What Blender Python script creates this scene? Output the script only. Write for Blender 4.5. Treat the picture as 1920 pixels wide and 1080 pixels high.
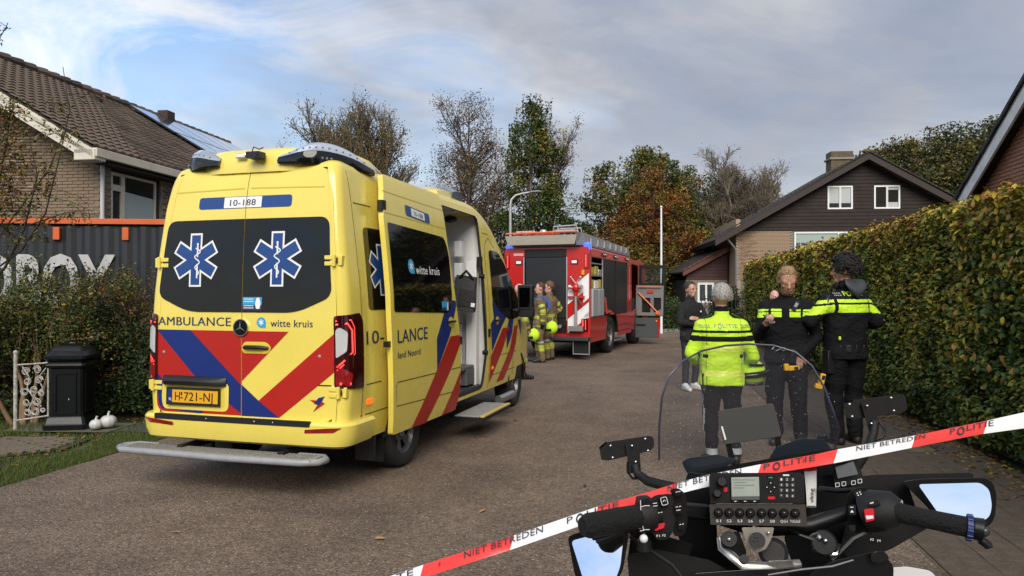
import bpy, bmesh, math, random
import numpy as np
from mathutils import Vector as V, Matrix as M, noise
from mathutils.geometry import delaunay_2d_cdt
for o in list(bpy.data.objects): bpy.data.objects.remove(o)
S = bpy.context.scene; C = S.collection
R = math.radians; PI = math.pi
random.seed(7); RNG = np.random.default_rng(7)
# ---------------------------------------------------------------- camera
F = 1375.0; HZ = 547.0; EYE = 1.65
PITCH = math.atan((HZ-540)/F)
cd = bpy.data.cameras.new('camera'); cam = bpy.data.objects.new('camera', cd); C.objects.link(cam)
cd.sensor_width = 36; cd.lens = F/1920*36; cd.clip_start = .05; cd.clip_end = 3000
cam.location = (0, 0, EYE); cam.rotation_euler = (R(90)+PITCH, 0, 0); S.camera = cam
# ---------------------------------------------------------------- world: overcast sky with breaks of blue
SUN_EL, SUN_AZ = R(37), R(180)      # sun behind the photographer
w = bpy.data.worlds.new('World'); S.world = w; w.use_nodes = True
nt = w.node_tree; nd = nt.nodes; lk = nt.links; nd.clear()
def WN(t, **k):
    n = nd.new(t)
    for a, b in k.items(): setattr(n, a, b)
    return n
out = WN('ShaderNodeOutputWorld'); bg = WN('ShaderNodeBackground'); bg.inputs[1].default_value = 0.115
sky = WN('ShaderNodeTexSky', sky_type='NISHITA', sun_disc=False); sky.sun_elevation = SUN_EL; sky.sun_rotation = SUN_AZ
sky.air_density = 1.3; sky.dust_density = .6; sky.ozone_density = 2.0
tc = WN('ShaderNodeTexCoord'); sep = WN('ShaderNodeSeparateXYZ'); lk.new(tc.outputs['Generated'], sep.inputs[0])
mz = WN('ShaderNodeMath', operation='MAXIMUM'); mz.inputs[1].default_value = 0.0; lk.new(sep.outputs[2], mz.inputs[0])
za = WN('ShaderNodeMath', operation='ADD'); za.inputs[1].default_value = .22; lk.new(mz.outputs[0], za.inputs[0])
cx = WN('ShaderNodeMath', operation='DIVIDE'); lk.new(sep.outputs[0], cx.inputs[0]); lk.new(za.outputs[0], cx.inputs[1])
cy = WN('ShaderNodeMath', operation='DIVIDE'); lk.new(sep.outputs[1], cy.inputs[0]); lk.new(za.outputs[0], cy.inputs[1])
cmb = WN('ShaderNodeCombineXYZ'); lk.new(cx.outputs[0], cmb.inputs[0]); lk.new(cy.outputs[0], cmb.inputs[1])
def wnoise(scale, det, rough, off=(0, 0, 0), dist=0.0):
    mp = WN('ShaderNodeMapping'); mp.inputs['Location'].default_value = off; lk.new(cmb.outputs[0], mp.inputs[0])
    n = WN('ShaderNodeTexNoise'); n.inputs['Scale'].default_value = scale; n.inputs['Detail'].default_value = det
    n.inputs['Roughness'].default_value = rough; n.inputs['Distortion'].default_value = dist
    lk.new(mp.outputs[0], n.inputs['Vector']); return n.outputs['Fac']
def wramp(fac, stops):
    r = WN('ShaderNodeValToRGB'); e = r.color_ramp.elements
    while len(e) < len(stops): e.new(.5)
    for i, (p, c) in enumerate(stops): e[i].position = p; e[i].color = (*c, 1) if len(c) == 3 else c
    lk.new(fac, r.inputs[0]); return r.outputs[0]
def wmix(a, b, f, bt='MIX'):
    m = WN('ShaderNodeMix', data_type='RGBA', blend_type=bt)
    for s_, v_ in ((m.inputs[0], f), (m.inputs[6], a), (m.inputs[7], b)):
        if hasattr(v_, 'is_output'): lk.new(v_, s_)
        else: s_.default_value = v_ if isinstance(v_, float) else (*v_, 1)
    return m.outputs[2]
# cloud deck: thick grey over most of the sky, open to the west (left)
west = WN('ShaderNodeMath', operation='MULTIPLY_ADD'); lk.new(sep.outputs[0], west.inputs[0]); west.inputs[1].default_value = .58; west.inputs[2].default_value = .14
big = wnoise(.62, 5, .55, (3.1, 1.7, 0), .3)
cov = WN('ShaderNodeMath', operation='ADD'); lk.new(big, cov.inputs[0]); lk.new(west.outputs[0], cov.inputs[1])
covr = wramp(cov.outputs[0], [(.40, (.0, .0, .0)), (.64, (.90, .90, .90))])
shade = wnoise(1.1, 7, .6, (7.3, 2.2, 0), .4)
cloud = wramp(shade, [(.30, (1.6, 1.78, 2.25)), (.50, (2.15, 2.3, 2.7)), (.68, (3.2, 3.25, 3.4))])
thin = wnoise(1.6, 9, .62, (1.4, 8.9, 0), .9)
white = wramp(thin, [(.40, (0, 0, 0)), (.58, (.95, .95, .95))])
bluesky = wmix(sky.outputs[0], (.98, 1.05, 1.18), 1.0, 'MULTIPLY')
openp = wmix(bluesky, (5.7, 5.9, 6.2), white)
allc = wmix(openp, cloud, covr)
# pale band low down where the deck thins out
hz = wramp(sep.outputs[2], [(.0, (.55, .55, .55)), (.22, (0, 0, 0))])
allc = wmix(allc, (3.5, 3.75, 4.1), hz)
lk.new(allc, bg.inputs[0]); lk.new(bg.outputs[0], out.inputs[0])
# ---------------------------------------------------------------- sun through thin cloud
sl = bpy.data.lights.new('sun', 'SUN'); sl.energy = 2.4; sl.angle = R(40); sl.color = (1, .93, .82)
so = bpy.data.objects.new('sun', sl); C.objects.link(so)
sdir = V((math.sin(SUN_AZ)*math.cos(SUN_EL), math.cos(SUN_AZ)*math.cos(SUN_EL), math.sin(SUN_EL)))
so.rotation_euler = sdir.to_track_quat('Z', 'Y').to_euler()
S.view_settings.view_transform = 'Standard'; S.view_settings.look = 'None'; S.view_settings.gamma = 1
S.view_settings.use_curve_mapping = False; S.view_settings.exposure = 0.62
S.render.engine = 'CYCLES'; S.cycles.max_bounces = 8; S.cycles.transparent_max_bounces = 16; S.cycles.use_denoising = True
# ---------------------------------------------------------------- helpers
def tag(o, label=None, cat=None, group=None, kind=None):
    for k, v in (('label', label), ('category', cat), ('group', group), ('kind', kind)):
        if v: o[k] = v
    return o
def empty(name, loc, rz=0, sc=1, label=None, cat=None, group=None):
    o = bpy.data.objects.new(name, None); C.objects.link(o); o.location = loc; o.rotation_euler = (0, 0, rz); o.scale = (sc, sc, sc)
    o.empty_display_size = .2
    return tag(o, label, cat, group)
def G(px, py):            # pixel of the photograph -> ground point
    x = (px-960)/F; z = -(py-540)/F; c, s = math.cos(PITCH), math.sin(PITCH)
    r = V((x, c-z*s, s+z*c)); t = -EYE/r.z
    return V((0, 0, EYE))+r*t
def P(px, py, Y):         # pixel + distance -> point
    x = (px-960)/F; z = -(py-540)/F; c, s = math.cos(PITCH), math.sin(PITCH)
    r = V((x, c-z*s, s+z*c)); return V((0, 0, EYE))+r*(Y/r.y)
MATS = {}
def mat(name, col=(.5, .5, .5), rough=.5, metal=0, var=0, vscale=5, bump=0, bscale=40, col2=None, rvar=0, trans=0, emit=None, es=1, spec=.5, coat=0, isl=None, alpha=None, sheen=0):
    if name in MATS: return MATS[name]
    m = bpy.data.materials.new(name); m.use_nodes = True; MATS[name] = m
    n = m.node_tree.nodes; l = m.node_tree.links; b = n['Principled BSDF']
    b.inputs['Base Color'].default_value = (*col, 1); b.inputs['Roughness'].default_value = rough; b.inputs['Metallic'].default_value = metal
    b.inputs['Specular IOR Level'].default_value = spec; b.inputs['Coat Weight'].default_value = coat; b.inputs['Coat Roughness'].default_value = .08
    b.inputs['Transmission Weight'].default_value = trans; b.inputs['Sheen Weight'].default_value = sheen
    if alpha is not None: b.inputs['Alpha'].default_value = alpha
    if emit: b.inputs['Emission Color'].default_value = (*emit, 1); b.inputs['Emission Strength'].default_value = es
    t = n.new('ShaderNodeTexCoord')
    def nz(sc, det=5):
        x = n.new('ShaderNodeTexNoise'); x.inputs['Scale'].default_value = sc; x.inputs['Detail'].default_value = det; x.inputs['Roughness'].default_value = .6
        l.new(t.outputs['Object'], x.inputs['Vector']); return x.outputs['Fac']
    if isl:        # a colour of its own for each loose piece
        g = n.new('ShaderNodeNewGeometry'); r = n.new('ShaderNodeValToRGB'); e = r.color_ramp.elements
        while len(e) < len(isl): e.new(.5)
        for i, c in enumerate(isl): e[i].position = i/(len(isl)-1); e[i].color = (*c, 1)
        if var:
            a = n.new('ShaderNodeMath'); a.operation = 'MULTIPLY_ADD'; l.new(nz(vscale), a.inputs[0]); a.inputs[1].default_value = var*2; 
            a2 = n.new('ShaderNodeMath'); a2.operation = 'ADD'; a2.inputs[1].default_value = -var; l.new(g.outputs['Random Per Island'], a2.inputs[0]); l.new(a2.outputs[0], a.inputs[2]); l.new(a.outputs[0], r.inputs[0])
        else: l.new(g.outputs['Random Per Island'], r.inputs[0])
        l.new(r.outputs[0], b.inputs['Base Color'])
    elif var or col2:
        mx = n.new('ShaderNodeMix'); mx.data_type = 'RGBA'
        c2 = col2 or tuple(c*(1-var) for c in col)
        mx.inputs[6].default_value = (*col, 1); mx.inputs[7].default_value = (*c2, 1)
        rr = n.new('ShaderNodeMapRange'); rr.inputs[1].default_value = .35; rr.inputs[2].default_value = .65
        l.new(nz(vscale), rr.inputs[0]); l.new(rr.outputs[0], mx.inputs[0]); l.new(mx.outputs[2], b.inputs['Base Color'])
    if rvar:
        rr = n.new('ShaderNodeMapRange'); rr.inputs[3].default_value = max(rough-rvar, .02); rr.inputs[4].default_value = min(1, rough+rvar)
        l.new(nz(vscale*1.7+3), rr.inputs[0]); l.new(rr.outputs[0], b.inputs['Roughness'])
    if bump:
        bp = n.new('ShaderNodeBump'); bp.inputs['Strength'].default_value = bump; bp.inputs['Distance'].default_value = .01
        l.new(nz(bscale), bp.inputs['Height']); l.new(bp.outputs[0], b.inputs['Normal'])
    return m
class MB:
    def __init__(s, T=None): s.v = []; s.f = []; s.mi = []; s.mats = []; s.T = T or M.Identity(4)
    def add(s, vs, fs, m):
        if m not in s.mats: s.mats.append(m)
        k = s.mats.index(m); o = len(s.v); T = s.T
        s.v += [T@V(v) for v in vs]; s.f += [[o+i for i in f] for f in fs]; s.mi += [k]*len(fs); return s
    def box(s, c, d, m, rot=None, taper=None):
        x, y, z = d[0]/2, d[1]/2, d[2]/2; tx, ty = taper or (1, 1)
        vs = [V((a*x*(tx if cc > 0 else 1), b*y*(ty if cc > 0 else 1), cc*z)) for cc in (-1, 1) for b in (-1, 1) for a in (-1, 1)]
        if rot is not None: vs = [rot@v for v in vs]
        return s.add([v+V(c) for v in vs], [(0, 2, 3, 1), (4, 5, 7, 6), (0, 1, 5, 4), (2, 6, 7, 3), (0, 4, 6, 2), (1, 3, 7, 5)], m)
    def loft(s, rings, m, cap=True, closed=True):
        n = len(rings[0]); vs = [v for r in rings for v in r]; fs = []
        for i in range(len(rings)-1):
            for j in range(n if closed else n-1):
                a = i*n+j; b = i*n+(j+1) % n; fs.append((a, b, b+n, a+n))
        if cap and closed: fs.append(tuple(range(n))[::-1]); fs.append(tuple((len(rings)-1)*n+j for j in range(n)))
        return s.add(vs, fs, m)
    def tube(s, pts, r, m, n=8, cap=True, flat=1.0, up=None):
        pts = [V(p) for p in pts]; k = len(pts); rs = r if isinstance(r, (list, tuple)) else [r]*k
        d0 = (pts[1]-pts[0]).normalized(); u = V(up) if up else (V((0, 0, 1)) if abs(d0.z) < .9 else V((1, 0, 0)))
        rings = []
        for i in range(k):
            d = (pts[min(i+1, k-1)]-pts[max(i-1, 0)]).normalized()
            a = d.cross(u)
            if a.length < 1e-5: a = d.cross(V((.3, 1, .2)))
            a.normalize(); b = a.cross(d).normalized()
            if not up: u = b
            rings.append([pts[i]+a*math.cos(t)*rs[i]+b*math.sin(t)*rs[i]*flat for t in (2*PI*j/n for j in range(n))])
        return s.loft(rings, m, cap)
    def cyl(s, p0, p1, r, m, n=16, r1=None): return s.tube([p0, p1], [r, r if r1 is None else r1], m, n)
    def lathe(s, prof, m, o=(0, 0, 0), ax='z', n=24, cap=False, ang=2*PI):
        rings = []
        full = abs(ang-2*PI) < 1e-6
        for j in range(n if full else n+1):
            t = ang*j/n; c, q = math.cos(t), math.sin(t)
            if ax == 'z': rings.append([V((r*c, r*q, h))+V(o) for r, h in prof])
            elif ax == 'x': rings.append([V((h, r*c, r*q))+V(o) for r, h in prof])
            else: rings.append([V((r*c, h, r*q))+V(o) for r, h in prof])
        k = len(prof); vs = [v for r in rings for v in r]; fs = []
        for j in range(len(rings) if full else len(rings)-1):
            jn = (j+1) % len(rings)
            for i in range(k-1): fs.append((j*k+i, jn*k+i, jn*k+i+1, j*k+i+1))
        return s.add(vs, fs, m)
    def ball(s, c, r, m, n=12, k=8, rot=None):
        rx, ry, rz = r if isinstance(r, (list, tuple)) else (r, r, r); vs = []; fs = []
        for i in range(k+1):
            p = PI*i/k
            for j in range(n):
                t = 2*PI*j/n; q = V((rx*math.sin(p)*math.cos(t), ry*math.sin(p)*math.sin(t), rz*math.cos(p)))
                vs.append((rot@q if rot else q)+V(c))
        for i in range(k):
            for j in range(n): fs.append((i*n+j, (i+1)*n+j, (i+1)*n+(j+1) % n, i*n+(j+1) % n))
        return s.add(vs, fs, m)
    def patch(s, loops, fn, m, off=0.0, g=.12, thick=0):
        """2-D polygon (outer loop + holes) laid on a surface fn(a,b,off)"""
        if not isinstance(loops[0][0], (list, tuple)): loops = [loops]
        pts = []; ed = []; L2 = []
        for lp in loops:
            q = []
            for i, a in enumerate(lp):
                b = lp[(i+1) % len(lp)]; n = max(1, int(math.hypot(b[0]-a[0], b[1]-a[1])/g))
                for k in range(n): q.append((a[0]+(b[0]-a[0])*k/n, a[1]+(b[1]-a[1])*k/n))
            o = len(pts); pts += q; ed += [(o+i, o+(i+1) % len(q)) for i in range(len(q))]; L2.append(q)
        A = np.array(pts); lo, hi = A.min(0), A.max(0)
        def inside(x, y):
            c = False
            for q in L2:
                n = len(q); j = n-1
                for i in range(n):
                    if (q[i][1] > y) != (q[j][1] > y) and x < (q[j][0]-q[i][0])*(y-q[i][1])/(q[j][1]-q[i][1])+q[i][0]: c = not c
                    j = i
            return c
        for ix in range(1, int((hi[0]-lo[0])/g)+1):
            for iy in range(1, int((hi[1]-lo[1])/g)+1):
                x, y = lo[0]+ix*g-g*.37, lo[1]+iy*g-g*.41
                if inside(x, y) and np.min(np.abs(A[:, 0]-x)+np.abs(A[:, 1]-y)) > g*.3: pts.append((x, y))
        r = delaunay_2d_cdt([V(p) for p in pts], ed, [], 0, 1e-5)
        vs, fs = r[0], r[2]; tri = []
        for f in fs:
            cxx = sum(vs[i].x for i in f)/len(f); cyy = sum(vs[i].y for i in f)/len(f)
            if inside(cxx, cyy): tri.append(tuple(f))
        o3 = [V(fn(v.x, v.y, off)) for v in vs]; nv = len(o3); out = list(tri)
        if thick:
            o3 += [V(fn(v.x, v.y, off-thick)) for v in vs]; out += [tuple(nv+i for i in f[::-1]) for f in tri]
            ec = {}
            for f in tri:
                for a, b in zip(f, f[1:]+f[:1]): ec[(a, b)] = 1
            for (a, b) in ec:
                if (b, a) not in ec: out.append((b, a, a+nv, b+nv))
        return s.add(o3, out, m)
    def ribbon(s, pts, wd, fn, m, off=.002):
        """thin strip following a 2-D polyline on the surface (panel gaps)"""
        n = len(pts); L = []; Rr = []
        for i in range(n):
            a = V(pts[max(i-1, 0)]); b = V(pts[min(i+1, n-1)]); d = (b-a).normalized(); p = V(pts[i]); q = V((-d.y, d.x))*wd/2
            L.append(fn(*(p+q), off)); Rr.append(fn(*(p-q), off))
        return s.add(L+Rr, [(i, i+n, i+n+1, i+1) for i in range(n-1)], m)
    def text(s, t, fn, x, y, h, wd, m, off=.003, bold=0.0, shear=0, dup=True):
        """string whose cap height is h and total width wd, lower left at x, y"""
        vs, fs = glyphs(t, bold)
        x0 = min(v[0] for v in vs); x1 = max(v[0] for v in vs)
        kx = wd/(x1-x0) if wd else h/.7; ky = h/.70
        for dx in ((0, .022, .011) if dup else (0,)):
            s.add([fn(x+(a-x0+dx)*kx+shear*b*ky, y+b*ky, off+dx*.002) for a, b in vs], fs, m)
        return s
    def build(s, name, parent=None, smooth=35, bevel=0, seg=2):
        me = bpy.data.meshes.new(name); me.from_pydata([tuple(v) for v in s.v], [], s.f)
        for m in s.mats: me.materials.append(m)
        me.polygons.foreach_set('material_index', s.mi)
        if smooth: me.shade_smooth(); me.set_sharp_from_angle(angle=R(smooth))
        me.update(); o = bpy.data.objects.new(name, me); C.objects.link(o); o.parent = parent
        if bevel:
            b = o.modifiers.new('bevel', 'BEVEL'); b.width = bevel; b.segments = seg; b.limit_method = 'ANGLE'; b.angle_limit = R(40)
        return o
_gl = {}
def glyphs(t, bold=.012):
    if (t, bold) in _gl: return _gl[(t, bold)]
    cu = bpy.data.curves.new('t', 'FONT'); cu.body = t; cu.size = 1; cu.offset = bold; cu.resolution_u = 3; cu.space_character = 1.05
    ob = bpy.data.objects.new('t', cu); C.objects.link(ob)
    dg = bpy.context.evaluated_depsgraph_get(); me = ob.evaluated_get(dg).to_mesh()
    r = ([(v.co.x, v.co.y) for v in me.vertices], [tuple(p.vertices) for p in me.polygons])
    ob.evaluated_get(dg).to_mesh_clear(); bpy.data.objects.remove(ob); bpy.data.curves.remove(cu); _gl[(t, bold)] = r
    return r
def rpoly(pts, r=.03, n=4):
    out = []; k = len(pts)
    for i in range(k):
        p = V(pts[i]); a = V(pts[i-1])-p; b = V(pts[(i+1) % k])-p; rr = r[i] if isinstance(r, (list, tuple)) else r
        if rr <= 0: out.append(tuple(p)); continue
        rr = min(rr, a.length*.48, b.length*.48); p0 = p+a.normalized()*rr; p1 = p+b.normalized()*rr
        for j in range(n+1):
            t = j/n; out.append(tuple(p0*(1-t)**2+p*2*t*(1-t)+p1*t*t))
    return out
def circ(cx, cy, r, n=20, ry=None, a0=0): return [(cx+r*math.cos(2*PI*i/n+a0), cy+(ry or r)*math.sin(2*PI*i/n+a0)) for i in range(n)]
def lerp(T, z):
    if z <= T[0][0]: return T[0][1]
    for (a, b), (c, d) in zip(T, T[1:]):
        if z <= c: return b+(d-b)*(z-a)/(c-a)
    return T[-1][1]
def frame(o, x, z):
    """matrix with origin o, x axis x, z axis (outward) roughly z"""
    x = V(x).normalized(); z = (V(z)-x*x.dot(V(z))).normalized(); y = z.cross(x)
    return M(((x.x, y.x, z.x, o[0]), (x.y, y.y, z.y, o[1]), (x.z, y.z, z.z, o[2]), (0, 0, 0, 1)))
def rawmesh(name, verts, faces, mats, mi=None, parent=None, smooth=False):
    """fast mesh from numpy arrays: faces (n,3) or (n,4)"""
    me = bpy.data.meshes.new(name); nv, (nf, k) = len(verts), faces.shape
    me.vertices.add(nv); me.vertices.foreach_set('co', np.asarray(verts, np.float32).ravel())
    me.loops.add(nf*k); me.loops.foreach_set('vertex_index', faces.astype(np.int32).ravel())
    me.polygons.add(nf); me.polygons.foreach_set('loop_start', np.arange(0, nf*k, k, dtype=np.int32))
    for m in mats: me.materials.append(m)
    if mi is not None: me.polygons.foreach_set('material_index', np.asarray(mi, np.int32))
    me.update(calc_edges=True); me.validate()
    if smooth: me.shade_smooth()
    o = bpy.data.objects.new(name, me); C.objects.link(o); o.parent = parent; return o
def pieces(name, mesh, mats_list, parent, score, limit=300, stuff_name=None):
    """mats_list: matrices for one shared unit mesh; the best-scored ones are objects, the rest one stuff mesh"""
    idx = sorted(range(len(mats_list)), key=lambda i: -score[i]); top = idx[:limit]; rest = idx[limit:]
    for i in top:
        o = bpy.data.objects.new(name, mesh); C.objects.link(o); o.parent = parent; o.matrix_local = mats_list[i]
    if rest:
        v0 = np.array([v.co for v in mesh.vertices]); f0 = np.array([list(p.vertices) for p in mesh.polygons]); n = len(v0)
        A = np.array([[list(r) for r in mats_list[i]] for i in rest])
        vs = np.einsum('kij,nj->kni', A[:, :3, :3], v0)+A[:, None, :3, 3]
        fs = f0[None]+np.arange(len(rest))[:, None, None]*n
        o = rawmesh(stuff_name or name+'_rest', vs.reshape(-1, 3), fs.reshape(-1, f0.shape[1]), list(mesh.materials), parent=parent); o['kind'] = 'stuff'
def unitbox(name, m, cham=.0):
    b = MB(); b.box((0, 0, 0), (1, 1, 1), m); me = bpy.data.meshes.new(name); me.from_pydata([tuple(v) for v in b.v], [], b.f); me.materials.append(m); me.update(); return me
def TRS(loc, rot=(0, 0, 0), sc=(1, 1, 1)):
    from mathutils import Euler
    return M.LocRotScale(V(loc), Euler(rot), V(sc))
# ---------------------------------------------------------------- common materials
YEL = mat('ambulance_yellow_paint', (.80, .65, .115), .28, var=.08, vscale=1.6, rvar=.10, coat=.55)
RED = mat('livery_red', (.42, .012, .006), .35, var=.08, vscale=4)
BLU = mat('livery_blue', (.006, .022, .165), .35, var=.08, vscale=4)
WHT = mat('white_vinyl', (.78, .78, .78), .4)
NAVY = mat('navy_print', (.02, .035, .10), .4)
SKYB = mat('light_blue_print', (.03, .33, .62), .4)
BLK = mat('black_plastic', (.008, .008, .009), .45, bump=.15, bscale=300, rvar=.1)
BLKG = mat('black_gloss', (.006, .006, .007), .06)
GLS = mat('tinted_glass', (.0025, .003, .004), .03, spec=.38)
GAP = mat('panel_gap', (.05, .04, .012), .8)
RUB = mat('tyre_rubber', (.018, .018, .018), .8, bump=.3, bscale=60, var=.3, vscale=8)
ALU = mat('brushed_aluminium', (.42, .42, .43), .38, metal=.85, rvar=.12, vscale=20)
STL = mat('grey_powder_coat', (.30, .31, .33), .4, var=.15, vscale=10, rvar=.1)
CHR = mat('chrome', (.75, .75, .77), .12, metal=1)
RIM = mat('wheel_rim_grey', (.20, .20, .21), .4, metal=.6, var=.3, vscale=9)
CLR = mat('clear_lens', (.42, .48, .56), .08, trans=.35, coat=.5)
TLR = mat('tail_lens_red', (.28, .006, .008), .08, coat=.6, var=.4, vscale=9)
TLD = mat('tail_lens_dark', (.035, .003, .004), .06, coat=.5)
LIT = mat('lit_red_lamp', (.6, .02, .02), .3, emit=(1, .06, .05), es=1.6)
ORG = mat('amber_lens', (.75, .16, .01), .2, emit=(1, .22, .02), es=.4)
WIN = mat('interior_white', (.78, .79, .80), .4, var=.05, vscale=3)
# ================================================================ ambulance
AR = empty('ambulance', (-2.247, 6.101, 0), -math.atan2(.2857, .958), .97,
           'yellow ambulance van with red and blue chevrons, its side door slid open', 'ambulance')
HW = [(.3, .95), (.55, .985), (.9, 1.01), (1.3, 1.005), (1.7, .985), (2.1, .94), (2.5, .89), (2.7, .855), (2.8, .825), (2.86, .77), (2.9, .62), (2.92, .35)]
LE = [(.3, 0), (1.45, 0), (2.0, .02), (2.4, .05), (2.65, .09), (2.8, .14), (2.86, .22), (2.9, .38), (2.92, .6)]
YF = [(.35, 5.92), (.6, 6.02), (.95, 6.04), (1.15, 5.95), (1.28, 5.8), (1.4, 5.6), (1.85, 5.15), (2.18, 4.78), (2.46, 4.45), (2.62, 4.22), (2.75, 3.95), (2.86, 3.5), (2.92, 2.9)]
hw = lambda z: lerp(HW, z)
def smo(T, z): return (lerp(T, z-.05)+2*lerp(T, z)+lerp(T, z+.05))/4
def RR(x, z, o=0): return (x, smo(LE, z)+.02*x*x-o, z)
def pf(y): return 1-.075*max(0, (y-4.6)/1.3)**2
def SD(y, z, o=0): return (smo(HW, z)*pf(y)+o, y, z)
def SL(y, z, o=0): return (-smo(HW, z)*pf(y)-o, y, z)
CRN = .09
def CR(s, z, o=0, sg=1):   # runs from the rear face round the corner onto the side
    W = smo(HW, z); xr = W-CRN; yb = smo(LE, z)+.02*xr*xr
    if s < 0: p = (xr+s, smo(LE, z)+.02*(xr+s)**2-o, z)
    elif s < CRN*1.57:
        a = s/CRN; p = (xr+(CRN+o)*math.sin(a), yb+CRN-(CRN+o)*math.cos(a), z)
    else: p = (W+o, yb+CRN+s-CRN*1.57, z)
    return (p[0]*sg, p[1], p[2])
def CL(s, z, o=0): return CR(s, z, o, -1)
def arch(cy, r=.43, zb=.42, cz=.36, n=12):
    a0 = math.asin((zb-cz)/r); return [(cy+r*math.cos(t), cz+r*math.sin(t)) for t in np.linspace(a0, PI-a0, n)]
RWY, FWY = 1.20, 5.12
zs = [.42, .5, .6, .75, .9, 1.05, 1.15, 1.22, 1.28, 1.34, 1.4, 1.55, 1.7, 1.85, 2.0, 2.15, 2.3, 2.46, 2.56, 2.64, 2.7, 2.76, 2.80, 2.83, 2.86, 2.88, 2.90, 2.915, 2.925]
def yE(z): return min(4.4, smo(YF, z)-.36)
def outline(z):
    W = smo(HW, z); L = []; W0 = W-CRN
    for k in range(7): x = W0*k/6; L.append((x, smo(LE, z)+.02*x*x))
    for k in range(1, 6): L.append(CR(CRN*1.57*k/5, z)[:2])
    L.append((W, .32+max(0, smo(LE, z)-.15)))
    n1 = len(L)
    e = yE(z); y0 = L[-1][1]
    for k in range(1, 9): L.append((W*pf(y0+(e-y0)*k/8), y0+(e-y0)*k/8))
    n2 = len(L); yf = smo(YF, z); rx = .42 if z > 1.3 else .30; ry = yf-e
    if z < 1.25:
        L.append((W*pf(e+(ry-.3)*.5), e+(ry-.3)*.5)); L.append((W*pf(yf-.3), yf-.3)); L2 = .3
    else: L.append((W*pf(e+ry*.2), e+ry*.2)); L.append((W*pf(e+ry*.4), e+ry*.4)); L2 = ry*.6
    xo, yo = L[-1]
    for k in range(1, 8):
        a = PI/2*k/7; L.append((xo-min(rx, xo*.8)*(1-math.cos(a)), yo+L2*.92*math.sin(a)))
    xe = L[-1][0]
    for k in range(1, 4): t = k/3; L.append((xe*(1-t), L[-k][1]*0+yf-L2*.08*(1-t)))
    return L, n1, n2
b = MB(); OUT = [outline(z) for z in zs]; n = len(OUT[0][0]); n1, n2 = OUT[0][1], OUT[0][2]
for sg in (1, -1):
    vs = [(x*sg, y, z) for (L, _, _), z in zip(OUT, zs) for x, y in L]; fs = []; fg = []; fb = []
    for i in range(len(zs)-1):
        for j in range(n-1):
            zc = (zs[i]+zs[i+1])/2
            if n1-1 <= j < n2-1 and zs[i+1] <= 2.7601: continue
            if j < 6 and zs[i+1] <= 2.7601: continue
            q = (i*n+j, i*n+j+1, (i+1)*n+j+1, (i+1)*n+j)
            if sg < 0: q = q[::-1]
            if j > n2+1 and 1.42 < zc < 2.5: fg.append(q)
            elif zc < .62 and j >= n2: fb.append(q)
            elif j > n2+5 and .62 < zc < 1.1: fb.append(q)
            else: fs.append(q)
    b.add(vs, fs, YEL); b.add(vs, fg, GLS); b.add(vs, fb, BLK)
tl = OUT[-1][0]; tn = len(tl); b.add([(x, y, 2.925) for x, y in tl]+[(-x, y, 2.925) for x, y in tl], [(i, i+1, i+1+tn, i+tn) for i in range(tn-1)], YEL)
# side skins with their openings
front = [(yE(z), z) for z in zs if z <= 2.7601]
OPEN = rpoly([(1.95, .46), (3.52, .46), (3.60, .9), (3.60, 2.2), (3.64, 2.68), (1.95, 2.70)], [0, .12, .1, .2, .12, 0], 5)
b.patch([[(.32, .42), (RWY-.43, .42)]+arch(RWY)[::-1]+[(RWY+.43, .42)]+front+[(.32, 2.76)], OPEN], SD, YEL, g=.16)
b.patch([(.32, .42), (RWY-.43, .42)]+arch(RWY)[::-1]+[(RWY+.43, .42)]+front+[(.32, 2.76)], SL, YEL, g=.3)
# rear frame around the doors
rc = [(hw(z)-CRN, z) for z in zs if z <= 2.7601]
DOUT = rpoly([(-.885, .625), (.885, .625), (.905, .95), (.90, 1.5), (.885, 1.95), (.84, 2.5), (.74, 2.765), (-.74, 2.765), (-.84, 2.5), (-.885, 1.95), (-.90, 1.5), (-.905, .95)], [.1, .1, .1, .1, .1, .1, .08, .08, .1, .1, .1, .1], 4)
b.patch([[(-rc[0][0], .42)]+rc+[(-x, z) for x, z in rc[::-1]][:-1]], RR, YEL, off=-.03, g=.2)
for sg in (1, -1):
    fn = CR if sg > 0 else CL
    b.ribbon([(-.02, z) for z in np.arange(.5, 2.74, .08)], .035, fn, YEL, off=.004)
# folded jambs of the side opening
edge = OPEN+[OPEN[0]]
b.add([SD(y, z, .0) for y, z in edge]+[SD(y, z, -.035) for y, z in edge], [(i, i+1, i+1+len(edge), i+len(edge)) for i in range(len(edge)-1)], BLK)
# underside and wheel housings
b.add([(-.93, .1, .40), (.93, .1, .40), (.93, 5.7, .40), (-.93, 5.7, .40)], [(0, 1, 2, 3)], BLK)
b.box((0, 3.0, .36), (1.1, 4.6, .16), BLK)
body = b.build('body', AR, 50)
# --- pressed creases, seams
b = MB()
for z, y0, y1 in ((2.47, .3, .62), (2.47, 3.72, 3.95), (.90, .26, .62), (.64, .26, .80)): b.ribbon([(y, z) for y in np.linspace(y0, y1, 8)], .008, SD, GAP)
b.ribbon([(.27, z) for z in np.arange(.45, 2.78, .1)], .006, SD, GAP)
b.ribbon([(3.72, z) for z in np.arange(.46, 2.2, .1)]+[(3.80, 2.35), (3.95, 2.42), (4.15, 2.3)], .009, SD, GAP)
for z in (.84, .60): b.ribbon([(y, z+.0*y) for y in np.linspace(3.74, 4.95, 10)], .007, SD, GAP)
b.ribbon([(4.86, .5), (4.80, .8), (4.86, 1.2), (4.90, 1.42)], .008, SD, GAP)
b.build('panel_gap', AR, 0)
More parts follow.
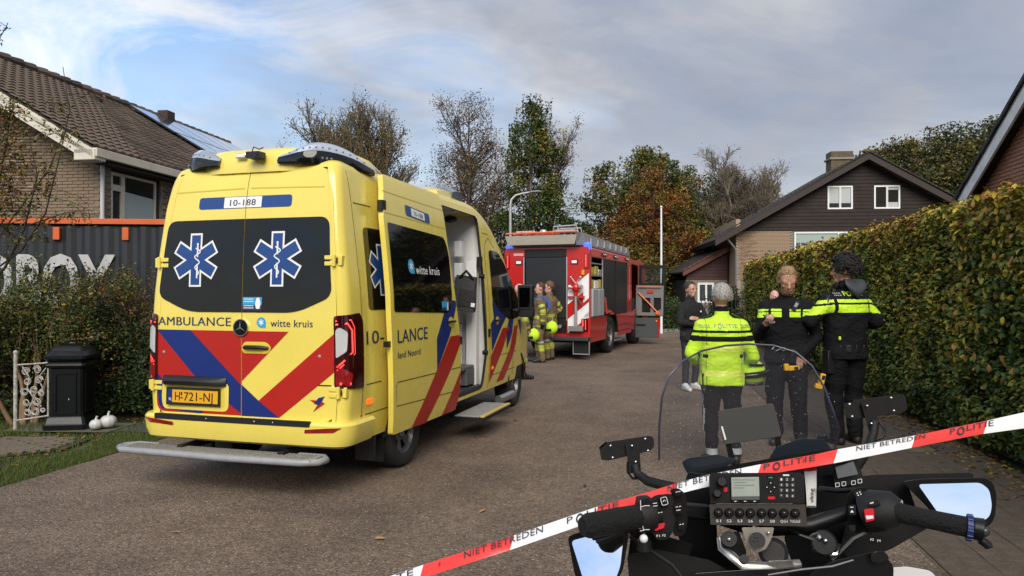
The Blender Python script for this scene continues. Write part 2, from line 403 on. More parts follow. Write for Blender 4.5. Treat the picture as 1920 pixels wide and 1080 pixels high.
# --- rear doors
def half(poly, side):   # clip a convex-ish polygon at the centre gap
    g = .004; out = []; k = len(poly)
    ins = (lambda p: p[0] <= -g) if side < 0 else (lambda p: p[0] >= g); xc = -g if side < 0 else g
    for i in range(k):
        a, c = poly[i], poly[(i+1) % k]
        if ins(a): out.append(a)
        if ins(a) != ins(c):
            t = (xc-a[0])/(c[0]-a[0]); out.append((xc, a[1]+t*(c[1]-a[1])))
    return out
WINO = rpoly([(-.885, 1.66), (-.56, 1.525), (.53, 1.525), (.855, 1.66), (.815, 2.33), (-.80, 2.33)], [.08, .12, .12, .08, .09, .09], 6)
DA = 'tall rear door'
STAR = mat('emblem_blue', (.010, .052, .21), .35)
def star(b, cx, cz, r, fn, m1, m2, off, w=.27, sx=1):
    def arm(rr, ww, m, o):
        pts = []
        for k in range(6):
            a = PI/2+k*PI/3
            for s_ in (1, -1): pts.append((cx+sx*(rr*math.cos(a)+s_*ww*math.sin(a)), cz+rr*math.sin(a)-s_*ww*math.cos(a)))
            a2 = a+PI/6; q = ww/math.sin(PI/6); pts.append((cx+sx*q*math.cos(a2), cz+q*math.sin(a2)))
        b.patch(pts, fn, m, off=o, g=.08)
    arm(r, r*w, m2, off); arm(r*.93, r*w-.07*r, m1, off+.0015)
def snake(b, cx, cz, h, fn, m, off, sx=1):
    n = 26; b.ribbon([(cx, cz-h*.5), (cx, cz+h*.5)], h*.05, fn, m, off)
    b.ribbon([(cx+sx*h*(.055+.055*(i/n))*math.sin(i/n*PI*5.2), cz-h*.42+h*.8*i/n) for i in range(n+1)], h*.036, fn, m, off+.0008)
    b.patch(circ(cx, cz+h*.5, h*.035, 8), fn, m, off=off+.001, g=.1)
for side in (-1, 1):
    b = MB(); b.patch(half(DOUT, side), RR, YEL, off=.002, g=.09, thick=.025)
    d = b.build('rear_door', AR, 30); d['label'] = 'left rear door with number plate' if side < 0 else 'right rear door with black pull handle'
    b = MB(); b.patch(half(WINO, side), RR, GLS, off=.008, g=.09, thick=.006)
    wdw = b.build('window', d, 30)
    b = MB(); star(b, -.49 if side < 0 else .34, 1.98, .235, RR, STAR, WHT, .0092); snake(b, -.47 if side < 0 else .34, 1.97, .30, RR, WHT, .0125)
    b.build('rescue_emblem', d, 0)
    # pressed crease as a flat strip, its shade put in as darker yellow
    b = MB(); cr = [(x*side, 2.60-.02*x) for x in np.linspace(.03, .78, 8)]; b.ribbon(cr, .012, RR, GAP if False else mat('crease_shade_yellow', (.55, .43, .04), .5), .003)
    b.build('crease', d, 0)
    # blue number band
    b = MB(); band = rpoly([(-.49, 2.425), (.45, 2.425), (.45, 2.53), (-.49, 2.53)], [.03]*4, 4); b.patch(half(band, side), RR, STAR, off=.0045, g=.1)
    b.patch(half([(-.225, 2.43), (.155, 2.43), (.155, 2.525), (-.225, 2.525)], side), RR, WHT, off=.006, g=.1)
    b.build('number_band', d, 0)
    # chevrons
    b = MB(); zt, zb = 1.365, .632; cl = lambda p: half(p, side)
    base = rpoly([(-.895, .64), (.88, .64), (.9, .95), (.895, zt), (-.898, zt), (-.9, .95)], [.09, .09, 0, 0, 0, 0], 4)
    if side < 0:
        b.patch(half(base, side), RR, RED, off=.0045, g=.1)
        b.patch([(-.895, .98), (-.895, .85), (-.87, .70), (-.84, .665), (-.46, .64), (-.40, .64), (-.40, .70), (-.80, .86), (-.84, .93)], RR, BLU, off=.006, g=.1)
        b.patch(half([(-.898, zt), (-.53, zt), (.0, .90), (.0, .655), (-.10, .72), (-.50, .98)], side), RR, BLU, off=.006, g=.1)
    else:
        b.patch([(.004, zt), (.46, zt), (.004, .935)], RR, RED, off=.0045, g=.1)
        b.patch([(.004, .905), (.17, .775), (.37, .638), (.004, .638)], RR, BLU, off=.0045, g=.1)
        b.patch([(.898, zt), (.898, 1.045), (.37, .638), (.17, .775)], RR, RED, off=.0045, g=.1)
    b.build('chevron_stripes', d, 0)
    b = MB(); b.ball(RR(-.82 if side < 0 else .75, 1.165, .004), (.014, .008, .014), STL); b.build('rivet', d)
    # hinges: one upper, one lower
    for z in (1.96, .87):
        b = MB(); p = CR(.0, z, .02, side)
        for dz in (-.025, .025): b.box((p[0]-.035*side, p[1]+.02, z+dz), (.09, .03, .035), YEL)
        b.box((p[0]+.05*side, p[1]+.05, z), (.05, .06, .085), YEL); b.cyl((p[0]+.012*side, p[1]+.0, z-.05), (p[0]+.012*side, p[1]+.0, z+.05), .016, YEL, 10)
        b.box((p[0]+.035*side, p[1]+.012, z), (.012, .012, .05), BLK)
        b.build('hinge', d, 30, .004)
    if side < 0:
        b = MB(); b.text('AMBULANCE', RR, -.885, 1.405, .075, .775, NAVY, .005); b.build('lettering', d, 0)
        b = MB(); b.patch(rpoly([(-.82, .665), (-.13, .665), (-.125, .885), (-.15, .91), (-.83, .91), (-.84, .75)], [.06, .06, .05, .02, .05, .05], 4), RR, YEL, off=.0075, g=.1)
        b.patch(rpoly([(-.76, .70), (-.17, .70), (-.17, .875), (-.77, .875)], [.04]*4, 4), RR, mat('recess_shade_yellow', (.70, .55, .05), .4), off=.009, g=.1); b.build('plate_recess', d, 0)  # flat patch; the shade of the recess is put into its darker yellow
        b = MB(); sec = lambda x: [(x, .0, .885), (x, -.05, .885), (x, -.062, .92), (x, -.035, .955), (x, .0, .965)]
        xs = [-.82, -.78, -.5, -.2, -.15]; rg = [[V(RR(q[0], q[2], -q[1]*(0.3 if i in (0, 4) else 1))) for q in sec(x)] for i, x in enumerate(xs)]
        b.loft(rg, BLK); b.build('grab_handle', d, 40)
        b = MB(); T = frame(RR(-.485, .785, .022), (1, 0, 0), (0, -1, .03)); b.T = T
        b.box((0, 0, 0), (.56, .155, .012), BLK); fl = lambda a, c, o: (a, c, .0065+o)
        b.patch([(-.26, -.055), (.26, -.055), (.26, .055), (-.26, .055)], fl, mat('plate_amber', (.72, .36, .01), .35), g=.3)
        b.patch([(-.26, -.055), (-.215, -.055), (-.215, .055), (-.26, .055)], fl, BLU, off=.0006, g=.3)
        b.text('NL', fl, -.25, -.04, .025, .028, WHT, .0012); b.text('H', fl, -.185, -.038, .076, .05, BLK, .0012); b.text('1', fl, -.125, .008, .03, .013, BLK, .0012)
        b.text('-721-NJ', fl, -.128, -.038, .076, .335, BLK, .0012); b.build('number_plate', d, 0)
    else:
        b = MB(); b.patch(rpoly([(.02, 1.175), (.26, 1.175), (.30, 1.225), (.25, 1.275), (.03, 1.275), (.0, 1.225)], [.05]*6, 4), RR, mat('recess_shade_yellow'), off=.0062, g=.1)
        b.tube([RR(.03, 1.225, .01), RR(.06, 1.23, .035), RR(.2, 1.23, .035), RR(.27, 1.222, .01)], [.014, .018, .018, .014], BLK, 10); b.build('pull_handle', d, 40)
        b = MB(); b.text('witte kruis', RR, .285, 1.405, .062, .40, NAVY, .005); b.build('lettering', d, 0); b = MB()
        b.patch(circ(.195, 1.44, .045, 20)+[], RR, SKYB, off=.005, g=.1); b.patch([(.195, 1.395), (.24, 1.395), (.24, 1.44)], RR, SKYB, off=.0052, g=.1)
        star(b, .195, 1.44, .026, RR, WHT, WHT, .006, .2); b.build('logo', d, 0)
        b = MB(); b.patch([(.012, 1.545), (.20, 1.545), (.20, 1.655), (.012, 1.655)], RR, SKYB, off=.0095, g=.2); b.patch([(.012, 1.545), (.20, 1.545), (.20, 1.59), (.012, 1.59)], RR, NAVY, off=.0105, g=.2)
        for z in (1.635, 1.615, 1.578, 1.56): b.patch([(.02, z), (.12, z), (.12, z+.006), (.02, z+.006)], RR, WHT, off=.0112, g=.3)
        b.patch(rpoly([(.145, 1.555), (.18, 1.555), (.19, 1.60), (.175, 1.65), (.15, 1.65), (.135, 1.60)], .01, 3), RR, WHT, off=.0112, g=.3); b.build('sticker', d, 0)
        b = MB(); b.patch([(.66, .80), (.76, .80), (.80, .775), (.69, .70), (.73, .76)], RR, RED, off=.005, g=.2); b.patch([(.70, .77), (.74, .82), (.80, .835), (.75, .76)], RR, BLU, off=.0057, g=.2)
        b.patch([(.74, .92), (.86, .92), (.86, .93), (.74, .93)], RR, BLK, off=.006, g=.2); b.build('union_badge', d, 0)
# number on the band crosses the door gap
b = MB(); b.text('10-188', RR, -.165, 2.448, .055, .26, NAVY, .0075); b.build('fleet_number', AR, 0)
b = MB(); b.patch(circ(-.0, 1.395, .075, 28), RR, CHR, off=.02, g=.1, thick=.02); b.patch(circ(-.0, 1.395, .066, 28), RR, BLKG, off=.022, g=.1)
for k in range(3):
    a = PI/2+k*2*PI/3; dx, dz = math.cos(a), math.sin(a); b.patch([(.008*-dz, 1.395+.008*dx), (.062*dx, 1.395+.062*dz), (.008*dz, 1.395-.008*dx)], RR, CHR, off=.026, g=.2)
b.build('star_badge', AR, 0)
# --- tail lights
for sg in (1, -1):
    fn = CR if sg > 0 else CL; b = MB()
    b.patch(rpoly([(-.03, .91), (.30, .885), (.30, 1.46), (.25, 1.525), (-.025, 1.50)], [.03]*5, 4), fn, TLD, off=.014, g=.04, thick=.02)
    b.patch(rpoly([(-.015, .93), (.10, .92), (.12, 1.02), (-.0, 1.10), (-.015, 1.10)], .02, 3), fn, TLR, off=.018, g=.05)
    b.patch(rpoly([(-.01, 1.15), (.07, 1.21), (.08, 1.37), (.02, 1.41), (-.01, 1.38)], .02, 3), fn, mat('reverse_lens', (.5, .5, .5), .15, coat=.4), off=.018, g=.05)
    for o2, wd in ((0, .013), (.028, .008)):
        b.ribbon([(-.005, 1.43+o2), (.08+o2, 1.44+o2), (.115+o2, 1.38+o2), (.115+o2, 1.20-o2*.5), (.04, 1.12-o2), (.0, 1.08-o2)], wd, fn, LIT, .019)
    b.ribbon([(.02, .945), (.10, .94)], .02, fn, LIT, .020)
    b.build('tail_light', AR, 40)
    b = MB(); b.patch(rpoly([(-.24, .535), (.01, .55), (.05, .59), (-.03, .585), (-.24, .565)], .008, 2), fn, TLR, off=.075, g=.05); b.build('reflector', AR, 0)
# --- bumper, step plate, tow bar step
b = MB()
def bsec(s, fn): return [V(fn(s, z, o)) for z, o in ((.40, -.02), (.43, .05), (.50, .07), (.60, .07), (.625, .045), (.63, -.02))]
ss = [-.86+.1*i for i in range(9)]+[0, .03, .06, .09, .12, .16, .3, .44]
rings = [bsec(s, CR) for s in ss]; lr = [bsec(s, CL) for s in ss][::-1]
b.loft(lr+rings, YEL, cap=True); b.build('rear_bumper', AR, 40)
b = MB(); b.patch(rpoly([(-.86, .585), (.70, .585), (.70, .632), (-.86, .632)], .01, 2), RR, BLK, off=.074, g=.2, thick=.03)
for x in (-.3, .18, .36): b.ball(RR(x, .61, .078), .008, CHR, 8, 5)
b.build('bumper_pad', AR, 30)
b = MB(); YS, ZS = -.16, .33; x0, x1 = -1.16, .86
b.tube([(x0+.30, YS+.17, ZS), (x0+.08, YS+.17, ZS), (x0, YS+.10, ZS), (x0+.01, YS+.01, ZS), (x0+.10, YS-.06, ZS), (0, YS-.09, ZS), (x1-.14, YS-.06, ZS), (x1-.02, YS, ZS), (x1, YS+.09, ZS), (x1-.06, YS+.17, ZS), (x1-.3, YS+.17, ZS)], .028, STL, 10)
b.build('step_rail', AR, 50)
b = MB(); b.box(((x0+x1)/2, YS+.045, ZS+.012), (x1-x0-.12, .19, .02), mat('grip_tread', (.34, .33, .31), .65, bump=.8, bscale=120, var=.3, vscale=40))
for x in np.arange(x0+.12, x1-.1, .035): b.box((x, YS+.045, ZS+.025), (.012, .17, .006), mat('grip_tread'))
b.build('step_tread', AR, 30)
b = MB()
for x in (-.55, .45): b.box((x, .15, .35), (.06, .5, .05), BLK)
b.box((0, .5, .42), (1.5, .5, .06), BLK); b.build('step_bracket', AR, 30)
# --- wheels
def wheel(cx, cy, sg, parent, r=.345, wd=.235, sp=6):
    b = MB(); w2 = wd/2
    b.lathe([(r*.62, -w2*.8), (r*.72, -w2), (r*.90, -w2), (r*.975, -w2*.82), (r, -w2*.5), (r, w2*.5), (r*.975, w2*.82), (r*.90, w2), (r*.72, w2), (r*.62, w2*.8)], RUB, ax='x', n=40)
    tyre_ = b
    o = empty('wheel', (0, 0, 0)); o.parent = parent; o.location = (cx, cy, r)
    tyre_.build('tyre', o, 40)
    b = MB(); f = w2*sg
    b.lathe([(r*.62, f*.8), (r*.60, f*.7), (r*.56, f*.35)], RIM, ax='x', n=32)
    b.lathe([(.0, f*.55), (r*.16, f*.55), (r*.18, f*.45), (r*.22, f*.40), (r*.30, f*.38)], RIM, ax='x', n=24)
    for k in range(sp):
        a = 2*PI*k/sp; a2 = a+2*PI/sp*.58; pts = []
        for rr in (r*.28, r*.59):
            for aa in (a, a2): pts.append((f*(.38 if rr < r*.4 else .5), rr*math.cos(aa), rr*math.sin(aa)))
        b.add(pts, [(0, 1, 3, 2)], RIM)
        b.ball((f*.57, r*.11*math.cos(a+.3), r*.11*math.sin(a+.3)), .012, CHR, 6, 4)
    b.lathe([(r*.59, f*.2), (0, f*.2)], BLK, ax='x', n=24); b.build('rim', o, 40)
    return o
for y in (RWY, FWY):
    for sg in (1, -1):
        wheel(.87*sg if y < 3 else .83*sg, y, sg, AR)
b = MB()
for y, rr in ((RWY, .43), (FWY, .45)):
    for sg in (1, -1): b.lathe([(rr, .98*sg if y < 3 else .955*sg), (rr, .55*sg)], BLK, o=(0, y, .36), ax='x', n=16, ang=PI)
for sg in (1, -1): b.box((sg*.82, .80, .30), (.24, .02, .34), BLK); b.box((sg*.86, .60, .33), (.18, .05, .28), BLK)
for sg in (1, -1): b.lathe([(.43, sg*.975), (.47, sg*.975), (.47, sg*.955)], BLK, o=(0, FWY, .36), ax='x', n=18, ang=PI)
b.build('wheel_housing', AR, 40)
# --- side panel details on the body right side
b = MB(); b.patch(rpoly([(.40, 1.54), (1.9, 1.54), (1.9, 2.27), (.42, 2.27)], .06, 4), SD, GLS, off=.004, g=.15); b.build('side_window', AR, 0)
b = MB(); star(b, .70, 1.90, .235, SD, STAR, WHT, .006); b.build('rescue_emblem', AR, 0)
b = MB(); b.text('10-', SD, .335, 1.245, .115, .33, NAVY, .004); b.build('lettering', AR, 0)
b = MB(); b.patch(rpoly([(.34, .72), (.46, .72), (.46, .77), (.34, .77)], .02, 3), SD, ORG, off=.012, g=.1, thick=.01); b.build('side_marker', AR)
b = MB(); b.patch(rpoly([(.285, .56), (.33, .56), (.33, 1.9), (.285, 1.9)], .01, 2), SD, YEL, off=.006, g=.2); b.build('door_stop_rail', AR, 0)
# --- sliding door
def SDD(y, z, o=0): p = SD(y, z, o+.115); return p
DP = rpoly([(.70, .40), (2.28, .385), (2.36, .55), (2.32, 1.2), (2.20, 1.74), (2.16, 2.07), (2.13, 2.55), (2.10, 2.76), (.76, 2.79), (.63, 2.4), (.60, 1.42), (.62, .9)], [.03, .08, .08, .1, .1, .1, .1, .05, .05, .1, .1, .1], 4)
b = MB(); b.patch(DP, SDD, YEL, g=.12, thick=.05); SLD = b.build('sliding_door', AR, 35)
b = MB(); b.patch(rpoly([(.665, 1.52), (2.0, 1.475), (2.10, 1.60), (2.13, 2.1), (2.06, 2.29), (.69, 2.335)], [.03, .08, .08, .08, .1, .03], 5), SDD, GLS, off=.006, g=.12); b.build('window', SLD, 0)
b = MB()
for z in (2.42, 2.62): b.ribbon([(y, z-.02*(y-.7)) for y in np.linspace(.66, 2.12, 10)], .008, SDD, mat('crease_shade_yellow'), .002)  # door creases without relief, their shade put into darker strips
for p in ([(2.33, .86), (.72, .88), (.69, .85), (.72, .66), (2.34, .60)],): b.ribbon(p, .008, SDD, GAP, .002)
b.build('panel_gap', SLD, 0)
b = MB(); b.patch(rpoly([(1.12, 2.44), (1.70, 2.405), (1.70, 2.505), (1.12, 2.545)], .03, 4), SDD, STAR, off=.004, g=.1)
b.patch([(1.25, 2.445), (1.57, 2.425), (1.57, 2.50), (1.25, 2.525)], SDD, WHT, off=.0055, g=.1); sk = lambda a, c, o: SDD(a, c-.07*(a-1.3), o)
b.text('10-188', sk, 1.31, 2.455, .045, .21, NAVY, .0065); b.build('number_band', SLD, 0)
b = MB(); b.text('witte kruis', SDD, 1.20, 1.875, .085, .60, WHT, .0075); b.build('window_lettering', SLD, 0); b = MB()
b.patch(circ(1.10, 1.945, .07, 20), SDD, SKYB, off=.0075, g=.1); b.patch([(1.10, 1.875), (1.17, 1.875), (1.17, 1.945)], SDD, SKYB, off=.0077, g=.1); star(b, 1.10, 1.945, .042, SDD, WHT, WHT, .009, .2)
b.build('logo', SLD, 0)
b = MB(); b.patch([(1.80, 1.50), (1.98, 1.50), (1.98, 1.60), (1.80, 1.60)], SDD, SKYB, off=.0075, g=.2); b.patch([(1.80, 1.50), (1.93, 1.50), (1.93, 1.535), (1.80, 1.535)], SDD, NAVY, off=.009, g=.2)
b.patch([(1.93, 1.505), (1.97, 1.505), (1.975, 1.59), (1.94, 1.58)], SDD, WHT, off=.010, g=.2); b.build('sticker', SLD, 0)
b = MB(); b.text('LANCE', SDD, .715, 1.235, .12, .68, NAVY, .004); b.build('lettering', SLD, 0); b = MB(); b.text('land Noord', SDD, .715, 1.095, .06, .50, NAVY, .004)
b.build('lettering', SLD, 0)
b = MB()
b.patch([(1.64, 1.22), (1.98, 1.62), (2.215, 1.60), (2.23, 1.55), (2.00, 1.23), (1.64, .90)], SDD, BLU, off=.003, g=.1)
b.patch([(1.62, .88), (2.02, 1.22), (2.31, 1.22), (2.315, 1.12), (1.98, .82), (1.46, .385), (1.11, .395)], SDD, RED, off=.003, g=.1)
b.patch([(2.345, .82), (2.345, .55), (2.28, .39), (1.88, .39)], SDD, RED, off=.003, g=.1); b.build('chevron_stripes', SLD, 0)
def hndl(fn, y, z, par):
    b = MB(); b.patch(circ(y, z, .075, 20, .055), fn, mat('recess_shade_yellow'), off=.005, g=.1); b.tube([fn(y-.08, z, .01), fn(y-.05, z+.005, .035), fn(y+.05, z+.005, .035), fn(y+.08, z, .01)], .014, BLK, 8); b.build('door_handle', par, 40)
hndl(SDD, 2.04, 1.375, SLD)
b = MB(); b.box(SDD(.58, 1.235, -.03), (.03, .12, .05), BLK); b.box(SDD(.66, 2.48, -.02), (.05, .08, .10), BLK); b.box((.93, 2.0, .47), (.12, .1, .05), BLK); b.build('runner', SLD, 20)
# --- front door
b = MB(); b.patch(rpoly([(3.86, 1.62), (4.2, 1.42), (4.62, 1.30), (5.2, 1.34), (5.22, 1.48), (4.86, 1.82), (4.52, 2.12), (4.30, 2.25), (3.90, 2.26)], [.05, .1, .1, .05, .05, .1, .1, .08, .08], 4), SD, GLS, off=.005, g=.1)
FDR = b.build('front_door', AR, 0); FDR['label'] = 'front door window frame and cheat panel'
b = MB()
b.patch([(3.76, 1.28), (3.80, .92), (4.22, 1.22), (4.58, 1.42), (4.26, 1.42), (3.90, 1.70), (3.86, 1.52), (3.9, 1.35)], SD, BLU, off=.003, g=.1)
b.patch([(3.76, .86), (4.28, 1.20), (4.60, 1.20), (4.20, .86), (3.76, .50), (3.76, .66)], SD, RED, off=.003, g=.1)
b.patch([(4.46, .90), (4.72, 1.10), (4.86, 1.40), (4.80, 1.42), (4.62, 1.38), (4.46, 1.15)], SD, BLU, off=.003, g=.1)
b.patch([(4.08, .48), (4.60, .88), (4.84, 1.2), (5.05, 1.22), (4.92, .95), (4.74, .75), (4.40, .48)], SD, RED, off=.004, g=.1)
b.patch([(5.1, 1.28), (5.25, 1.05), (5.25, 1.3)], SD, BLU, off=.003, g=.1); b.build('chevron_stripes', AR, 0)
hndl(SD, 4.04, 1.315, AR)
b = MB(); b.patch(rpoly([(3.80, .68), (3.88, .68), (3.88, .72), (3.80, .72)], .01, 2), SD, ORG, off=.01, g=.1); b.build('side_marker', AR)
# mirror
b = MB(); b.tube([(.93, 4.93, 1.42), (1.12, 4.96, 1.44), (1.16, 4.96, 1.5)], .035, BLK, 8)
b.T = TRS((1.15, 4.96, 1.62)); b.box((0, 0, 0), (.22, .14, .36), BLK); b.T = TRS((1.17, 4.96, 1.40)); b.box((0, 0, 0), (.2, .12, .14), BLK)
wm = b.build('wing_mirror', AR, 40, .035, 3); b = MB(); b.box((1.15, 4.885, 1.62), (.16, .006, .28), mat('mirror_glass', (.25, .27, .3), .08, metal=1)); b.build('mirror_glass', wm, 0)
# --- entry steps
b = MB(); b.box((1.14, 3.06, .245), (.36, 1.05, .05), BLK); b.box((1.12, 3.06, .275), (.30, 1.05, .014), mat('grip_tread')); b.box((1.305, 3.06, .277), (.05, 1.05, .02), mat('step_edge_yellow', (.55, .40, .12), .6)); b.build('entry_step', AR, 30, .004)
b = MB(); b.tube([(1.04, 3.98, .26), (1.06, 4.05, .26), (1.06, 4.55, .26)], .055, ALU, 12); b.build('cab_step', AR, 40)
# --- patient compartment seen through the opening
CMP = empty('patient_compartment', (0, 0, 0)); CMP.parent = AR
b = MB(); b.patch([(-hw(z)+.06, z) for z in (.45, 1, 1.7, 2.1, 2.5, 2.72)]+[(hw(z)-.06, z) for z in (2.72, 2.5, 2.1, 1.7, 1, .45)], lambda a, c, o: (a, 3.74-o, c), WIN, thick=.04, g=.4); b.box((.2, 3.66, 1.2), (.9, .06, 1.3), WIN); b.box((.80, 3.63, 1.3), (.14, .12, 1.6), WIN)
b.box((.66, 3.50, 2.25), (.10, .10, .2), WIN); b.box((.66, 3.50, 1.98), (.10, .10, .18), WIN); b.box((.33, 3.50, 1.62), (.42, .2, .03), WIN)
for z in (1.22, .98): b.box((.5, 3.535, z), (.28, .012, .20), mat('cabinet_door', (.70, .71, .72), .35))
b.build('partition', CMP, 30, .012)
b = MB(); b.box((0, 1.9, .47), (1.84, 3.5, .06), mat('floor_vinyl', (.05, .052, .055), .5)); b.box((.0, 1.9, 2.74), (1.4, 3.3, .03), WIN); b.patch([(.3, .5), (3.6, .5), (3.6, 2.7), (.3, 2.7)], lambda a, c, o: SL(a, c, o-.06), WIN, g=.4)
b.box((0, .28, 1.6), (1.5, .03, 2.1), mat('interior_dark', (.03, .03, .03), .7)); b.build('lining', CMP, 0)
b = MB(); b.box((.4, 3.35, .74), (.9, .4, .05), mat('grey_cabinet', (.12, .125, .13), .5)); b.box((.4, 3.42, .62), (.9, .3, .2), mat('grey_cabinet')); b.build('storage_bench', CMP, 0, .01)
b = MB(); b.tube([(.30, 3.12, .60), (.80, 3.12, .60)], .07, WHT, 14); b.ball((.28, 3.12, .60), .07, WHT); b.tube([(.5, 3.05, .60), (.52, 3.03, .66), (.62, 3.03, .57), (.70, 3.04, .63)], .012, BLK, 6); b.build('oxygen_bottle', CMP, 40)
b = MB(); b.tube([(.58, 3.47, 1.44), (.58, 3.46, 1.22)], .022, RED, 10); b.box((.58, 3.45, 1.26), (.05, .03, .10), WHT); b.build('safety_cutter', CMP, 30)
b = MB(); b.box((.72, 3.42, 1.08), (.025, .02, .10), BLK); b.ball((.72, 3.42, 1.30), .012, BLK); b.build('door_latch', CMP)
b = MB(); b.ball((.62, 3.3, 2.62), (.09, .09, .05), BLK); b.build('ceiling_speaker', CMP)
b = MB(); b.T = TRS((.83, 3.26, 1.68), (0, .12, .25)); b.box((0, 0, 0), (.30, .30, .44), mat('bag_nylon', (.01, .01, .011), .6, bump=.5, bscale=30), taper=(.8, .7)); b.box((.05, -.13, -.05), (.2, .05, .22), mat('bag_nylon')); b.box((.13, -.165, -.13), (.05, .01, .05), WHT)
b.tube([(-.08, -.1, .18), (0, -.16, .28), (.1, -.1, .18)], .02, mat('bag_nylon'), 6); b.build('kit_bag', CMP, 40, .035, 3)
b = MB()
for z in (1.9, .92): b.cyl(SD(3.58, z, -.05), SD(3.58, z, .012), .03, BLK, 10)
b.box(SD(3.58, 2.08, -.03), (.06, .06, .14), BLK); b.box(SD(3.68, 1.17, .004), (.02, .07, .10), BLK); b.build('door_buffer', AR, 30)
# --- roof light units
def roofz(y): return 2.92
b = MB()    # rear yellow fairing
def lxy(a): return .30+.565*math.sin(min(a, PI/2))**.75, .085+.95*(1-math.cos(a))**1.35
def lpath(t): a = t*1.35; return V((*lxy(a), 0)), V((math.sin(a)*.8, -math.cos(a), 0))
pl = [(0, .10)]+[(.3*k/3, .10) for k in (1, 2)]
for t in np.linspace(0, 1, 12): p_, n_ = lpath(t); q_ = p_-n_*.045*min(1, t*5); pl.append((q_.x, q_.y+.015))
pl += [(.76, 1.15), (.45, 1.3), (0, 1.35)]
full = [(-x, y) for x, y in pl[::-1]]+pl[1:-1]
cxy = V((0, .65, 0)); lv = [(2.74, 1.0, -.03), (2.82, 1.0, 0), (2.89, .985, .0), (2.935, .95, .0), (2.965, .86, .0), (2.98, .6, .0), (2.985, .2, 0)]
rg = [[V((x*k, .65+(y-.65)*k+(max(0, z-2.82)*.25), (z-max(0, y-.7)*.16*(z-2.74)*4))) for x, y in full] for z, k, _ in lv]
b.loft(rg, YEL, cap=True); b.build('rear_roof_fairing', AR, 50)
for sg in (1, -1):
    b = MB(); rg = []; rt = []
    for i, t in enumerate(np.linspace(0, 1, 14)):     # runs from the inner rear to the outer side
        a = t*1.35; X, Y = lxy(a); X *= sg; zb = 2.80-.03*t
        nrm = V((sg*math.sin(a)*.8, -math.cos(a), 0)); k = math.sin(PI*min(max(t, .03), .97))**.35; t2 = 1
        base = V((X, Y, 0)); q = lambda o, z: base+nrm*o+V((0, 0, z))
        rg.append([q(-.12, zb), q(.012, zb), q(.02, zb+.06*k), q(.0, zb+.125*k), q(-.12, zb+.13*k)])
        rt.append([q(-.20, zb+.125*k), q(.005, zb+.12*k), q(-.015, zb+.165*k), q(-.07, zb+.205*k), q(-.20, zb+.215*k)])
    b.loft(rg, BLKG, cap=True); lb = b.build('warning_light', AR, 60)
    b = MB(); b.loft(rt, CLR, cap=True); b.build('lens', lb, 60)
    b = MB()
    for t in np.linspace(.08, .9, 12):
        a = t*1.35; X, Y = lxy(a); X *= sg; k = math.sin(PI*t)**.35
        p = V((X, Y, 2.80-.03*t+.150*k))+V((sg*math.sin(a)*.8, -math.cos(a), 0))*-.012
        b.ball(p, (.011, .011, .010), mat('led_blue', (.12, .16, .24), .2), 8, 5)
    for t in (.45, .5, .55):
        a = t*1.35; b.ball((sg*(lxy(a)[0]+.012), lxy(a)[1]-.018, 2.84), .012, mat('led_blue'), 8, 5)
    b.build('led', lb, 40)
b = MB(); b.box((-.07, .085, 2.885), (.10, .03, .045), CHR); b.box((-.07, .068, 2.885), (.085, .01, .032), WHT); b.build('work_lamp', AR, 30, .006)
b = MB(); b.box((.10, .05, 2.875), (.13, .10, .055), BLK); b.box((.16, .03, 2.87), (.05, .06, .05), BLK); b.tube([(.05, .06, 2.90), (.08, .05, 2.95), (.12, .07, 2.93), (.14, .1, 2.95)], .006, BLK, 6); b.build('rear_camera', AR, 40, .012)
b = MB(); b.patch([(-.19, 2.775), (.15, 2.775), (.14, 2.80), (-.16, 2.80)], RR, TLR, off=.02, g=.05, thick=.02); b.build('brake_lamp', AR)
b = MB()   # front fairing with lamps on the roof above the cab
rg = []
for y in np.linspace(2.55, 3.95, 13):
    t = (y-2.55)/1.4; h = .13*math.sin(PI*min(1, t*1.1+.05))**.6; zt = 2.86-max(0, y-3.3)*.32
    rg.append([V((.76*(1-.06*t), y, zt-.03)), V((.74*(1-.06*t), y, zt+h*.45)), V((.55, y, zt+h*.95)), V((0, y, zt+h*1.1)), V((-.55, y, zt+h*.95)), V((-.74*(1-.06*t), y, zt+h*.45)), V((-.76*(1-.06*t), y, zt-.03))])
b.loft(rg, YEL, cap=True, closed=True); b.build('front_roof_fairing', AR, 50)
for y0, y1 in ((3.02, 3.38), (3.55, 3.86)):
    for sg in (1, -1):
        b = MB(); rg = []
        for t in np.linspace(0, 1, 6):
            y = y0+(y1-y0)*t; zt = 2.86-max(0, y-3.3)*.32; k = math.sin(PI*min(max(t, .08), .92))**.5; g2 = .13*math.sin(PI*min(1, (y-2.55)/1.4*1.1+.05))**.6
            rg.append([V((sg*x_, y, z_)) for x_, z_ in ((.70, zt), (.745, zt+.0), (.75, zt+.07*k+.02), (.68, zt+g2*.55+.07*k), (.56, zt+g2+.035*k), (.52, zt+g2*.5))])
        b.loft(rg, mat('smoked_lens', (.16, .20, .26), .06, coat=.6, var=.4, vscale=30)); b.build('warning_light', AR, 50)
b = MB(); b.cyl((.0, 2.4, 2.92), (.0, 2.4, 3.15), .006, BLK, 6); b.build('antenna', AR)
# grille, headlights
b = MB()
for sg in (1, -1): b.ball((sg*.74, 5.62, .95), (.16, .16, .13), CLR)
b.build('headlight', AR)
b = MB(); b.text('10-188', lambda a, c, o: (-a, 5.95+o, c), -.2, .9, .08, .4, NAVY); b.build('lettering', AR, 0)
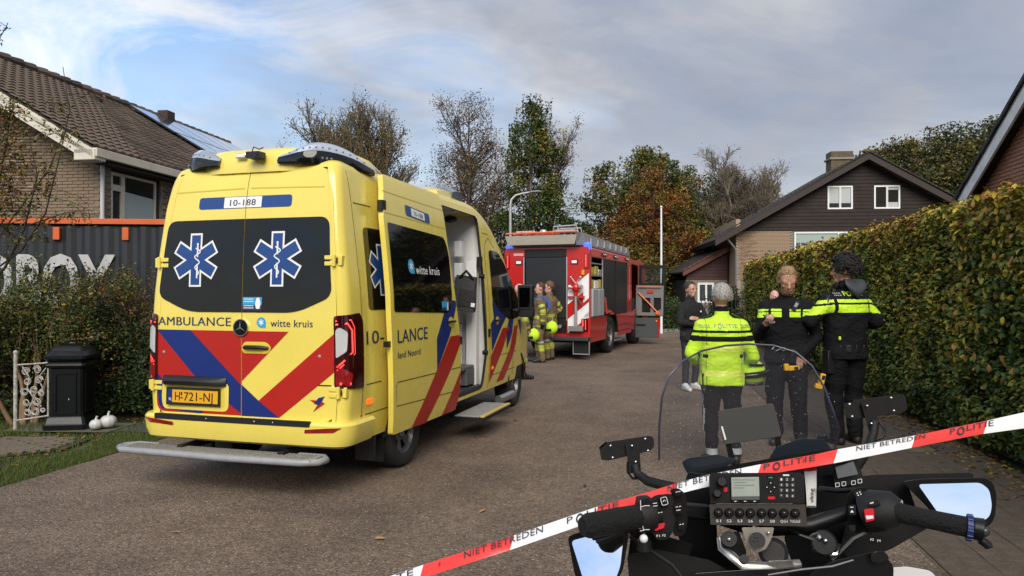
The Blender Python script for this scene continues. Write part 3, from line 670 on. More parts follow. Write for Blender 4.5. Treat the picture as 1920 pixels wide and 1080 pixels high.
# ================================================================ ground
def seeded(n): return np.random.default_rng(n)
def ground_mat(name, stops, s1, s2, bump, speck=None, rough=.85, s3=.42):
    m = bpy.data.materials.new(name); m.use_nodes = True; n = m.node_tree.nodes; l = m.node_tree.links; b = n['Principled BSDF']; b.inputs['Roughness'].default_value = rough
    t = n.new('ShaderNodeTexCoord')
    def nz(sc, d=6):
        x = n.new('ShaderNodeTexNoise'); x.inputs['Scale'].default_value = sc; x.inputs['Detail'].default_value = d; x.inputs['Roughness'].default_value = .65; l.new(t.outputs['Object'], x.inputs['Vector']); return x.outputs['Fac']
    def mth(op, a, c, d=None):
        q = n.new('ShaderNodeMath'); q.operation = op
        for i, v in enumerate((a, c, d)):
            if v is None: continue
            if hasattr(v, 'is_output'): l.new(v, q.inputs[i])
            else: q.inputs[i].default_value = v
        return q.outputs[0]
    f = mth('ADD', mth('MULTIPLY', nz(s1), .40), mth('MULTIPLY', nz(s2), .28)); f = mth('ADD', f, mth('MULTIPLY', nz(s3), .38))
    r = n.new('ShaderNodeValToRGB'); e = r.color_ramp.elements
    while len(e) < len(stops): e.new(.5)
    for i, (p, c) in enumerate(stops): e[i].position = p; e[i].color = (*c, 1)
    l.new(f, r.inputs[0]); col = r.outputs[0]
    h = nz(s2*1.5)
    if speck:
        vo = n.new('ShaderNodeTexVoronoi'); vo.inputs['Scale'].default_value = speck[0]; l.new(t.outputs['Object'], vo.inputs['Vector'])
        k = n.new('ShaderNodeSeparateColor'); l.new(vo.outputs['Color'], k.inputs[0])
        g = n.new('ShaderNodeMapRange'); g.inputs[1].default_value = speck[2]; g.inputs[2].default_value = speck[2]+.12; l.new(k.outputs[0], g.inputs[0])
        d = n.new('ShaderNodeMapRange'); d.inputs[1].default_value = .42; d.inputs[2].default_value = .25; l.new(vo.outputs['Distance'], d.inputs[0])
        mk = mth('MULTIPLY', g.outputs[0], d.outputs[0])
        mx = n.new('ShaderNodeMix'); mx.data_type = 'RGBA'; l.new(mk, mx.inputs[0]); l.new(col, mx.inputs[6]); mx.inputs[7].default_value = (*speck[1], 1); col = mx.outputs[2]
        mx2 = n.new('ShaderNodeMix'); mx2.data_type = 'RGBA'; mx2.blend_type = 'MULTIPLY'; mx2.inputs[0].default_value = .75; l.new(col, mx2.inputs[6])
        rr = n.new('ShaderNodeMapRange'); rr.inputs[3].default_value = .35; rr.inputs[4].default_value = 1.5; l.new(k.outputs[1], rr.inputs[0])
        cc = n.new('ShaderNodeCombineColor'); [l.new(rr.outputs[0], cc.inputs[i]) for i in range(3)]; l.new(cc.outputs[0], mx2.inputs[7]); col = mx2.outputs[2]
        h = mth('ADD', h, mth('MULTIPLY', vo.outputs['Distance'], -.8))
    l.new(col, b.inputs['Base Color'])
    bp = n.new('ShaderNodeBump'); bp.inputs['Strength'].default_value = bump; bp.inputs['Distance'].default_value = .012; l.new(h, bp.inputs['Height']); l.new(bp.outputs[0], b.inputs['Normal'])
    return m
ASPH = ground_mat('worn_asphalt', [(.38, (.075, .054, .039)), (.52, (.152, .108, .076)), (.68, (.225, .165, .118))], 1.3, 16, .9, (70, (.50, .43, .34), .85), .8)
SOIL = ground_mat('grass_and_soil', [(.42, (.018, .022, .008)), (.55, (.035, .045, .012)), (.68, (.07, .06, .03))], 1.2, 9, .8)
def sheet(name, pts, z, m, g=None):
    b = MB(); b.add([(x, y, z) for x, y in pts], [tuple(range(len(pts)))], m); o = b.build(name, None, 0); o['kind'] = 'structure'; return o
LE_ = lambda y: -4.35+.20*(y-6)          # left edge of the road
HX = lambda y: 4.50+.19*(y-6.5)          # front face of the right hedge
sheet('ground', [(-400, -300), (400, -300), (400, 900), (-400, 900)], -.03, SOIL)
rng = seeded(3)
le = [(LE_(y)+.05*noise.noise(V((y*1.7, 3, 0)))+(-.8 if y < 5.2 else 0)*min(1, (5.2-y)), y) for y in np.arange(30, -30, -.35)]
sheet('road', [(HX(y)-.05, y) for y in (-30, 0, 10, 20, 29.5)]+[(40, 30.2), (40, 36), (-40, 33), (-40, 29)]+le, 0, ASPH)
b = MB()
for x in np.arange(-1, 16, 1.0): b.box((x+.5, 30.0+(x-3)*.02 if x < 7 else 30.1, .06), (.985, .14, .14), mat('kerb_concrete', (.26, .24, .21), .8, var=.25))
o = b.build('kerb', None, 20, .01); o['kind'] = 'structure'
# paving strip under the hedge: single 30 cm slabs, mossy joints
o = sheet('pavement', [(HX(y)-1.55, y) for y in (1.0, 29.5)]+[(HX(y)+.1, y) for y in (29.5, 1.0)], .004, mat('joint_moss', (.17, .135, .075), .95, var=.4, vscale=14))
SLAB = ground_mat('worn_paving', [(.42, (.080, .060, .042)), (.55, (.125, .095, .066)), (.68, (.19, .15, .105))], 2.6, 17, .6, (110, (.30, .26, .2), .86), .85)
um = unitbox('paving_slab', SLAB)
ml = []; sc = []; ang = math.atan(.19)
for i in range(-1, 60):
    for j in range(5):
        yy = 2.0+i*.306+.153*(j % 2); xx = HX(yy)-.16-j*.306
        if rng.random() < .01: continue
        ml.append(TRS((xx, yy, .0045+rng.uniform(0, .004)), (rng.uniform(-.006, .006), rng.uniform(-.006, .006), -ang+rng.uniform(-.01, .01)), (.297, .297, .02))); sc.append(-yy)
pieces('paving_slab', um, ml, o, sc)
# ---------------------------------------------------------------- leaf clouds and branches
def leafcloud(name, C_, size, mats, parent=None, mi=None, up=.25, asp=.55, seed=1, kind=None, nrm=None):
    r = seeded(seed); n = len(C_); C_ = np.asarray(C_); size = np.broadcast_to(np.asarray(size), (n,))*r.uniform(.65, 1.3, n)
    N = r.normal(size=(n, 3)); N[:, 2] = np.abs(N[:, 2])+up
    if nrm is not None: N = N*.9+np.asarray(nrm)*.6
    N /= np.linalg.norm(N, axis=1)[:, None]; A = r.normal(size=(n, 3)); A -= (A*N).sum(1)[:, None]*N; A /= np.linalg.norm(A, axis=1)[:, None]+1e-9; B = np.cross(N, A)
    s = size[:, None]; dr = N*s*.16
    v = np.stack([C_-A*s*.5-dr, C_+B*s*asp*.5+A*s*.05, C_+A*s*.5-dr, C_-B*s*asp*.5+A*s*.05], 1).reshape(-1, 3)
    f = np.arange(n*4).reshape(n, 4); f = np.concatenate([f[:, [0, 1, 2]], f[:, [0, 2, 3]]], 1).reshape(-1, 3)
    if mi is None: mi = r.integers(0, len(mats), n)
    o = rawmesh(name, v, f, mats, np.repeat(mi, 2), parent)
    if kind: o['kind'] = kind
    return o
def leafm(name, *cols, rough=.55):
    m = mat(name, (.5, .5, .5), rough, isl=cols, spec=.3)
    return m
L_FO = leafm('leaf_far_olive', (.045, .045, .016), (.085, .075, .024), (.13, .105, .03)); L_FB = leafm('leaf_far_brown', (.07, .05, .022), (.11, .075, .03), (.09, .08, .03))
class Tree:
    """tapered branches grown recursively; batches are turned into one wood mesh"""
    def __init__(s, seed): s.r = seeded(seed); s.br = []; s.tips = []; s.all = []
    def grow(s, p, d, L, r, lev, spread=.6, kids=6, droop=0.0, upw=.15, ratio=.62, rr=.55, start=.3, wob=.12, K=5):
        R_ = s.r; pts = [p]; q = p.copy(); dd = d/np.linalg.norm(d)
        for i in range(K-1):
            dd = dd+R_.normal(size=3)*wob; dd[2] += upw*.3-droop*(i+1)*.25; dd /= np.linalg.norm(dd); q = q+dd*L/(K-1); pts.append(q.copy())
        pts = np.array(pts); s.br.append((pts, np.linspace(r, max(r*.35, .003), K), lev))
        if lev <= 1: s.all.append(pts[1:])
        if lev == 0: s.tips.append(pts[-1]); return
        for k in range(kids):
            t = start+(1-start)*(k+R_.random())/kids; x = t*(K-1); i = min(int(x), K-2); b = pts[i]*(1-(x-i))+pts[i+1]*(x-i); ax = pts[i+1]-pts[i]; ax /= np.linalg.norm(ax)
            v = R_.normal(size=3); v -= v.dot(ax)*ax; v /= np.linalg.norm(v)+1e-9
            nd = ax*math.cos(spread)+v*math.sin(spread); nd[2] += upw
            s.grow(b, nd, L*ratio*(1.15-.45*t)*R_.uniform(.75, 1.2), r*rr*(1.1-.5*t), lev-1, spread*1.05, kids, droop, upw, ratio, rr, .15, wob*1.2, K)
    def wood(s, name, m, parent, rmin=.0):
        b_v = []; b_f = []; o = 0
        for pts, rs, lev in s.br:
            n = 7 if lev >= 3 else (5 if lev == 2 else 3); K = len(pts); ax = pts[-1]-pts[0]; ax /= np.linalg.norm(ax)+1e-9
            u = np.cross(ax, [0.31, .17, .93] if abs(ax[2]) < .9 else [1, .1, 0]); u /= np.linalg.norm(u); w_ = np.cross(ax, u); a = np.arange(n)*2*PI/n
            ring = (np.cos(a)[:, None]*u+np.sin(a)[:, None]*w_)
            v = pts[:, None, :]+ring[None]*np.maximum(rs, rmin)[:, None, None]; b_v.append(v.reshape(-1, 3))
            i, j = np.meshgrid(np.arange(K-1), np.arange(n), indexing='ij'); j2 = (j+1) % n
            b_f.append((np.stack([i*n+j, i*n+j2, (i+1)*n+j2, (i+1)*n+j], -1).reshape(-1, 4))+o); o += K*n
        return rawmesh(name, np.concatenate(b_v), np.concatenate(b_f), [m], parent=parent, smooth=True)
    def leafpts(s, n, sd, lev1=True, sel=None):
        A = np.concatenate(s.all) if lev1 else np.array(s.tips); 
        if sel is not None: A = A[sel(A)]
        return A[s.r.integers(0, len(A), n)]+np.clip(s.r.normal(size=(n, 3)), -1.2, 1.2)*sd
BARK = mat('bark_grey_brown', (.085, .065, .048), .9, var=.4, vscale=6, bump=.6, bscale=20)
BARKD = mat('bark_dark', (.045, .034, .026), .9, var=.4, vscale=6)
BIRCH = mat('birch_bark', (.22, .19, .165), .8, col2=(.05, .04, .035), vscale=3)
L_OL = leafm('leaf_olive', (.075, .085, .016), (.14, .13, .022), (.21, .165, .03))
L_GR = leafm('leaf_green', (.030, .060, .012), (.055, .095, .018), (.095, .125, .026))
L_DK = leafm('leaf_dark_green', (.014, .030, .010), (.026, .048, .014), (.045, .065, .018))
L_YE = leafm('leaf_yellow', (.26, .19, .02), (.38, .25, .025), (.20, .18, .025))
L_BR = leafm('leaf_brown', (.15, .075, .025), (.24, .11, .03), (.10, .06, .022))
L_RU = leafm('leaf_russet', (.17, .055, .012), (.25, .085, .015), (.10, .038, .012))
L_PU = leafm('leaf_purple_brown', (.085, .045, .030), (.05, .03, .022), (.12, .065, .03))
def tree(name, label, x, y, seed, L, r, lev, leaves=0, lsz=.15, mats=(L_OL,), bark=BARK, sd=.25, mi=None, lean_=(0, 0), stems=1, rmin=.0, w8=None, cat='tree', group=None, z0=0, **k):
    root = empty(name, (x, y, z0), label=label, cat=cat, group=group); t = Tree(seed)
    for i in range(stems):
        a = 2*PI*i/stems+seed; o = .0 if stems == 1 else .25
        t.grow(np.array([o*math.cos(a), o*math.sin(a), -.05]), np.array([lean_[0]+(.28*math.cos(a) if stems > 1 else 0), lean_[1]+(.28*math.sin(a) if stems > 1 else 0), 1.0]), L, r, lev, **k)
    t.wood('trunk', bark, root, rmin)
    if leaves:
        p = t.leafpts(leaves, sd); m_ = None
        if w8: m_ = t.r.choice(len(mats), leaves, p=np.array(w8)/sum(w8))
        o = leafcloud('crown', p, lsz, list(mats), root, m_, seed=seed)
    return root, t
# ---------------------------------------------------------------- trees
TG = 'trees beyond the street'
tree('bare_tree', 'bare round-topped tree with thin olive twigs behind the ambulance roof', -7.6, 34, 11, 6.4, .22, 4, 14000, .10, (L_OL, L_BR), mat('twig_olive', (.13, .10, .06), .9), .3, stems=5, spread=.44, kids=6, upw=.22, ratio=.62, rmin=.011, wob=.09, w8=(2, 1))
def cone_tree(name, label, x, y, H_, W_, seed, n, lsz, mats, w8, prof, bark=BIRCH, tr=.16, cat='tree', group=None, clump=.42, ncl=170, trunk_to=.9, z0=0):
    root = empty(name, (x, y, z0), label=label, cat=cat, group=group); r = seeded(seed); t = Tree(seed)
    cs = []
    while len(cs) < ncl:
        h = r.uniform(prof[0][0], prof[-1][0]); R0 = lerp(prof, h)*W_; a = r.uniform(0, 2*PI); q = R0*math.sqrt(r.uniform(.05, 1))
        if r.random() < (R0/W_)**.8+.05: cs.append((q*math.cos(a)*r.uniform(.8, 1.15), q*math.sin(a), h*H_))
    cs = np.array(cs); K = 5; ptz = np.linspace(0, H_*trunk_to, 9); px_ = np.cumsum(r.normal(size=9)*.06)
    t.br.append((np.stack([px_, px_*.3, ptz], 1), np.linspace(tr, tr*.25, 9), 3))
    for c in cs[:]:
        z = max(.5, c[2]-np.linalg.norm(c[:2])*.75-.3); b0 = np.array([np.interp(z, ptz, px_), np.interp(z, ptz, px_)*.3, z]); m_ = (b0+c)/2+r.normal(size=3)*.12
        t.br.append((np.array([b0, b0*.6+m_*.4, m_, m_*.4+c*.6, c]), np.linspace(tr*.28, .012, 5), 1))
    t.wood('trunk', bark, root)
    k = r.integers(0, len(cs), n); sz = clump*r.uniform(.55, 1.3, len(cs)); p = cs[k]+np.clip(r.normal(size=(n, 3)), -1.35, 1.35)*sz[k][:, None]*.66
    mi = r.choice(len(mats), n, p=np.array(w8)/sum(w8)); cm = r.choice(len(mats), len(cs), p=np.array(w8)/sum(w8)); mi = np.where(r.random(n) < .55, cm[k], mi)
    leafcloud('crown', p, lsz, list(mats), root, mi, seed=seed); return root
cone_tree('ivy_clad_tree', 'tall narrow green tree with pale trunk beside the street lamp', 1.0, 37, 11.1, 2.7, 31, 30000, .15, (L_GR, L_DK, L_OL, L_YE), (5, 4, 3, .5),
          [(.05, .75), (.2, .95), (.4, 1), (.5, .75), (.6, .62), (.7, .42), (.8, .5), (.92, .30), (1.0, .08)], clump=.5, ncl=150)
cone_tree('birch_tree', 'tall loose birch with brown twigs left of the green tree', -2.1, 38.5, 12.0, 2.5, 23, 30000, .095, (L_BR, L_PU, L_FB, L_OL), (2, 4, 2, 1), [(.05, .8), (.25, 1), (.45, .9), (.65, .75), (.8, .55), (.92, .35), (1, .12)], clump=.55, ncl=210)
tree('birch_tree', 'bare inner branches of a second birch beside the brown one', -1.6, 39.5, 23, 8.8, .2, 4, 3000, .09, (L_BR, L_PU), BIRCH, .3, spread=.6, kids=6, droop=.05, upw=.15, ratio=.5, rmin=.011)
tree('slender_bare_tree', 'thin bare brown tree against the right flank of the green tree', 2.3, 40, 5, 8.4, .14, 4, 6000, .09, (L_BR, L_OL), BARK, .25, spread=.42, kids=6, upw=.25, ratio=.5, rmin=.009)
cone_tree('oak_tree', 'broad olive green oak right of the fire engine', 8.6, 48, 10.6, 4.8, 41, 46000, .18, (L_OL, L_GR, L_DK, L_BR), (6, 2, 3, 1.5),
          [(.12, .5), (.3, .85), (.5, 1), (.7, .98), (.85, .75), (.95, .45), (1, .15)], BARK, .3, clump=.62, ncl=200, trunk_to=.75)
cone_tree('russet_tree', 'rust coloured autumn tree behind the white flagpole', 7.9, 41, 8.2, 2.7, 43, 26000, .14, (L_RU, L_BR, L_YE, L_OL), (5, 3, .6, 1.6),
          [(.1, .6), (.3, .9), (.5, 1), (.7, .85), (.85, .6), (1, .15)], BARK, .18, clump=.45, ncl=130)
tree('spreading_bare_tree', 'large bare fan-shaped tree left of the brown gabled house', 14.6, 50, 61, 7.2, .3, 4, 4500, .11, (L_OL, L_BR), mat('twig_grey', (.15, .12, .09), .9), .5, stems=7, spread=.56, kids=7, upw=.18, ratio=.57, rmin=.013, wob=.10)
tree('young_bare_tree', 'smaller bare tree between the oak and the fan-shaped tree', 11.6, 50, 64, 6.4, .2, 4, 2500, .13, (L_OL, L_BR), BARK, .4, stems=3, spread=.42, kids=6, upw=.2, ratio=.55, rmin=.012)
WP = [(.15, .6), (.3, .9), (.5, 1), (.7, .95), (.85, .75), (1, .3)]
for i, (x, y, h, w_, lb) in enumerate(((31.0, 60, 13.5, 5.2, 'dark wooded crown directly right of the brown house ridge'), (36.5, 62, 15.2, 5.6, 'tall wooded crown in the middle of the belt behind the brown house'),
        (42.0, 63, 16.2, 5.6, 'tallest wooded crown close to the right brick gable'), (47, 60, 14.5, 5, 'wooded crown behind the brick gable roof'))):
    cone_tree('woodland_tree', lb, x+1.0, y, h, w_*1.08, 70+i, 50000, .26, (L_FO, L_FB, L_DK, L_OL), (6, 2, 3, 1.5), WP, BARKD, .3, clump=.95, ncl=230, trunk_to=.8, group='woodland behind the brown house')
for i, (x, y, h, w_, ms, w8, lb) in enumerate(((3.2, 44, 5.6, 3.2, (L_GR, L_OL, L_DK), (3, 2, 3), 'low dark green tree hidden behind the fire engine ladder'), (6.2, 40, 4.4, 2.4, (L_OL, L_GR, L_YE), (3, 2, 1), 'bushy olive tree above the fire engine cab'),
        (10.8, 42, 5.0, 2.2, (L_OL, L_YE, L_GR), (3, 1.3, 2), 'yellow-green bushy tree right of the flagpole'), (13.4, 46, 4.8, 3.0, (L_FO, L_FB, L_DK), (3, 2, 2), 'green thicket at the foot of the bare trees'), (-5, 42, 6, 4, (L_OL, L_BR, L_GR), (2, 2, 2), 'mixed thicket behind the ambulance cab'), (-1.5, 44, 6, 3.5, (L_OL, L_BR, L_GR), (2, 1, 2), 'mixed thicket below the birch'), (18.0, 52, 5.0, 3.4, (L_FO, L_GR, L_FB), (3, 1, 2), 'thicket behind the dark red garage roof'))):
    cone_tree('bushy_tree', lb, x, y, h*1.05, w_*1.1, 90+i, 18000, .17, ms, w8, [(.02, .8), (.3, 1), (.6, .95), (.85, .6), (1, .2)], BARKD, .12, clump=.6, ncl=80, group='low trees along the end of the street')
for i, (x, y, h, w_, ms, lb) in enumerate(((9.2, 31.6, 1.9, .7, (L_DK,), 'dark conical yew left of the watching civilian'), (10.9, 31.5, 3.2, 1.1, (L_OL, L_GR), 'loose green bush at the end of the long hedge'), (6.6, 31.4, 1.3, 1.6, (L_DK, L_GR), 'low dark hedge plant by the far kerb'))):
    cone_tree('garden_bush', lb, x, y, h, w_, 120+i, 7000, .10, ms, [1]*len(ms), [(.02, .9), (.4, 1), (.75, .7), (1, .2)], BARKD, .06, clump=.25, ncl=90, cat='bush')
# ---------------------------------------------------------------- long hedge on the right
HR = empty('beech_hedge', (HX(6.5), 6.5, 0), -ang, 1, 'long clipped hedge turning yellow along the right of the pavement', 'hedge')
r = seeded(5)      # local: y along the hedge, x into it
TOP = 2.55
def hp(n, y0, y1, lsz, front=.78):
    y = r.uniform(y0, y1, n); fr = r.random(n) < front
    z = np.where(fr, r.uniform(.08, TOP+.05, n), TOP+r.normal(size=n)*.05); x = np.where(fr, np.abs(r.normal(size=n))*.09-.03, r.uniform(0, 1.0, n))
    lump = .10*np.array([noise.noise(V((a*1.3, c*1.3, 0))) for a, c in zip(y, z)])+.05*np.array([noise.noise(V((a*4, c*4, 7))) for a, c in zip(y, z)])
    x = x+lump+np.where(z < .5, (.5-z)*.35, 0); z = z+np.where(fr, 0, lump*1.0+.06*np.array([noise.noise(V((a*2.2, c*2, 3))) for a, c in zip(y, x)]))
    dens = np.array([noise.noise(V((a*2.6, c*2.6, 11))) for a, c in zip(y, z)]); keep = (dens > -.32)|(r.random(n) < .35)
    P_ = np.stack([x, y, z], 1)[keep]; zz = z[keep]; yl = np.array([noise.noise(V((p[1]*.9, p[2]*1.1, 21))) for p in P_])
    q = r.random(len(P_))+yl*.55+np.clip((zz-1.6)*.42, -.10, .55); mi = np.digitize(q, [.14, .50, .86, 1.10]); sg = np.where(fr[keep], 1, 0)  # yellower upwards: autumn leaves, with the lit top put into the colour
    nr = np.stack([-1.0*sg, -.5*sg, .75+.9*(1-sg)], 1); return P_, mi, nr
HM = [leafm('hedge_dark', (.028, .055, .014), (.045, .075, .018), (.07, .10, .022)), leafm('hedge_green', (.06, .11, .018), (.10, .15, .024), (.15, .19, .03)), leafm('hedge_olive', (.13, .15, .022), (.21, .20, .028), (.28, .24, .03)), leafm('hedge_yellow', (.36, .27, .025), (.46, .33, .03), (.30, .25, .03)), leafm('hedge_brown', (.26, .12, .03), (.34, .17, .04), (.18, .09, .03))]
P1, m1, n1_ = hp(52000, -3.5, 6.5, .07); near = np.argsort(P1[:, 1]*1.0+np.abs(P1[:, 0])*0+r.random(len(P1))*1.2)[:300]
vis = (P1[:, 1] > .1) & (P1[:, 1] < 1.6) & (P1[:, 2] > .8) & (P1[:, 0] < .08); cand = np.where(vis)[0]; near = r.choice(cand, min(300, len(cand)), replace=False)
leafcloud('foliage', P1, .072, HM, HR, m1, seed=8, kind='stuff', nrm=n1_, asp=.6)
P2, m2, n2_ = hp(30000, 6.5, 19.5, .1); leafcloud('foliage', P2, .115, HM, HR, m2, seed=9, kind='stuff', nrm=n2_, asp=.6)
for k, m_ in enumerate(HM):
    me = bpy.data.meshes.new('leaf'); me.from_pydata([(-.038, 0, 0), (-.012, .019, .006), (.016, .017, .007), (.04, 0, 0), (.016, -.017, .007), (-.012, -.019, .006)], [], [(0, 1, 5), (1, 2, 4, 5), (2, 3, 4)]); me.materials.append(m_)
    for i in near[k::5]:
        p = P1[i]; o = bpy.data.objects.new('leaf', me); C.objects.link(o); o.parent = HR
        o.matrix_local = TRS((p[0]-.05, p[1], p[2]), (r.uniform(-.5, .5), -1.1+r.uniform(-.5, .5), r.uniform(0, 6.3)))
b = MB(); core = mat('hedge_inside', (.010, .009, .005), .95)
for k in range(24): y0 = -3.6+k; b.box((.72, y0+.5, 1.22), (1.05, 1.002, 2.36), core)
b.build('branches', HR, 0)  # near-black filler boxes added behind the leaves, no branches modelled
# leaf litter at its foot
yy = r.uniform(3, 24, 2600); pp = np.stack([HX(yy)-np.abs(r.normal(size=2600))*.28+.15, yy, np.full(2600, .025)], 1)
leafcloud('leaf_litter', pp, .06, [L_BR, L_RU, L_OL, L_YE], None, seed=12, up=4, kind='stuff')
# ---------------------------------------------------------------- bricks
def brickwall(parent, o, u, poly, bm, mm, seed, score=None, bw=.21, bh=.052, gap=.011, proud=.012, skip=lambda a, c: False, mortar=True):
    """wall face: o + u*a + z*c, outward normal n; bricks whose centre lies in poly"""
    u = V(u).normalized(); n = V((u.y, -u.x, 0)); r = seeded(seed); ml = []; sc = []
    xs = [p[0] for p in poly]; z_ = [p[1] for p in poly]
    def ins(x, y):
        c = False; j = len(poly)-1
        for i in range(len(poly)):
            if (poly[i][1] > y) != (poly[j][1] > y) and x < (poly[j][0]-poly[i][0])*(y-poly[i][1])/(poly[j][1]-poly[i][1])+poly[i][0]: c = not c
            j = i
        return c
    row = 0; z = min(z_)
    rot = M((( u.x, -n.x*-1, 0, 0), (u.y, n.y, 0, 0), (0, 0, 1, 0), (0, 0, 0, 1)))
    while z < max(z_):
        x = min(xs)-(row % 2)*(bw+gap)/2
        while x < max(xs):
            cx_, cz_ = x+bw/2, z+bh/2
            if ins(cx_, cz_) and not skip(cx_, cz_):
                p = V(o)+u*cx_+n*(proud-.05+r.uniform(0, .004))+V((0, 0, cz_)); T = M.Translation(p) @ M.Rotation(math.atan2(u.y, u.x), 4, 'Z') @ M.Diagonal((bw, .1, bh, 1)); ml.append(T)
                w_ = p if parent is None else parent.matrix_basis @ p; sc.append(-(w_-V((0, 0, EYE))).length)
            x += bw+gap
        z += bh+gap; row += 1
    return ml, sc
MORT = mat('mortar', (.20, .18, .15), .9, var=.2)
def wallbox(b, o, u, poly, th, m, off=0):
    u = V(u).normalized(); n = V((u.y, -u.x, 0)); b.patch(poly, lambda a, c, k: V(o)+u*a+V((0, 0, c))+n*k, m, off=off, g=4, thick=th)
TILE = mat('roof_tile_brown', (.085, .062, .047), .8, isl=((.05, .038, .03), (.10, .072, .053), (.15, .11, .085)), var=.25, vscale=2, bump=.4, bscale=30)
def tileunit(name, m):
    me = bpy.data.meshes.new(name); vs = []
    for y, dz in ((-.5, .0), (.56, -.5)):
        for x, z in ((-.5, .2), (-.28, .62), (-.02, .5), (.22, .05), (.5, .2)): vs.append((x, y, z+.6+(-dz*-1 if y > 0 else 0)))
    for x, z in ((-.5, .2), (-.28, .62), (-.02, .5), (.22, .05), (.5, .2)): vs.append((x, -.5, z-.25))
    me.from_pydata(vs, [], [(i, i+1, i+6, i+5) for i in range(4)]+[(10+i, 11+i, i+1, i) for i in range(4)]); me.materials.append(m); me.update(); return me
# ---------------------------------------------------------------- left house
d = V((.1375, .9905, 0)); rt = V((.9905, -.1375, 0))
LH = empty('left_house', (-7.83, 13.9, 0), -math.atan2(.1375, .9905), 1, 'brown brick house with solar panels on its tiled roof, behind the container', 'house')
ZE, XR, ZR, LEN = 4.30, -4.3, 6.98, 12.3; slope = (ZR-ZE)/(.25-XR)
PALEB = mat('brick_brown_buff', (.20, .145, .095), .85, isl=((.12, .085, .055), (.20, .145, .095), (.26, .19, .125)), var=.2, vscale=1.5, bump=.4, bscale=50)
b = MB()
gp = [(0, 0), (0, ZE-.05), (XR, ZR-.12), (2*XR, ZE-.05), (2*XR, 0)]
b.patch(gp, lambda a, c, k: (a, -k, c), MORT, off=-.01, g=5, thick=.2)
WX0, WX1, WZ0, WZ1 = .34, 1.92, 2.3, 4.06
b.patch([[(0, 0), (LEN, 0), (LEN, ZE-.02), (0, ZE-.02)], [(WX0, WZ0), (WX1, WZ0), (WX1, WZ1), (WX0, WZ1)]], lambda a, c, k: (k, a, c), MORT, off=-.01, g=5, thick=.2)
b.build('wall', LH, 0)
ub = unitbox('brick', PALEB)
ml, sc = brickwall(LH, (2*XR+4.2, 0, 0), (1, 0, 0), [(0, 2.0), (4.4, 2.0), (4.4, 4.25), (.1, 6.9)], PALEB, MORT, 3)
ml2, sc2 = brickwall(LH, (0, 0, 0), (0, 1, 0), [(0, 2.3), (5.6, 2.3), (5.6, 4.25), (0, 4.25)], PALEB, MORT, 4, skip=lambda a, c: WX0-.1 < a < WX1+.1 and c < WZ1+.05)
pieces('brick', ub, ml+ml2, LH, sc+sc2)
b = MB(); ox, fy = .25, -.5     # roof slabs
def rslab(b, x0, z0, x1, z1, y0, y1, th, m):
    nn = V((z0-z1, 0, x1-x0)).normalized()*-1 if False else V((-(z1-z0), 0, (x1-x0))).normalized()
    if nn.z < 0: nn = -nn
    P4 = [V((x0, y0, z0)), V((x1, y0, z1)), V((x1, y1, z1)), V((x0, y1, z0))]; b.add(P4+[p-nn*th for p in P4], [(0, 1, 2, 3), (7, 6, 5, 4), (0, 4, 5, 1), (1, 5, 6, 2), (2, 6, 7, 3), (3, 7, 4, 0)], m); return nn
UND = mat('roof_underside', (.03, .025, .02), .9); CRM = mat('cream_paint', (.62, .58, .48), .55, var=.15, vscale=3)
rslab(b, ox, ZE, XR, ZR, fy, LEN+.3, .10, UND); rslab(b, 2*XR-ox, ZE, XR, ZR, fy, LEN+.3, .10, UND); b.build('roof', LH, 0)
ut = tileunit('roof_tile', TILE); tl_ = math.hypot(XR-ox, ZR-ZE); pit = math.atan2(ZR-ZE, ox-XR); ml = []; sc = []; r = seeded(6)
nr_, nc_ = 21, 54
for i in range(nr_):
    for j in range(nc_):
        t = (i+.5)/nr_; x = ox+(XR-ox)*t; z = ZE+(ZR-ZE)*t; y = fy+(LEN+.8)*(j+.5)/nc_
        ml.append(TRS((x, y, z+.0), (0, 0, 0)) @ M.Rotation(pit, 4, 'Y') @ M.Rotation(PI/2, 4, 'Z') @ M.Diagonal(((LEN+.8)/nc_*1.02, tl_/nr_, .06, 1))); sc.append(-y-.2*(nr_-i))
pieces('roof_tile', ut, ml, LH, sc)
b = MB()
for j in range(34): b.tube([(XR, fy+j*.38, ZR+.06), (XR, fy+j*.38+.40, ZR+.085)], [.11, .13], TILE, 8)
b.build('ridge_tiles', LH, 40)
b = MB(); b.add([(ox+.0, fy-.03, ZE-.10), (XR, fy-.03, ZR-.12), (XR, fy-.03, ZR-.34), (ox-.32, fy-.03, ZE-.12), (ox+0, fy-.03, ZE-.28), (ox-.02, fy+.0, ZE-.10), (XR, fy+.0, ZR-.12), (XR, fy+.0, ZR-.34), (ox-.32, fy+.0, ZE-.12)], [(0, 1, 2, 3), (5, 6, 1, 0), (3, 2, 7, 8)], CRM)
b.add([(ox+.02, fy-.03, ZE-.04), (XR, fy-.03, ZR-.04), (XR, fy-.03, ZR-.20), (ox+.02, fy-.03, ZE-.20)], [(0, 1, 2, 3)], CRM); b.build('bargeboard', LH, 0)
b = MB(); b.box((ox+.03, LEN/2-.2, ZE-.10), (.12, LEN+.62, .16), CRM); b.box((ox-.15, fy+.12, ZE-.14), (.42, .30, .20), CRM); b.build('gutter', LH, 0, .01)
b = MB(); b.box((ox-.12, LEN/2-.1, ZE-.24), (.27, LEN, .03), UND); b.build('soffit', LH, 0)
b = MB(); b.cyl((.05, .02, 0), (.05, .02, ZE-.16), .04, mat('grey_pipe', (.45, .45, .45), .5), 10)
for z in (1.5, 3.0): b.cyl((.05, .02, z), (.05, .02, z+.05), .048, mat('grey_pipe'), 10)
b.build('downpipe', LH, 40)
b = MB(); wf = CRM
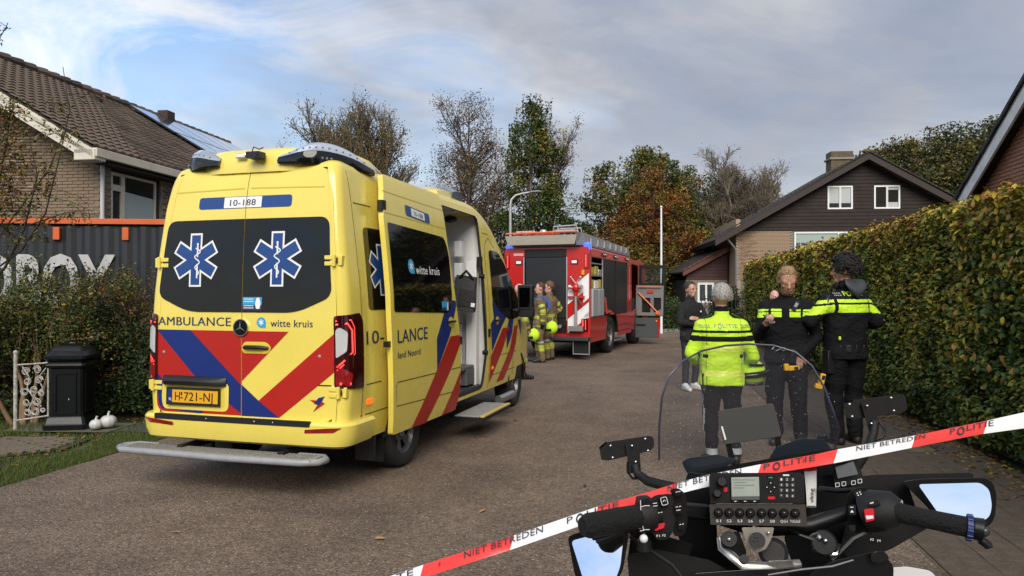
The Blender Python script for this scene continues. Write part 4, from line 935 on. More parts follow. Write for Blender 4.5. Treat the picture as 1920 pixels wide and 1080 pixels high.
def wframe(b, fn, x0, x1, z0, z1, m, t=.06, dp=.06):
    for a in ((x0, x1, z0, z0+t), (x0, x1, z1-t, z1), (x0, x0+t, z0+t, z1-t), (x1-t, x1, z0+t, z1-t)):
        b.patch([(a[0], a[2]), (a[1], a[2]), (a[1], a[3]), (a[0], a[3])], fn, m, off=0, g=9, thick=dp)
fl = lambda a, c, k: (k-.05, a, c)
wframe(b, fl, WX0, WX1, WZ0, WZ1, UND, .05); wframe(b, fl, WX0+.05, .76, WZ0+.05, 3.70, CRM, .06); wframe(b, fl, WX0+.05, .76, 3.70, WZ1-.06, CRM, .06); wframe(b, fl, .76, WX1-.1, WZ0+.05, WZ1-.06, CRM, .05)
W_ = b.build('window', LH, 0)
PANE = mat('window_pane', (.015, .02, .022), .05, spec=.6); b = MB()
b.patch([(WX0+.06, WZ0), (WX1-.06, WZ0), (WX1-.06, WZ1-.06), (WX0+.06, WZ1-.06)], fl, PANE, off=-.035, g=9); b.build('pane', W_, 0)
b = MB(); b.patch([(.82, WZ0), (WX1-.15, WZ0), (WX1-.15, 3.62), (.82, 3.66)], fl, mat('frosted_film', (.34, .40, .39), .6), off=-.028, g=9); b.build('frosted_film', W_, 0)
# solar panels
PV = mat('solar_glass', (.045, .07, .12), .09, spec=1.0, coat=1.0); b = MB(); nn = V((math.sin(pit), 0, math.cos(pit))); us = V((XR-ox, 0, ZR-ZE)).normalized()
for i in range(2):
    for j in range(6):
        o0 = V((ox, 0, ZE))+us*(1.72+i*1.68)+nn*.16+V((0, 6.5+j*1.02, 0)); b = MB(); fnp = lambda a, c, k: o0+us*a+V((0, c, 0))+nn*k
        b.patch([(0, 0), (1.64, 0), (1.64, .99), (0, .99)], fnp, mat('panel_frame', (.05, .05, .055), .4, metal=.6), off=0, g=9, thick=.04)
        b.patch([(.02, .02), (1.62, .02), (1.62, .97), (.02, .97)], fnp, PV, off=.002, g=9); b.build('solar_panel', LH, 0)
b = MB(); b.box((XR+.05, 8.6, ZR+.08), (.34, .40, .50), mat('chimney_brick', (.05, .032, .026), .85)); b.box((XR+.05, 9.6, ZR+.02), (.3, .6, .13), mat('chimney_brick')); b.build('chimney', LH, 0, .01)
# ---------------------------------------------------------------- container
CT = empty('shipping_container', (-9.8, 11.22, 0), math.atan(.095), 1, 'dark grey corrugated container with orange top rail and big white letters', 'container')
CG = mat('container_grey', (.014, .018, .024), .5, var=.3, vscale=2, rvar=.1); COR = mat('container_orange', (.62, .11, .02), .5, var=.15, vscale=3)
CL_, CH = 6.1, 2.80; b = MB(); prof = []; x = .1
while x < CL_-.25: prof += [(x, 0), (x+.07, .036), (x+.14, .036), (x+.21, 0)]; x += .28
vs = [(x, y, z) for x, y in prof for z in (.16, CH-.12)]; b.add(vs, [(2*i, 2*i+2, 2*i+3, 2*i+1) for i in range(len(prof)-1)], CG)
b.box((CL_/2, 1.25, CH-.05), (CL_, 2.36, .05), CG); b.box((CL_/2, 2.42, 1.4), (CL_, .04, 2.5), CG); b.box((CL_-.03, 1.2, 1.4), (.04, 2.4, 2.5), CG); b.box((CL_/2, 1.2, .14), (CL_, 2.4, .1), CG)
b.build('body', CT, 20)
b = MB(); b.box((CL_/2, .0, CH-.045), (CL_, .07, .085), COR); b.build('top_rail', CT, 0, .005)
b = MB(); b.box((CL_/2, 0, .1), (CL_, .07, .16), CG)
for x in (.06, CL_-.06): b.box((x, 0, 1.4), (.14, .09, 2.6), CG)
b.build('frame', CT, 0)
for px_ in (108, 238):
    X = (px_-960)/F; x = (X*11.22+9.8)/(1-.095*X)*1.0; b = MB(); b.box((x+.0, -.01, CH-.24), (.10, .05, .20), COR); b.build('orange_bracket', CT, 0, .01)
b = MB(); cx_ = lambda a, c, k: (a, -.012-k, c); b.text('OBOX', cx_, 1.50, 1.42, .80, 2.06, mat('worn_white_lettering', (.46, .46, .47), .6, var=.2), .002, .03); b.build('lettering', CT, 0)
# ---------------------------------------------------------------- right brick house
RH = empty('right_brick_house', (8.40, 13.65, 0), 0, 1, 'red-brown brick gable with white bargeboard rising above the hedge', 'house')
wu = V((-.2, -.98, 0)).normalized()      # along the wall towards the viewer
wn = V((-wu.y*-1, 0, 0)); wn = V((wu.y, -wu.x, 0))   # faces the road
RBK = mat('brick_red_brown', (.19, .085, .055), .85, isl=((.16, .07, .05), (.30, .13, .08), (.38, .19, .12), (.20, .11, .09)), bump=.5, bscale=50, var=.15, vscale=4)
SL_ = .56; b = MB(); wp = [(0, 0), (9, 0), (9, 3.0), (4.5, 3.0+SL_*4.5), (0, 3.0)]
b.patch(wp, lambda a, c, k: wu*a+V((0, 0, c))+wn*k, MORT, off=-.01, g=6, thick=.25); b.build('wall', RH, 0)
r = seeded(9); ml = []; sc = []; row = 0; z = 2.0
while z < 5.4:
    x = .02-(row % 2)*.11
    while x < 4.4:
        if x > -.02 and z+.05 < 3.0+SL_*x: 
            p = wu*(x+.105)+wn*(.012-.05+r.uniform(0, .004))+V((0, 0, z+.026)); ml.append(M.Translation(p) @ M.Rotation(math.atan2(wu.y, wu.x), 4, 'Z') @ M.Diagonal((.21, .1, .053, 1)))
            inf = 1 if z > 2.45-.0*x and x < 3.4 else 0; sc.append(inf*10-abs(x-1.5))
        x += .221
    z += .064; row += 1
pieces('brick', unitbox('brick', RBK), ml, RH, sc)
def edge_strip(b, a0, a1, dz0, dz1, k0, k1, m):   # piece following the verge
    q = lambda a, dz, k: wu*a+V((0, 0, 3.0+SL_*a+dz))+wn*k
    vs = [q(a, dz, k) for a in (a0, a1) for dz in (dz0, dz1) for k in (k0, k1)]; b.add(vs, [(0, 1, 3, 2), (4, 6, 7, 5), (0, 4, 5, 1), (2, 3, 7, 6), (0, 2, 6, 4), (1, 5, 7, 3)], m)
b = MB(); edge_strip(b, -.4, 4.5, .06, .16, -8, .24, UND)
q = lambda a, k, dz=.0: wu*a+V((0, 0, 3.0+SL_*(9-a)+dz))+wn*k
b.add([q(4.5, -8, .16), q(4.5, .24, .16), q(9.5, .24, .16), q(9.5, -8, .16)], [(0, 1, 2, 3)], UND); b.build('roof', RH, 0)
b = MB(); edge_strip(b, -.4, 4.5, -.16, .10, .20, .24, mat('bargeboard_white', (.80, .80, .77), .6, var=.2, vscale=4)); b.build('bargeboard', RH, 0)
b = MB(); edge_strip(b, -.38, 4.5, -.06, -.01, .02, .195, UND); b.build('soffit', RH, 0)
for i in range(16):
    b = MB(); edge_strip(b, -.42+i*.32, -.42+i*.32+.34, .11+.015*(i % 2), .19, .05, .28, mat('verge_tile_black', (.025, .022, .022), .7)); b.build('verge_tile', RH, 0)
# ---------------------------------------------------------------- brown gabled house at the end
Yh = 34.2; BH = empty('brown_gabled_house', (10.45, Yh, 0), R(-5), 1, 'brick house with dark brown boarded gable and two white upstairs windows', 'house')
# local x right, y back, z up. gable from x=0
def hx(px, Y=Yh): return (px-960)/F*Y-10.45
def hz(py, Y=Yh): return EYE+(HZ-py)/F*Y
AX, AZ = hx(1612), hz(296); ELX, ELZ = hx(1338), hz(450); ERX = 2*AX-ELX; zs_ = hz(433)
BUFF = mat('brick_buff', (.30, .205, .135), .85, isl=((.24, .16, .105), (.32, .22, .145), (.36, .26, .175)), bump=.2, bscale=60)
DEP = 5.5
b = MB(); fnf = lambda a, c, k: (a, -k, c)
ww = [(hx(1486), hx(1591), hz(497), hz(436)), (hx(1627), hx(1651), hz(490), hz(436))]
b.patch([[(0, 0), (2*AX, 0), (2*AX, zs_), (0, zs_)]]+[[(a, c), (a2, c), (a2, c2), (a, c2)] for a, a2, c, c2 in ww], fnf, MORT, off=-.01, g=9, thick=.2)
b.box((.1, DEP/2, zs_/2+.3), (.2, DEP, zs_+.5), BUFF); b.box((2*AX-.1, DEP/2, zs_/2), (.2, DEP, zs_), BUFF); b.build('wall', BH, 0)
def skipw(a, c): return any(x0-.12 < a < x1+.12 and z0-.05 < c < z1+.05 for x0, x1, z0, z1 in ww)
ml, sc = brickwall(BH, (0, 0, 0), (1, 0, 0), [(0, 2.2), (2*AX, 2.2), (2*AX, zs_), (0, zs_)], BUFF, MORT, 5, skip=skipw, bw=.21, bh=.052)
rr_ = seeded(2); sc = [-abs(m_.translation.x-2)-rr_.random()*.3 for m_ in ml]
pieces('brick', unitbox('brick', BUFF), ml, BH, sc)
BRW = mat('brown_boards', (.020, .0115, .009), .65, spec=.3, var=.3, vscale=2, rvar=.1)
rs = (AZ-ELZ)/(AX-ELX); zr = lambda x: AZ-rs*abs(x-AX)
b = MB(); b.patch([(0, zs_), (2*AX, zs_), (2*AX, zr(2*AX)-.1), (AX, AZ-.1), (0, zr(0)-.1)], fnf, UND, off=.0, g=9, thick=.1); b.build('gable_backing', BH, 0)
z = zs_
wu2 = [(hx(1546), hx(1591), hz(394), hz(351)), (hx(1629), hx(1675), hz(394), hz(351))]
while z < AZ-.25:
    zt = z+.155; x0 = max(0, AX-(AZ-.12-zt)/rs); x1 = min(2*AX, 2*AX-x0)
    segs = [(x0, x1)]
    for a0, a1, c0, c1 in wu2:
        if zt > c0+.03 and z < c1-.03:
            ns = []
            for s0, s1 in segs:
                if s0 < a0 < s1: ns += [(s0, a0), (a1, s1)]
                else: ns.append((s0, s1))
            segs = ns
    for s0, s1 in segs:
        if s1-s0 > .1: b = MB(); b.add([(s0, -.02, z), (s1, -.02, z), (s1, -.045, z), (s0, -.045, z), (s0, -.02, zt), (s1, -.02, zt), (s1, -.025, zt), (s0, -.025, zt)], [(3, 2, 6, 7), (0, 1, 2, 3), (4, 7, 6, 5), (0, 3, 7, 4), (1, 5, 6, 2)], BRW); b.build('plank', BH, 0)
    z += .165
WF = mat('white_window_frame', (.74, .74, .72), .45)
GP = mat('house_glass', (.05, .06, .07), .05, spec=.8)
def hwin(x0, x1, z0, z1, split, curt=None):
    b = MB(); fo = lambda a, c, k: (a, -.05-k, c); xm = x0+(x1-x0)*split
    wframe(b, fo, x0, x1, z0, z1, WF, .07, .07); wframe(b, fo, xm-.04, xm+.04, z0+.07, z1-.07, WF, .035, .06); w_ = b.build('window', BH, 0)
    b = MB(); b.patch([(x0+.05, z0+.05), (x1-.05, z0+.05), (x1-.05, z1-.05), (x0+.05, z1-.05)], fo, GP, off=-.05, g=9); b.build('pane', w_, 0)
    return w_, xm, fo
BLI = mat('white_blind', (.42, .44, .44), .7)
for k, (x0, x1, z0, z1) in enumerate(wu2):
    w_, xm, fo = hwin(x0, x1, z0, z1, .5); b = MB()
    if k == 0:
        for a0, a1 in ((x0+.08, xm-.05), (xm+.05, x1-.08)): b.patch([(a0, z0+.28), (a1, z0+.28), (a1, z1-.08), (a0, z1-.08)], fo, BLI, off=-.045, g=9)
    else: b.patch([(xm+.05, z1-.2), (x1-.08, z1-.2), (x1-.08, z1-.08), (xm+.05, z1-.08)], fo, BLI, off=-.045, g=9); b.patch([(xm+.05, z0+.08), (x1-.08, z0+.08), (x1-.08, z0+.3), (xm+.05, z0+.3)], fo, BLI, off=-.045, g=9)
    b.build('blind', w_, 0)
x0, x1, z0, z1 = ww[0]; w_, xm, fo = hwin(x0, x1, z0, z1, .76); b = MB(); b.patch([(x0+.08, z1-.5), (xm-.05, z1-.5), (xm-.05, z1-.08), (x0+.08, z1-.08)], fo, mat('pale_green_blind', (.30, .38, .35), .7), off=-.045, g=9)
n_ = 22
for i in range(n_): a = x0+.1+(xm-.16-x0-.1)*i/n_; b.box((a+.03, .015, (z0+z1-.5)/2), (.05, .02+.01*(i % 3), z1-z0-.55), mat('net_curtain', (.38, .40, .42), .8))
b.build('curtain', w_, 0)
hwin(*ww[1], .5)
b = MB(); TB = mat('roof_tile_dark', (.04, .032, .028), .8, var=.4, vscale=3)
rslab(b, ELX, ELZ, AX, AZ+.08, -.55, DEP+.5, .22, TB); rslab(b, ERX, ELZ, AX, AZ+.08, -.55, DEP+.5, .22, TB); b.build('roof', BH, 0)
for sg in (0, 1):
    b = MB(); xa, xb = (ELX, AX) if not sg else (ERX, AX); b.add([(xa, -.57, ELZ-.02), (xb, -.57, AZ+.06), (xb, -.57, AZ-.24), (xa, -.57, ELZ-.30), (xa, -.53, ELZ-.02), (xb, -.53, AZ+.06), (xb, -.53, AZ-.24), (xa, -.53, ELZ-.30)], [(0, 1, 2, 3), (4, 7, 6, 5), (0, 4, 5, 1), (3, 2, 6, 7)], mat('brown_trim', (.028, .018, .014), .65)); b.build('bargeboard', BH, 0)
    n2 = 36
    for i in range(n2):
        t = (i+.5)/n2; x = xa+(xb-xa)*t; b = MB(); b.box((x, -.5, ELZ+(AZ-ELZ)*t+.11), (abs(xb-xa)/n2*1.12, .26, .05), TB, rot=M.Rotation((-1 if not sg else 1)*math.atan(rs)*.8, 3, 'Y')); b.build('verge_tile', BH, 0)
b = MB(); b.ball((AX, -.5, AZ+.12), (.3, .16, .10), mat('moss', (.09, .085, .02), .95)); b.build('moss_cap', BH)
cz0 = hz(335, 37); CHB = empty('chimney', (0, 0, 0)); CHB.parent = BH
cxm = (1553-960)/F*38.5-10.45; b = MB(); b.box((cxm, 4.3, hz(318, 38.5)), (1.1, .8, 1.6), mat('chimney_buff', (.13, .10, .06), .9, var=.3, vscale=6)); b.box((cxm, 4.3, hz(303, 38.5)), (1.25, .95, .10), mat('lead_grey', (.22, .21, .18), .7)); b.box((cxm-.25, 4.3, hz(299, 38.5)), (.3, .3, .25), mat('pot_dark', (.05, .03, .025), .8)); b.build('stack', CHB, 0, .01)
b = MB(); b.box((cxm+.45, 3.86, hz(318, 38.5)), (.5, .05, .35), mat('lead_flashing', (.45, .45, .44), .5)); b.build('flashing', CHB, 0)
b = MB(); b.cyl((hx(1455), 4, hz(395)), (hx(1455), 4, hz(363)), .06, BLK, 8); b.build('roof_vent', BH)
b = MB(); b.tube([(-.5, -.4, ELZ+.05), (-.1, -.12, ELZ-.35), (-.02, -.08, ELZ-.5), (-.02, -.08, .2)], .05, mat('zinc_pipe', (.16, .17, .18), .5), 8); b.build('downpipe', BH, 40)
for a, c in ((1.0, 1.45), (1.75, 2.2)):
    b = MB(); fs_ = lambda p, q, k: (-k-.0, p, q); wframe(b, fs_, a, c, hz(468, 35.5), hz(450, 35.5)+.0, WF, .06, .05); b.patch([(a, hz(468, 35.5)), (c, hz(468, 35.5)), (c, hz(450, 35.5)), (a, hz(450, 35.5))], fs_, GP, off=-.005, g=9); b.build('side_window', BH, 0)
# garage, dark red boards over a rendered wall
Yg = 35.7; gx = lambda px: (px-960)/F*Yg; gz = lambda py: EYE+(HZ-py)/F*Yg
GA = empty('garage', (gx(1287), Yg, 0), 0, 1, 'dark red boarded garage with sloping tiled roof beside the brown house', 'garage')
W3 = gx(1363)-gx(1287)+.02; zl, zh, zm = gz(505), gz(463), gz(524)
b = MB(); b.patch([[(0, 0), (W3, 0), (W3, zm), (0, zm)], [(gx(1308)-gx(1287), gz(568)), (gx(1339)-gx(1287), gz(568)), (gx(1339)-gx(1287), gz(530)), (gx(1308)-gx(1287), gz(530))]], fnf, mat('render_beige', (.22, .19, .15), .85, var=.2), g=9, thick=.2); b.build('wall', GA, 0)
b = MB(); b.box((W3/2, 3, zm/2), (W3-.1, 5.6, zm), UND); b.build('interior', GA, 0)
DRB = mat('dark_red_boards', (.060, .018, .014), .6, var=.25); z = zm
while z < zh-.1:
    zt = z+.15; x0 = max(0, W3*(zt-zl)/(zh-zl)); b = MB()
    if W3-x0 > .1: b.box(((x0+W3)/2, -.02, z+.072), (W3-x0, .04, .143), DRB); b.build('plank', GA, 0, .004)
    z += .152
b = MB(); rslab(b, -.25, zl-.12, W3, zh+.02, -.35, 6, .10, TB); b.build('roof', GA, 0)
b = MB(); b.add([(-.25, -.37, zl-.12), (W3, -.37, zh+.02), (W3, -.37, zh-.22), (-.25, -.37, zl-.34)], [(0, 1, 2, 3)], mat('red_trim', (.11, .035, .022), .6)); b.build('bargeboard', GA, 0)
for i in range(10):
    t = (i+.5)/10; b = MB(); b.box((-.25+(W3+.25)*t, -.3, zl-.12+(zh-zl+.14)*t+.05), (.22, .22, .06), mat('tile_red_brown', (.12, .045, .03), .8), rot=M.Rotation(-math.atan2(zh-zl, W3), 3, 'Y')); b.build('verge_tile', GA, 0)
b = MB(); x0, x1 = gx(1308)-gx(1287), gx(1339)-gx(1287); wframe(b, fnf, x0, x1, gz(568), gz(530), WF, .10, .08); b.box(((x0+x1)/2, -.03, (gz(568)+gz(530))/2), (.09, .06, .9), WF); w_ = b.build('window', GA, 0)
b = MB(); b.patch([(x0, gz(568)), (x1, gz(568)), (x1, gz(530)), (x0, gz(530))], fnf, GP, off=-.04, g=9); b.build('pane', w_, 0)
# ---------------------------------------------------------------- lamp, pole
p = G(957, 547+EYE*F/23.5); LP = empty('street_lamp', (p.x, 23.5, 0), 0, 1, 'slim grey street lamp with curved arm rising behind the fire engine', 'street lamp')
GAL = mat('galvanised_steel', (.40, .41, .41), .45, metal=.4, var=.15); b = MB(); zt = EYE+(HZ-385)/F*23.5
b.tube([(0, 0, 0), (0, 0, 1.2)], [.075, .075], GAL, 10); b.tube([(0, 0, 1.2), (0, 0, zt), (.03, 0, zt+.18), (.16, 0, zt+.32), (.38, 0, zt+.38), (.62, 0, zt+.42)], [.055, .045, .04, .035, .03, .03], GAL, 10); b.build('pole', LP, 50)
b = MB(); b.tube([(.58, 0, zt+.415), (.70, 0, zt+.44), (.90, 0, zt+.45), (1.0, 0, zt+.45)], [.03, .06, .06, .03], GAL, 10, flat=.5); b.build('lamp_head', LP, 50)
p = P(1240, 547, 29); FP = empty('flagpole', (p.x, 29, 0), 0, 1, 'white flagpole standing in front of the rust coloured tree', 'pole'); b = MB(); b.tube([(0, 0, 0), (0, 0, EYE+(HZ-390)/F*29)], [.055, .035], mat('white_pole', (.75, .75, .76), .4), 10); b.build('mast', FP, 50)
b = MB(); b.ball((0, 0, EYE+(HZ-388)/F*29), .05, mat('white_pole')); b.build('finial', FP)
b = MB(); FN = empty('garden_fence', (8.0, 31.0, 0), 0, 1, 'dark railing fence behind the open fire engine door', 'fence')
for i in range(16): b = MB(); b.box((i*.16, 0, .75), (.03, .03, 1.5), BLK); b.build('bar', FN, 0)
for z in (.25, 1.35): b = MB(); b.box((1.2, 0, z), (2.5, .035, .05), BLK); b.build('rail', FN, 0)
# ================================================================ left garden edge
BX = empty('garden_path', (0, 0, 0)); C.objects.unlink(BX); bpy.data.objects.remove(BX)
PB = mat('path_brick', (.14, .11, .08), .9, isl=((.09, .07, .05), (.15, .12, .085), (.20, .16, .12)), var=.2, vscale=3, bump=.5, bscale=40)
path = sheet('path', [(-9, 8.35), (-4.75, 8.30), (-4.72, 7.75), (-5.2, 7.25), (-9, 6.9)], -.006, mat('path_joint', (.05, .045, .02), .95, var=.4, vscale=9))
r = seeded(21); ml = []; sc = []
for i in range(20):
    for j in range(24):
        x = -9+j*.205+(i % 2)*.1; y = 7.0+i*.066
        if y > 8.27 or x > -4.85-(max(0, 7.7-y)*1.1) or y < 6.95+(x+9)*.07 or r.random() < .04: continue
        ml.append(TRS((x, y, -.002+r.uniform(-.004, .006)), (r.uniform(-.02, .02), 0, r.uniform(-.02, .02)), (.197, .056, .03))); sc.append(x)
pieces('path_brick', unitbox('path_brick', PB), ml, path, sc)
# verge grass
gm = leafm('grass_blade', (.035, .065, .012), (.06, .10, .02), (.09, .12, .03), (.12, .11, .04))
def grass(n, xf, y0, y1, h, seed, name='grass'):
    r = seeded(seed); y = r.uniform(y0, y1, n); x = xf(y, r.random(n)); a = r.uniform(0, 2*PI, n); hh = h*r.uniform(.4, 1.2, n); w_ = .004
    b0 = np.stack([x, y, np.full(n, -.03)], 1); dx = np.stack([np.cos(a)*w_, np.sin(a)*w_, np.zeros(n)], 1); tp = b0+np.stack([r.normal(size=n)*hh*.5, r.normal(size=n)*hh*.5, hh+.03], 1)
    o = rawmesh(name, np.stack([b0-dx, b0+dx, tp], 1).reshape(-1, 3), np.arange(3*n).reshape(n, 3), [gm]); o['kind'] = 'stuff'; return o
def rd(y): return LE_(y)-(.8 if False else 0)
grass(16000, lambda y, u: LE_(y)-.0-u**1.3*(.75+.25*np.sin(y*2.3)), 6.2, 9.2, .032, 1)
grass(5000, lambda y, u: -4.7-u*1.6, 7.0, 8.7, .03, 5)
grass(5000, lambda y, u: -5.0-u*4, 7.0, 8.4, .02, 6)
grass(9000, lambda y, u: -4.9-u*3.6, 5.6, 7.05, .05, 2)
grass(6000, lambda y, u: -5.6-u*3.2, 8.35, 9.3, .06, 3)
lm = np.stack([r.uniform(-7.5, -4.5, 900), r.uniform(5.8, 9.6, 900), np.full(900, .012)], 1); leafcloud('leaf_litter', lm, .055, [L_BR, L_RU, L_YE], None, seed=31, up=4, kind='stuff')
o = sheet('slab', [(-5.3, 8.72), (-4.55, 8.66), (-3.95, 8.5), (-3.8, 9.1), (-5.0, 9.25)], .004, mat('blue_grey_slab', (.07, .075, .085), .8, var=.3))
o = sheet('pillar_footing', [(-6.0, 8.62), (-4.72, 8.55), (-4.68, 9.15), (-6.0, 9.2)], .012, mat('concrete_footing', (.13, .12, .09), .9, var=.3))
# black ornate pillar
IRB = mat('black_gloss_iron', (.004, .005, .006), .35, bump=.1, bscale=30, coat=.15, spec=.3)
PL = empty('garden_pillar', (-5.33, 8.9, .012), R(8), .86, 'black ornate square iron pillar with domed cap beside the shrubs', 'pillar')
def sq(w_, z, c=.12): k = w_/2; q = k*(1-c); return [V((x, y, z)) for x, y in ((-q, -k), (q, -k), (k, -q), (k, q), (q, k), (-q, k), (-k, q), (-k, -q))]
b = MB(); b.loft([sq(.56, 0), sq(.56, .07), sq(.53, .09), sq(.50, .15), sq(.46, .18)], IRB); b.build('plinth', PL, 30)
b = MB(); b.loft([sq(.44, .18), sq(.44, .84)], IRB); 
for sx, sy in ((0, -1), (0, 1), (1, 0), (-1, 0)):
    for k in (-1, 1): b.box((sx*.222+(k*.13 if sy else 0), sy*.222+(k*.13 if sx else 0), .50), (.03, .03, .56) , IRB)
    b.box((sx*.222, sy*.222, .23), (.3 if sy else .03, .3 if sx else .03, .03), IRB); b.box((sx*.222, sy*.222, .78), (.3 if sy else .03, .3 if sx else .03, .03), IRB)
b.build('shaft', PL, 30)
b = MB(); b.loft([sq(.44, .84), sq(.50, .86), sq(.52, .89), (sq(.50, .91)), sq(.46, .93), sq(.50, .96), sq(.55, .98), sq(.55, 1.02), sq(.48, 1.05), sq(.42, 1.10), sq(.33, 1.15), sq(.18, 1.17), sq(.07, 1.18), sq(.05, 1.20)], IRB); b.build('cap', PL, 30)
b = MB(); b.ball((0, 0, 1.225), .035, IRB); b.build('finial', PL); b = MB(); b.ball((.05, -.225, .42), .009, CHR); b.build('lock', PL)
# wrought gate
WI = mat('worn_white_iron', (.50, .50, .47), .6, col2=(.22, .20, .17), vscale=30); GT = empty('garden_gate', (-5.90, 8.72, .0), 0, 1, 'white scrolled wrought iron gate hinged at a post beside the black pillar', 'gate')
b = MB(); b.cyl((0, 0, 0), (0, 0, .92), .022, WI, 10); b.ball((0, 0, .93), .026, WI); b.build('post', GT)
b = MB()
for z0, z1 in ((.12, .17), (.78, .80)): b.tube([(.01, 0, z0), (.36, .06, z1)], .010, WI, 6)
b.tube([(.35, .06, .16), (.35, .06, .84)], .010, WI, 6); b.build('frame', GT)
def scroll(x, z, r_, a0, sg, tn=1.6): return [(x+r_*(1-.62*t)*math.cos(a0+sg*t*tn*2*PI), .03+.0*t, z+r_*(1-.62*t)*math.sin(a0+sg*t*tn*2*PI)) for t in np.linspace(0, 1, 18)]
for i, (x, z, r_, a0, sg) in enumerate(((.10, .70, .05, 0, 1), (.24, .72, .05, 3, -1), (.12, .58, .045, 1, -1), (.26, .60, .05, 0, 1), (.09, .46, .05, 2, 1), (.20, .48, .045, 4, -1), (.29, .44, .04, 1, 1), (.11, .33, .045, 0, -1), (.24, .34, .05, 3, 1), (.12, .21, .045, 5, 1), (.22, .22, .045, 2, -1), (.31, .24, .03, 2, 1))):
    b = MB(); b.tube(scroll(x, z, r_, a0, sg), .007, WI, 5); b.build('scroll', GT)
for pts in ([(.06, .03, .76), (.14, .03, .64), (.12, .03, .5), (.20, .03, .38), (.14, .03, .25), (.2, .03, .18)], [(.33, .05, .74), (.24, .04, .62), (.30, .04, .5), (.20, .03, .42), (.28, .04, .28)]):
    b = MB(); b.tube(pts, .008, WI, 5); b.build('curved_bar', GT)
# pumpkins
PW = mat('white_painted_gourd', (.55, .56, .56), .45, var=.15, vscale=12)
def pumpkin(x, y, r_, lab):
    o = empty('pumpkin', (x, y, .012), 0, 1, lab, 'pumpkin', 'white decorative pumpkins'); b = MB(); n = 32; vs = []; K = 12
    for i in range(K+1):
        p = PI*i/K
        for j in range(n): t = 2*PI*j/n; q = r_*(1-.07*abs(math.cos(t*4.5)))*math.sin(p); vs.append((q*math.cos(t), q*math.sin(t), r_*.88+r_*.88*math.cos(p)*(1-.25*(1-math.sin(p))**2)))
    b.add(vs, [(i*n+j, (i+1)*n+j, (i+1)*n+(j+1) % n, i*n+(j+1) % n) for i in range(K) for j in range(n)], PW); b.build('flesh', o, 60)
    b = MB(); b.tube([(0, 0, r_*1.6), (.004, 0, r_*1.95), (.012, 0, r_*2.15)], [.018, .012, .014], PW, 7); b.build('stem', o, 60)
p = G(180, 808); pumpkin(p.x, p.y, .075, 'smaller white pumpkin close to the black pillar'); p = G(203, 805); pumpkin(p.x, p.y, .095, 'larger white pumpkin with tall stem, right of the smaller one')
# ---------------------------------------------------------------- shrubs
def shrub(name, label, x, y, seed, L, r0, lev, leaves, lsz, mats, w8, stems=6, sd=.05, bark=BARK, **k):
    k.setdefault('spread', .5); k.setdefault('kids', 5); k.setdefault('upw', .12)
    return tree(name, label, x, y, seed, L, r0, lev, leaves, lsz, mats, bark, sd, stems=stems, w8=w8, cat='shrub', z0=-.03, **k)
def bush(name, label, x, y, H_, W_, seed, n, lsz, mats, w8, clump=.16, ncl=120, prof=None):
    return cone_tree(name, label, x, y, H_, W_, seed, n, lsz, mats, w8, prof or [(.02, .75), (.3, 1), (.6, .95), (.85, .65), (1, .3)], BARKD, .03, 'shrub', None, clump, ncl, .8, -.03)
bush('evergreen_shrub', 'very dark dense evergreen shrub between the black pillar and the ambulance', -4.55, 10.0, 1.42, .85, 201, 16000, .045, (L_DK, L_DK, L_GR), (6, 4, 1), .14, 130)
bush('evergreen_shrub', 'dark green shrub directly behind the black pillar', -5.6, 10.0, 1.5, .7, 202, 12000, .045, (L_DK, L_GR, L_OL), (5, 3, 1), .14, 110)
bush('leafy_shrub', 'grey green small-leaved shrub at the left edge behind the gate', -6.85, 9.7, 1.65, .9, 203, 12000, .042, (L_GR, L_OL, L_DK), (4, 3, 3), .15, 150)
bush('brown_shrub', 'red-brown autumn shrub in front of the container lettering', -5.35, 10.6, 1.5, .95, 204, 9000, .04, (L_BR, L_PU, L_OL, L_GR), (5, 4, 1.5, 1), .13, 120)
bush('brown_shrub', 'low russet brown shrub right behind the ambulance hinge', -4.25, 10.7, 1.45, .6, 205, 6000, .04, (L_BR, L_PU, L_GR), (2, 1, 2), .13, 80)
shrub('twiggy_shrub', 'tall loose shrub with sprigs reaching over the container letters', -5.95, 10.4, 206, 1.5, .018, 3, 5200, .05, (L_GR, L_OL, L_YE), (3, 3, 1), 7, .05, ratio=.55)
shrub('twiggy_shrub', 'arching reddish shrub between the pillar and the container', -5.0, 10.35, 216, 1.4, .016, 3, 5200, .04, (L_BR, L_PU, L_OL), (3, 2, 1), 8, .05, ratio=.55)
shrub('twiggy_shrub', 'wispy green shrub at the far left against the container', -7.3, 10.3, 217, 1.6, .018, 3, 5200, .045, (L_GR, L_OL), (3, 2), 7, .05, ratio=.55)
shrub('twiggy_shrub', 'wispy brown-leaved shrub left of the pillar top', -6.3, 10.0, 218, 1.35, .014, 3, 4200, .04, (L_BR, L_OL, L_GR), (2, 2, 2), 8, .05, ratio=.55)
shrub('twiggy_shrub', 'thin bare-stemmed shrub in front of the letter X', -4.7, 10.6, 207, 1.5, .016, 3, 2000, .04, (L_OL, L_BR), (2, 1), 6, .05, ratio=.5)
b = MB(); ST = empty('leaning_shrub', (-6.10, 9.15, -.03), 0, 1, 'shrub with thick brown stems leaning behind the white gate', 'shrub'); t = Tree(208)
for k_ in range(5): t.grow(np.array([-.12+.07*k_, .05*(k_ % 2), 0.]), np.array([(-.35+.14*k_), .05, 1.]), 1.15, .034, 2, .5, 5, 0, .15, .6, .5, .5)
t.wood('stem', mat('stem_tan', (.26, .16, .09), .9, var=.3), ST); leafcloud('foliage', t.leafpts(5500, .09), .045, [L_GR, L_OL, L_DK], ST, seed=209)
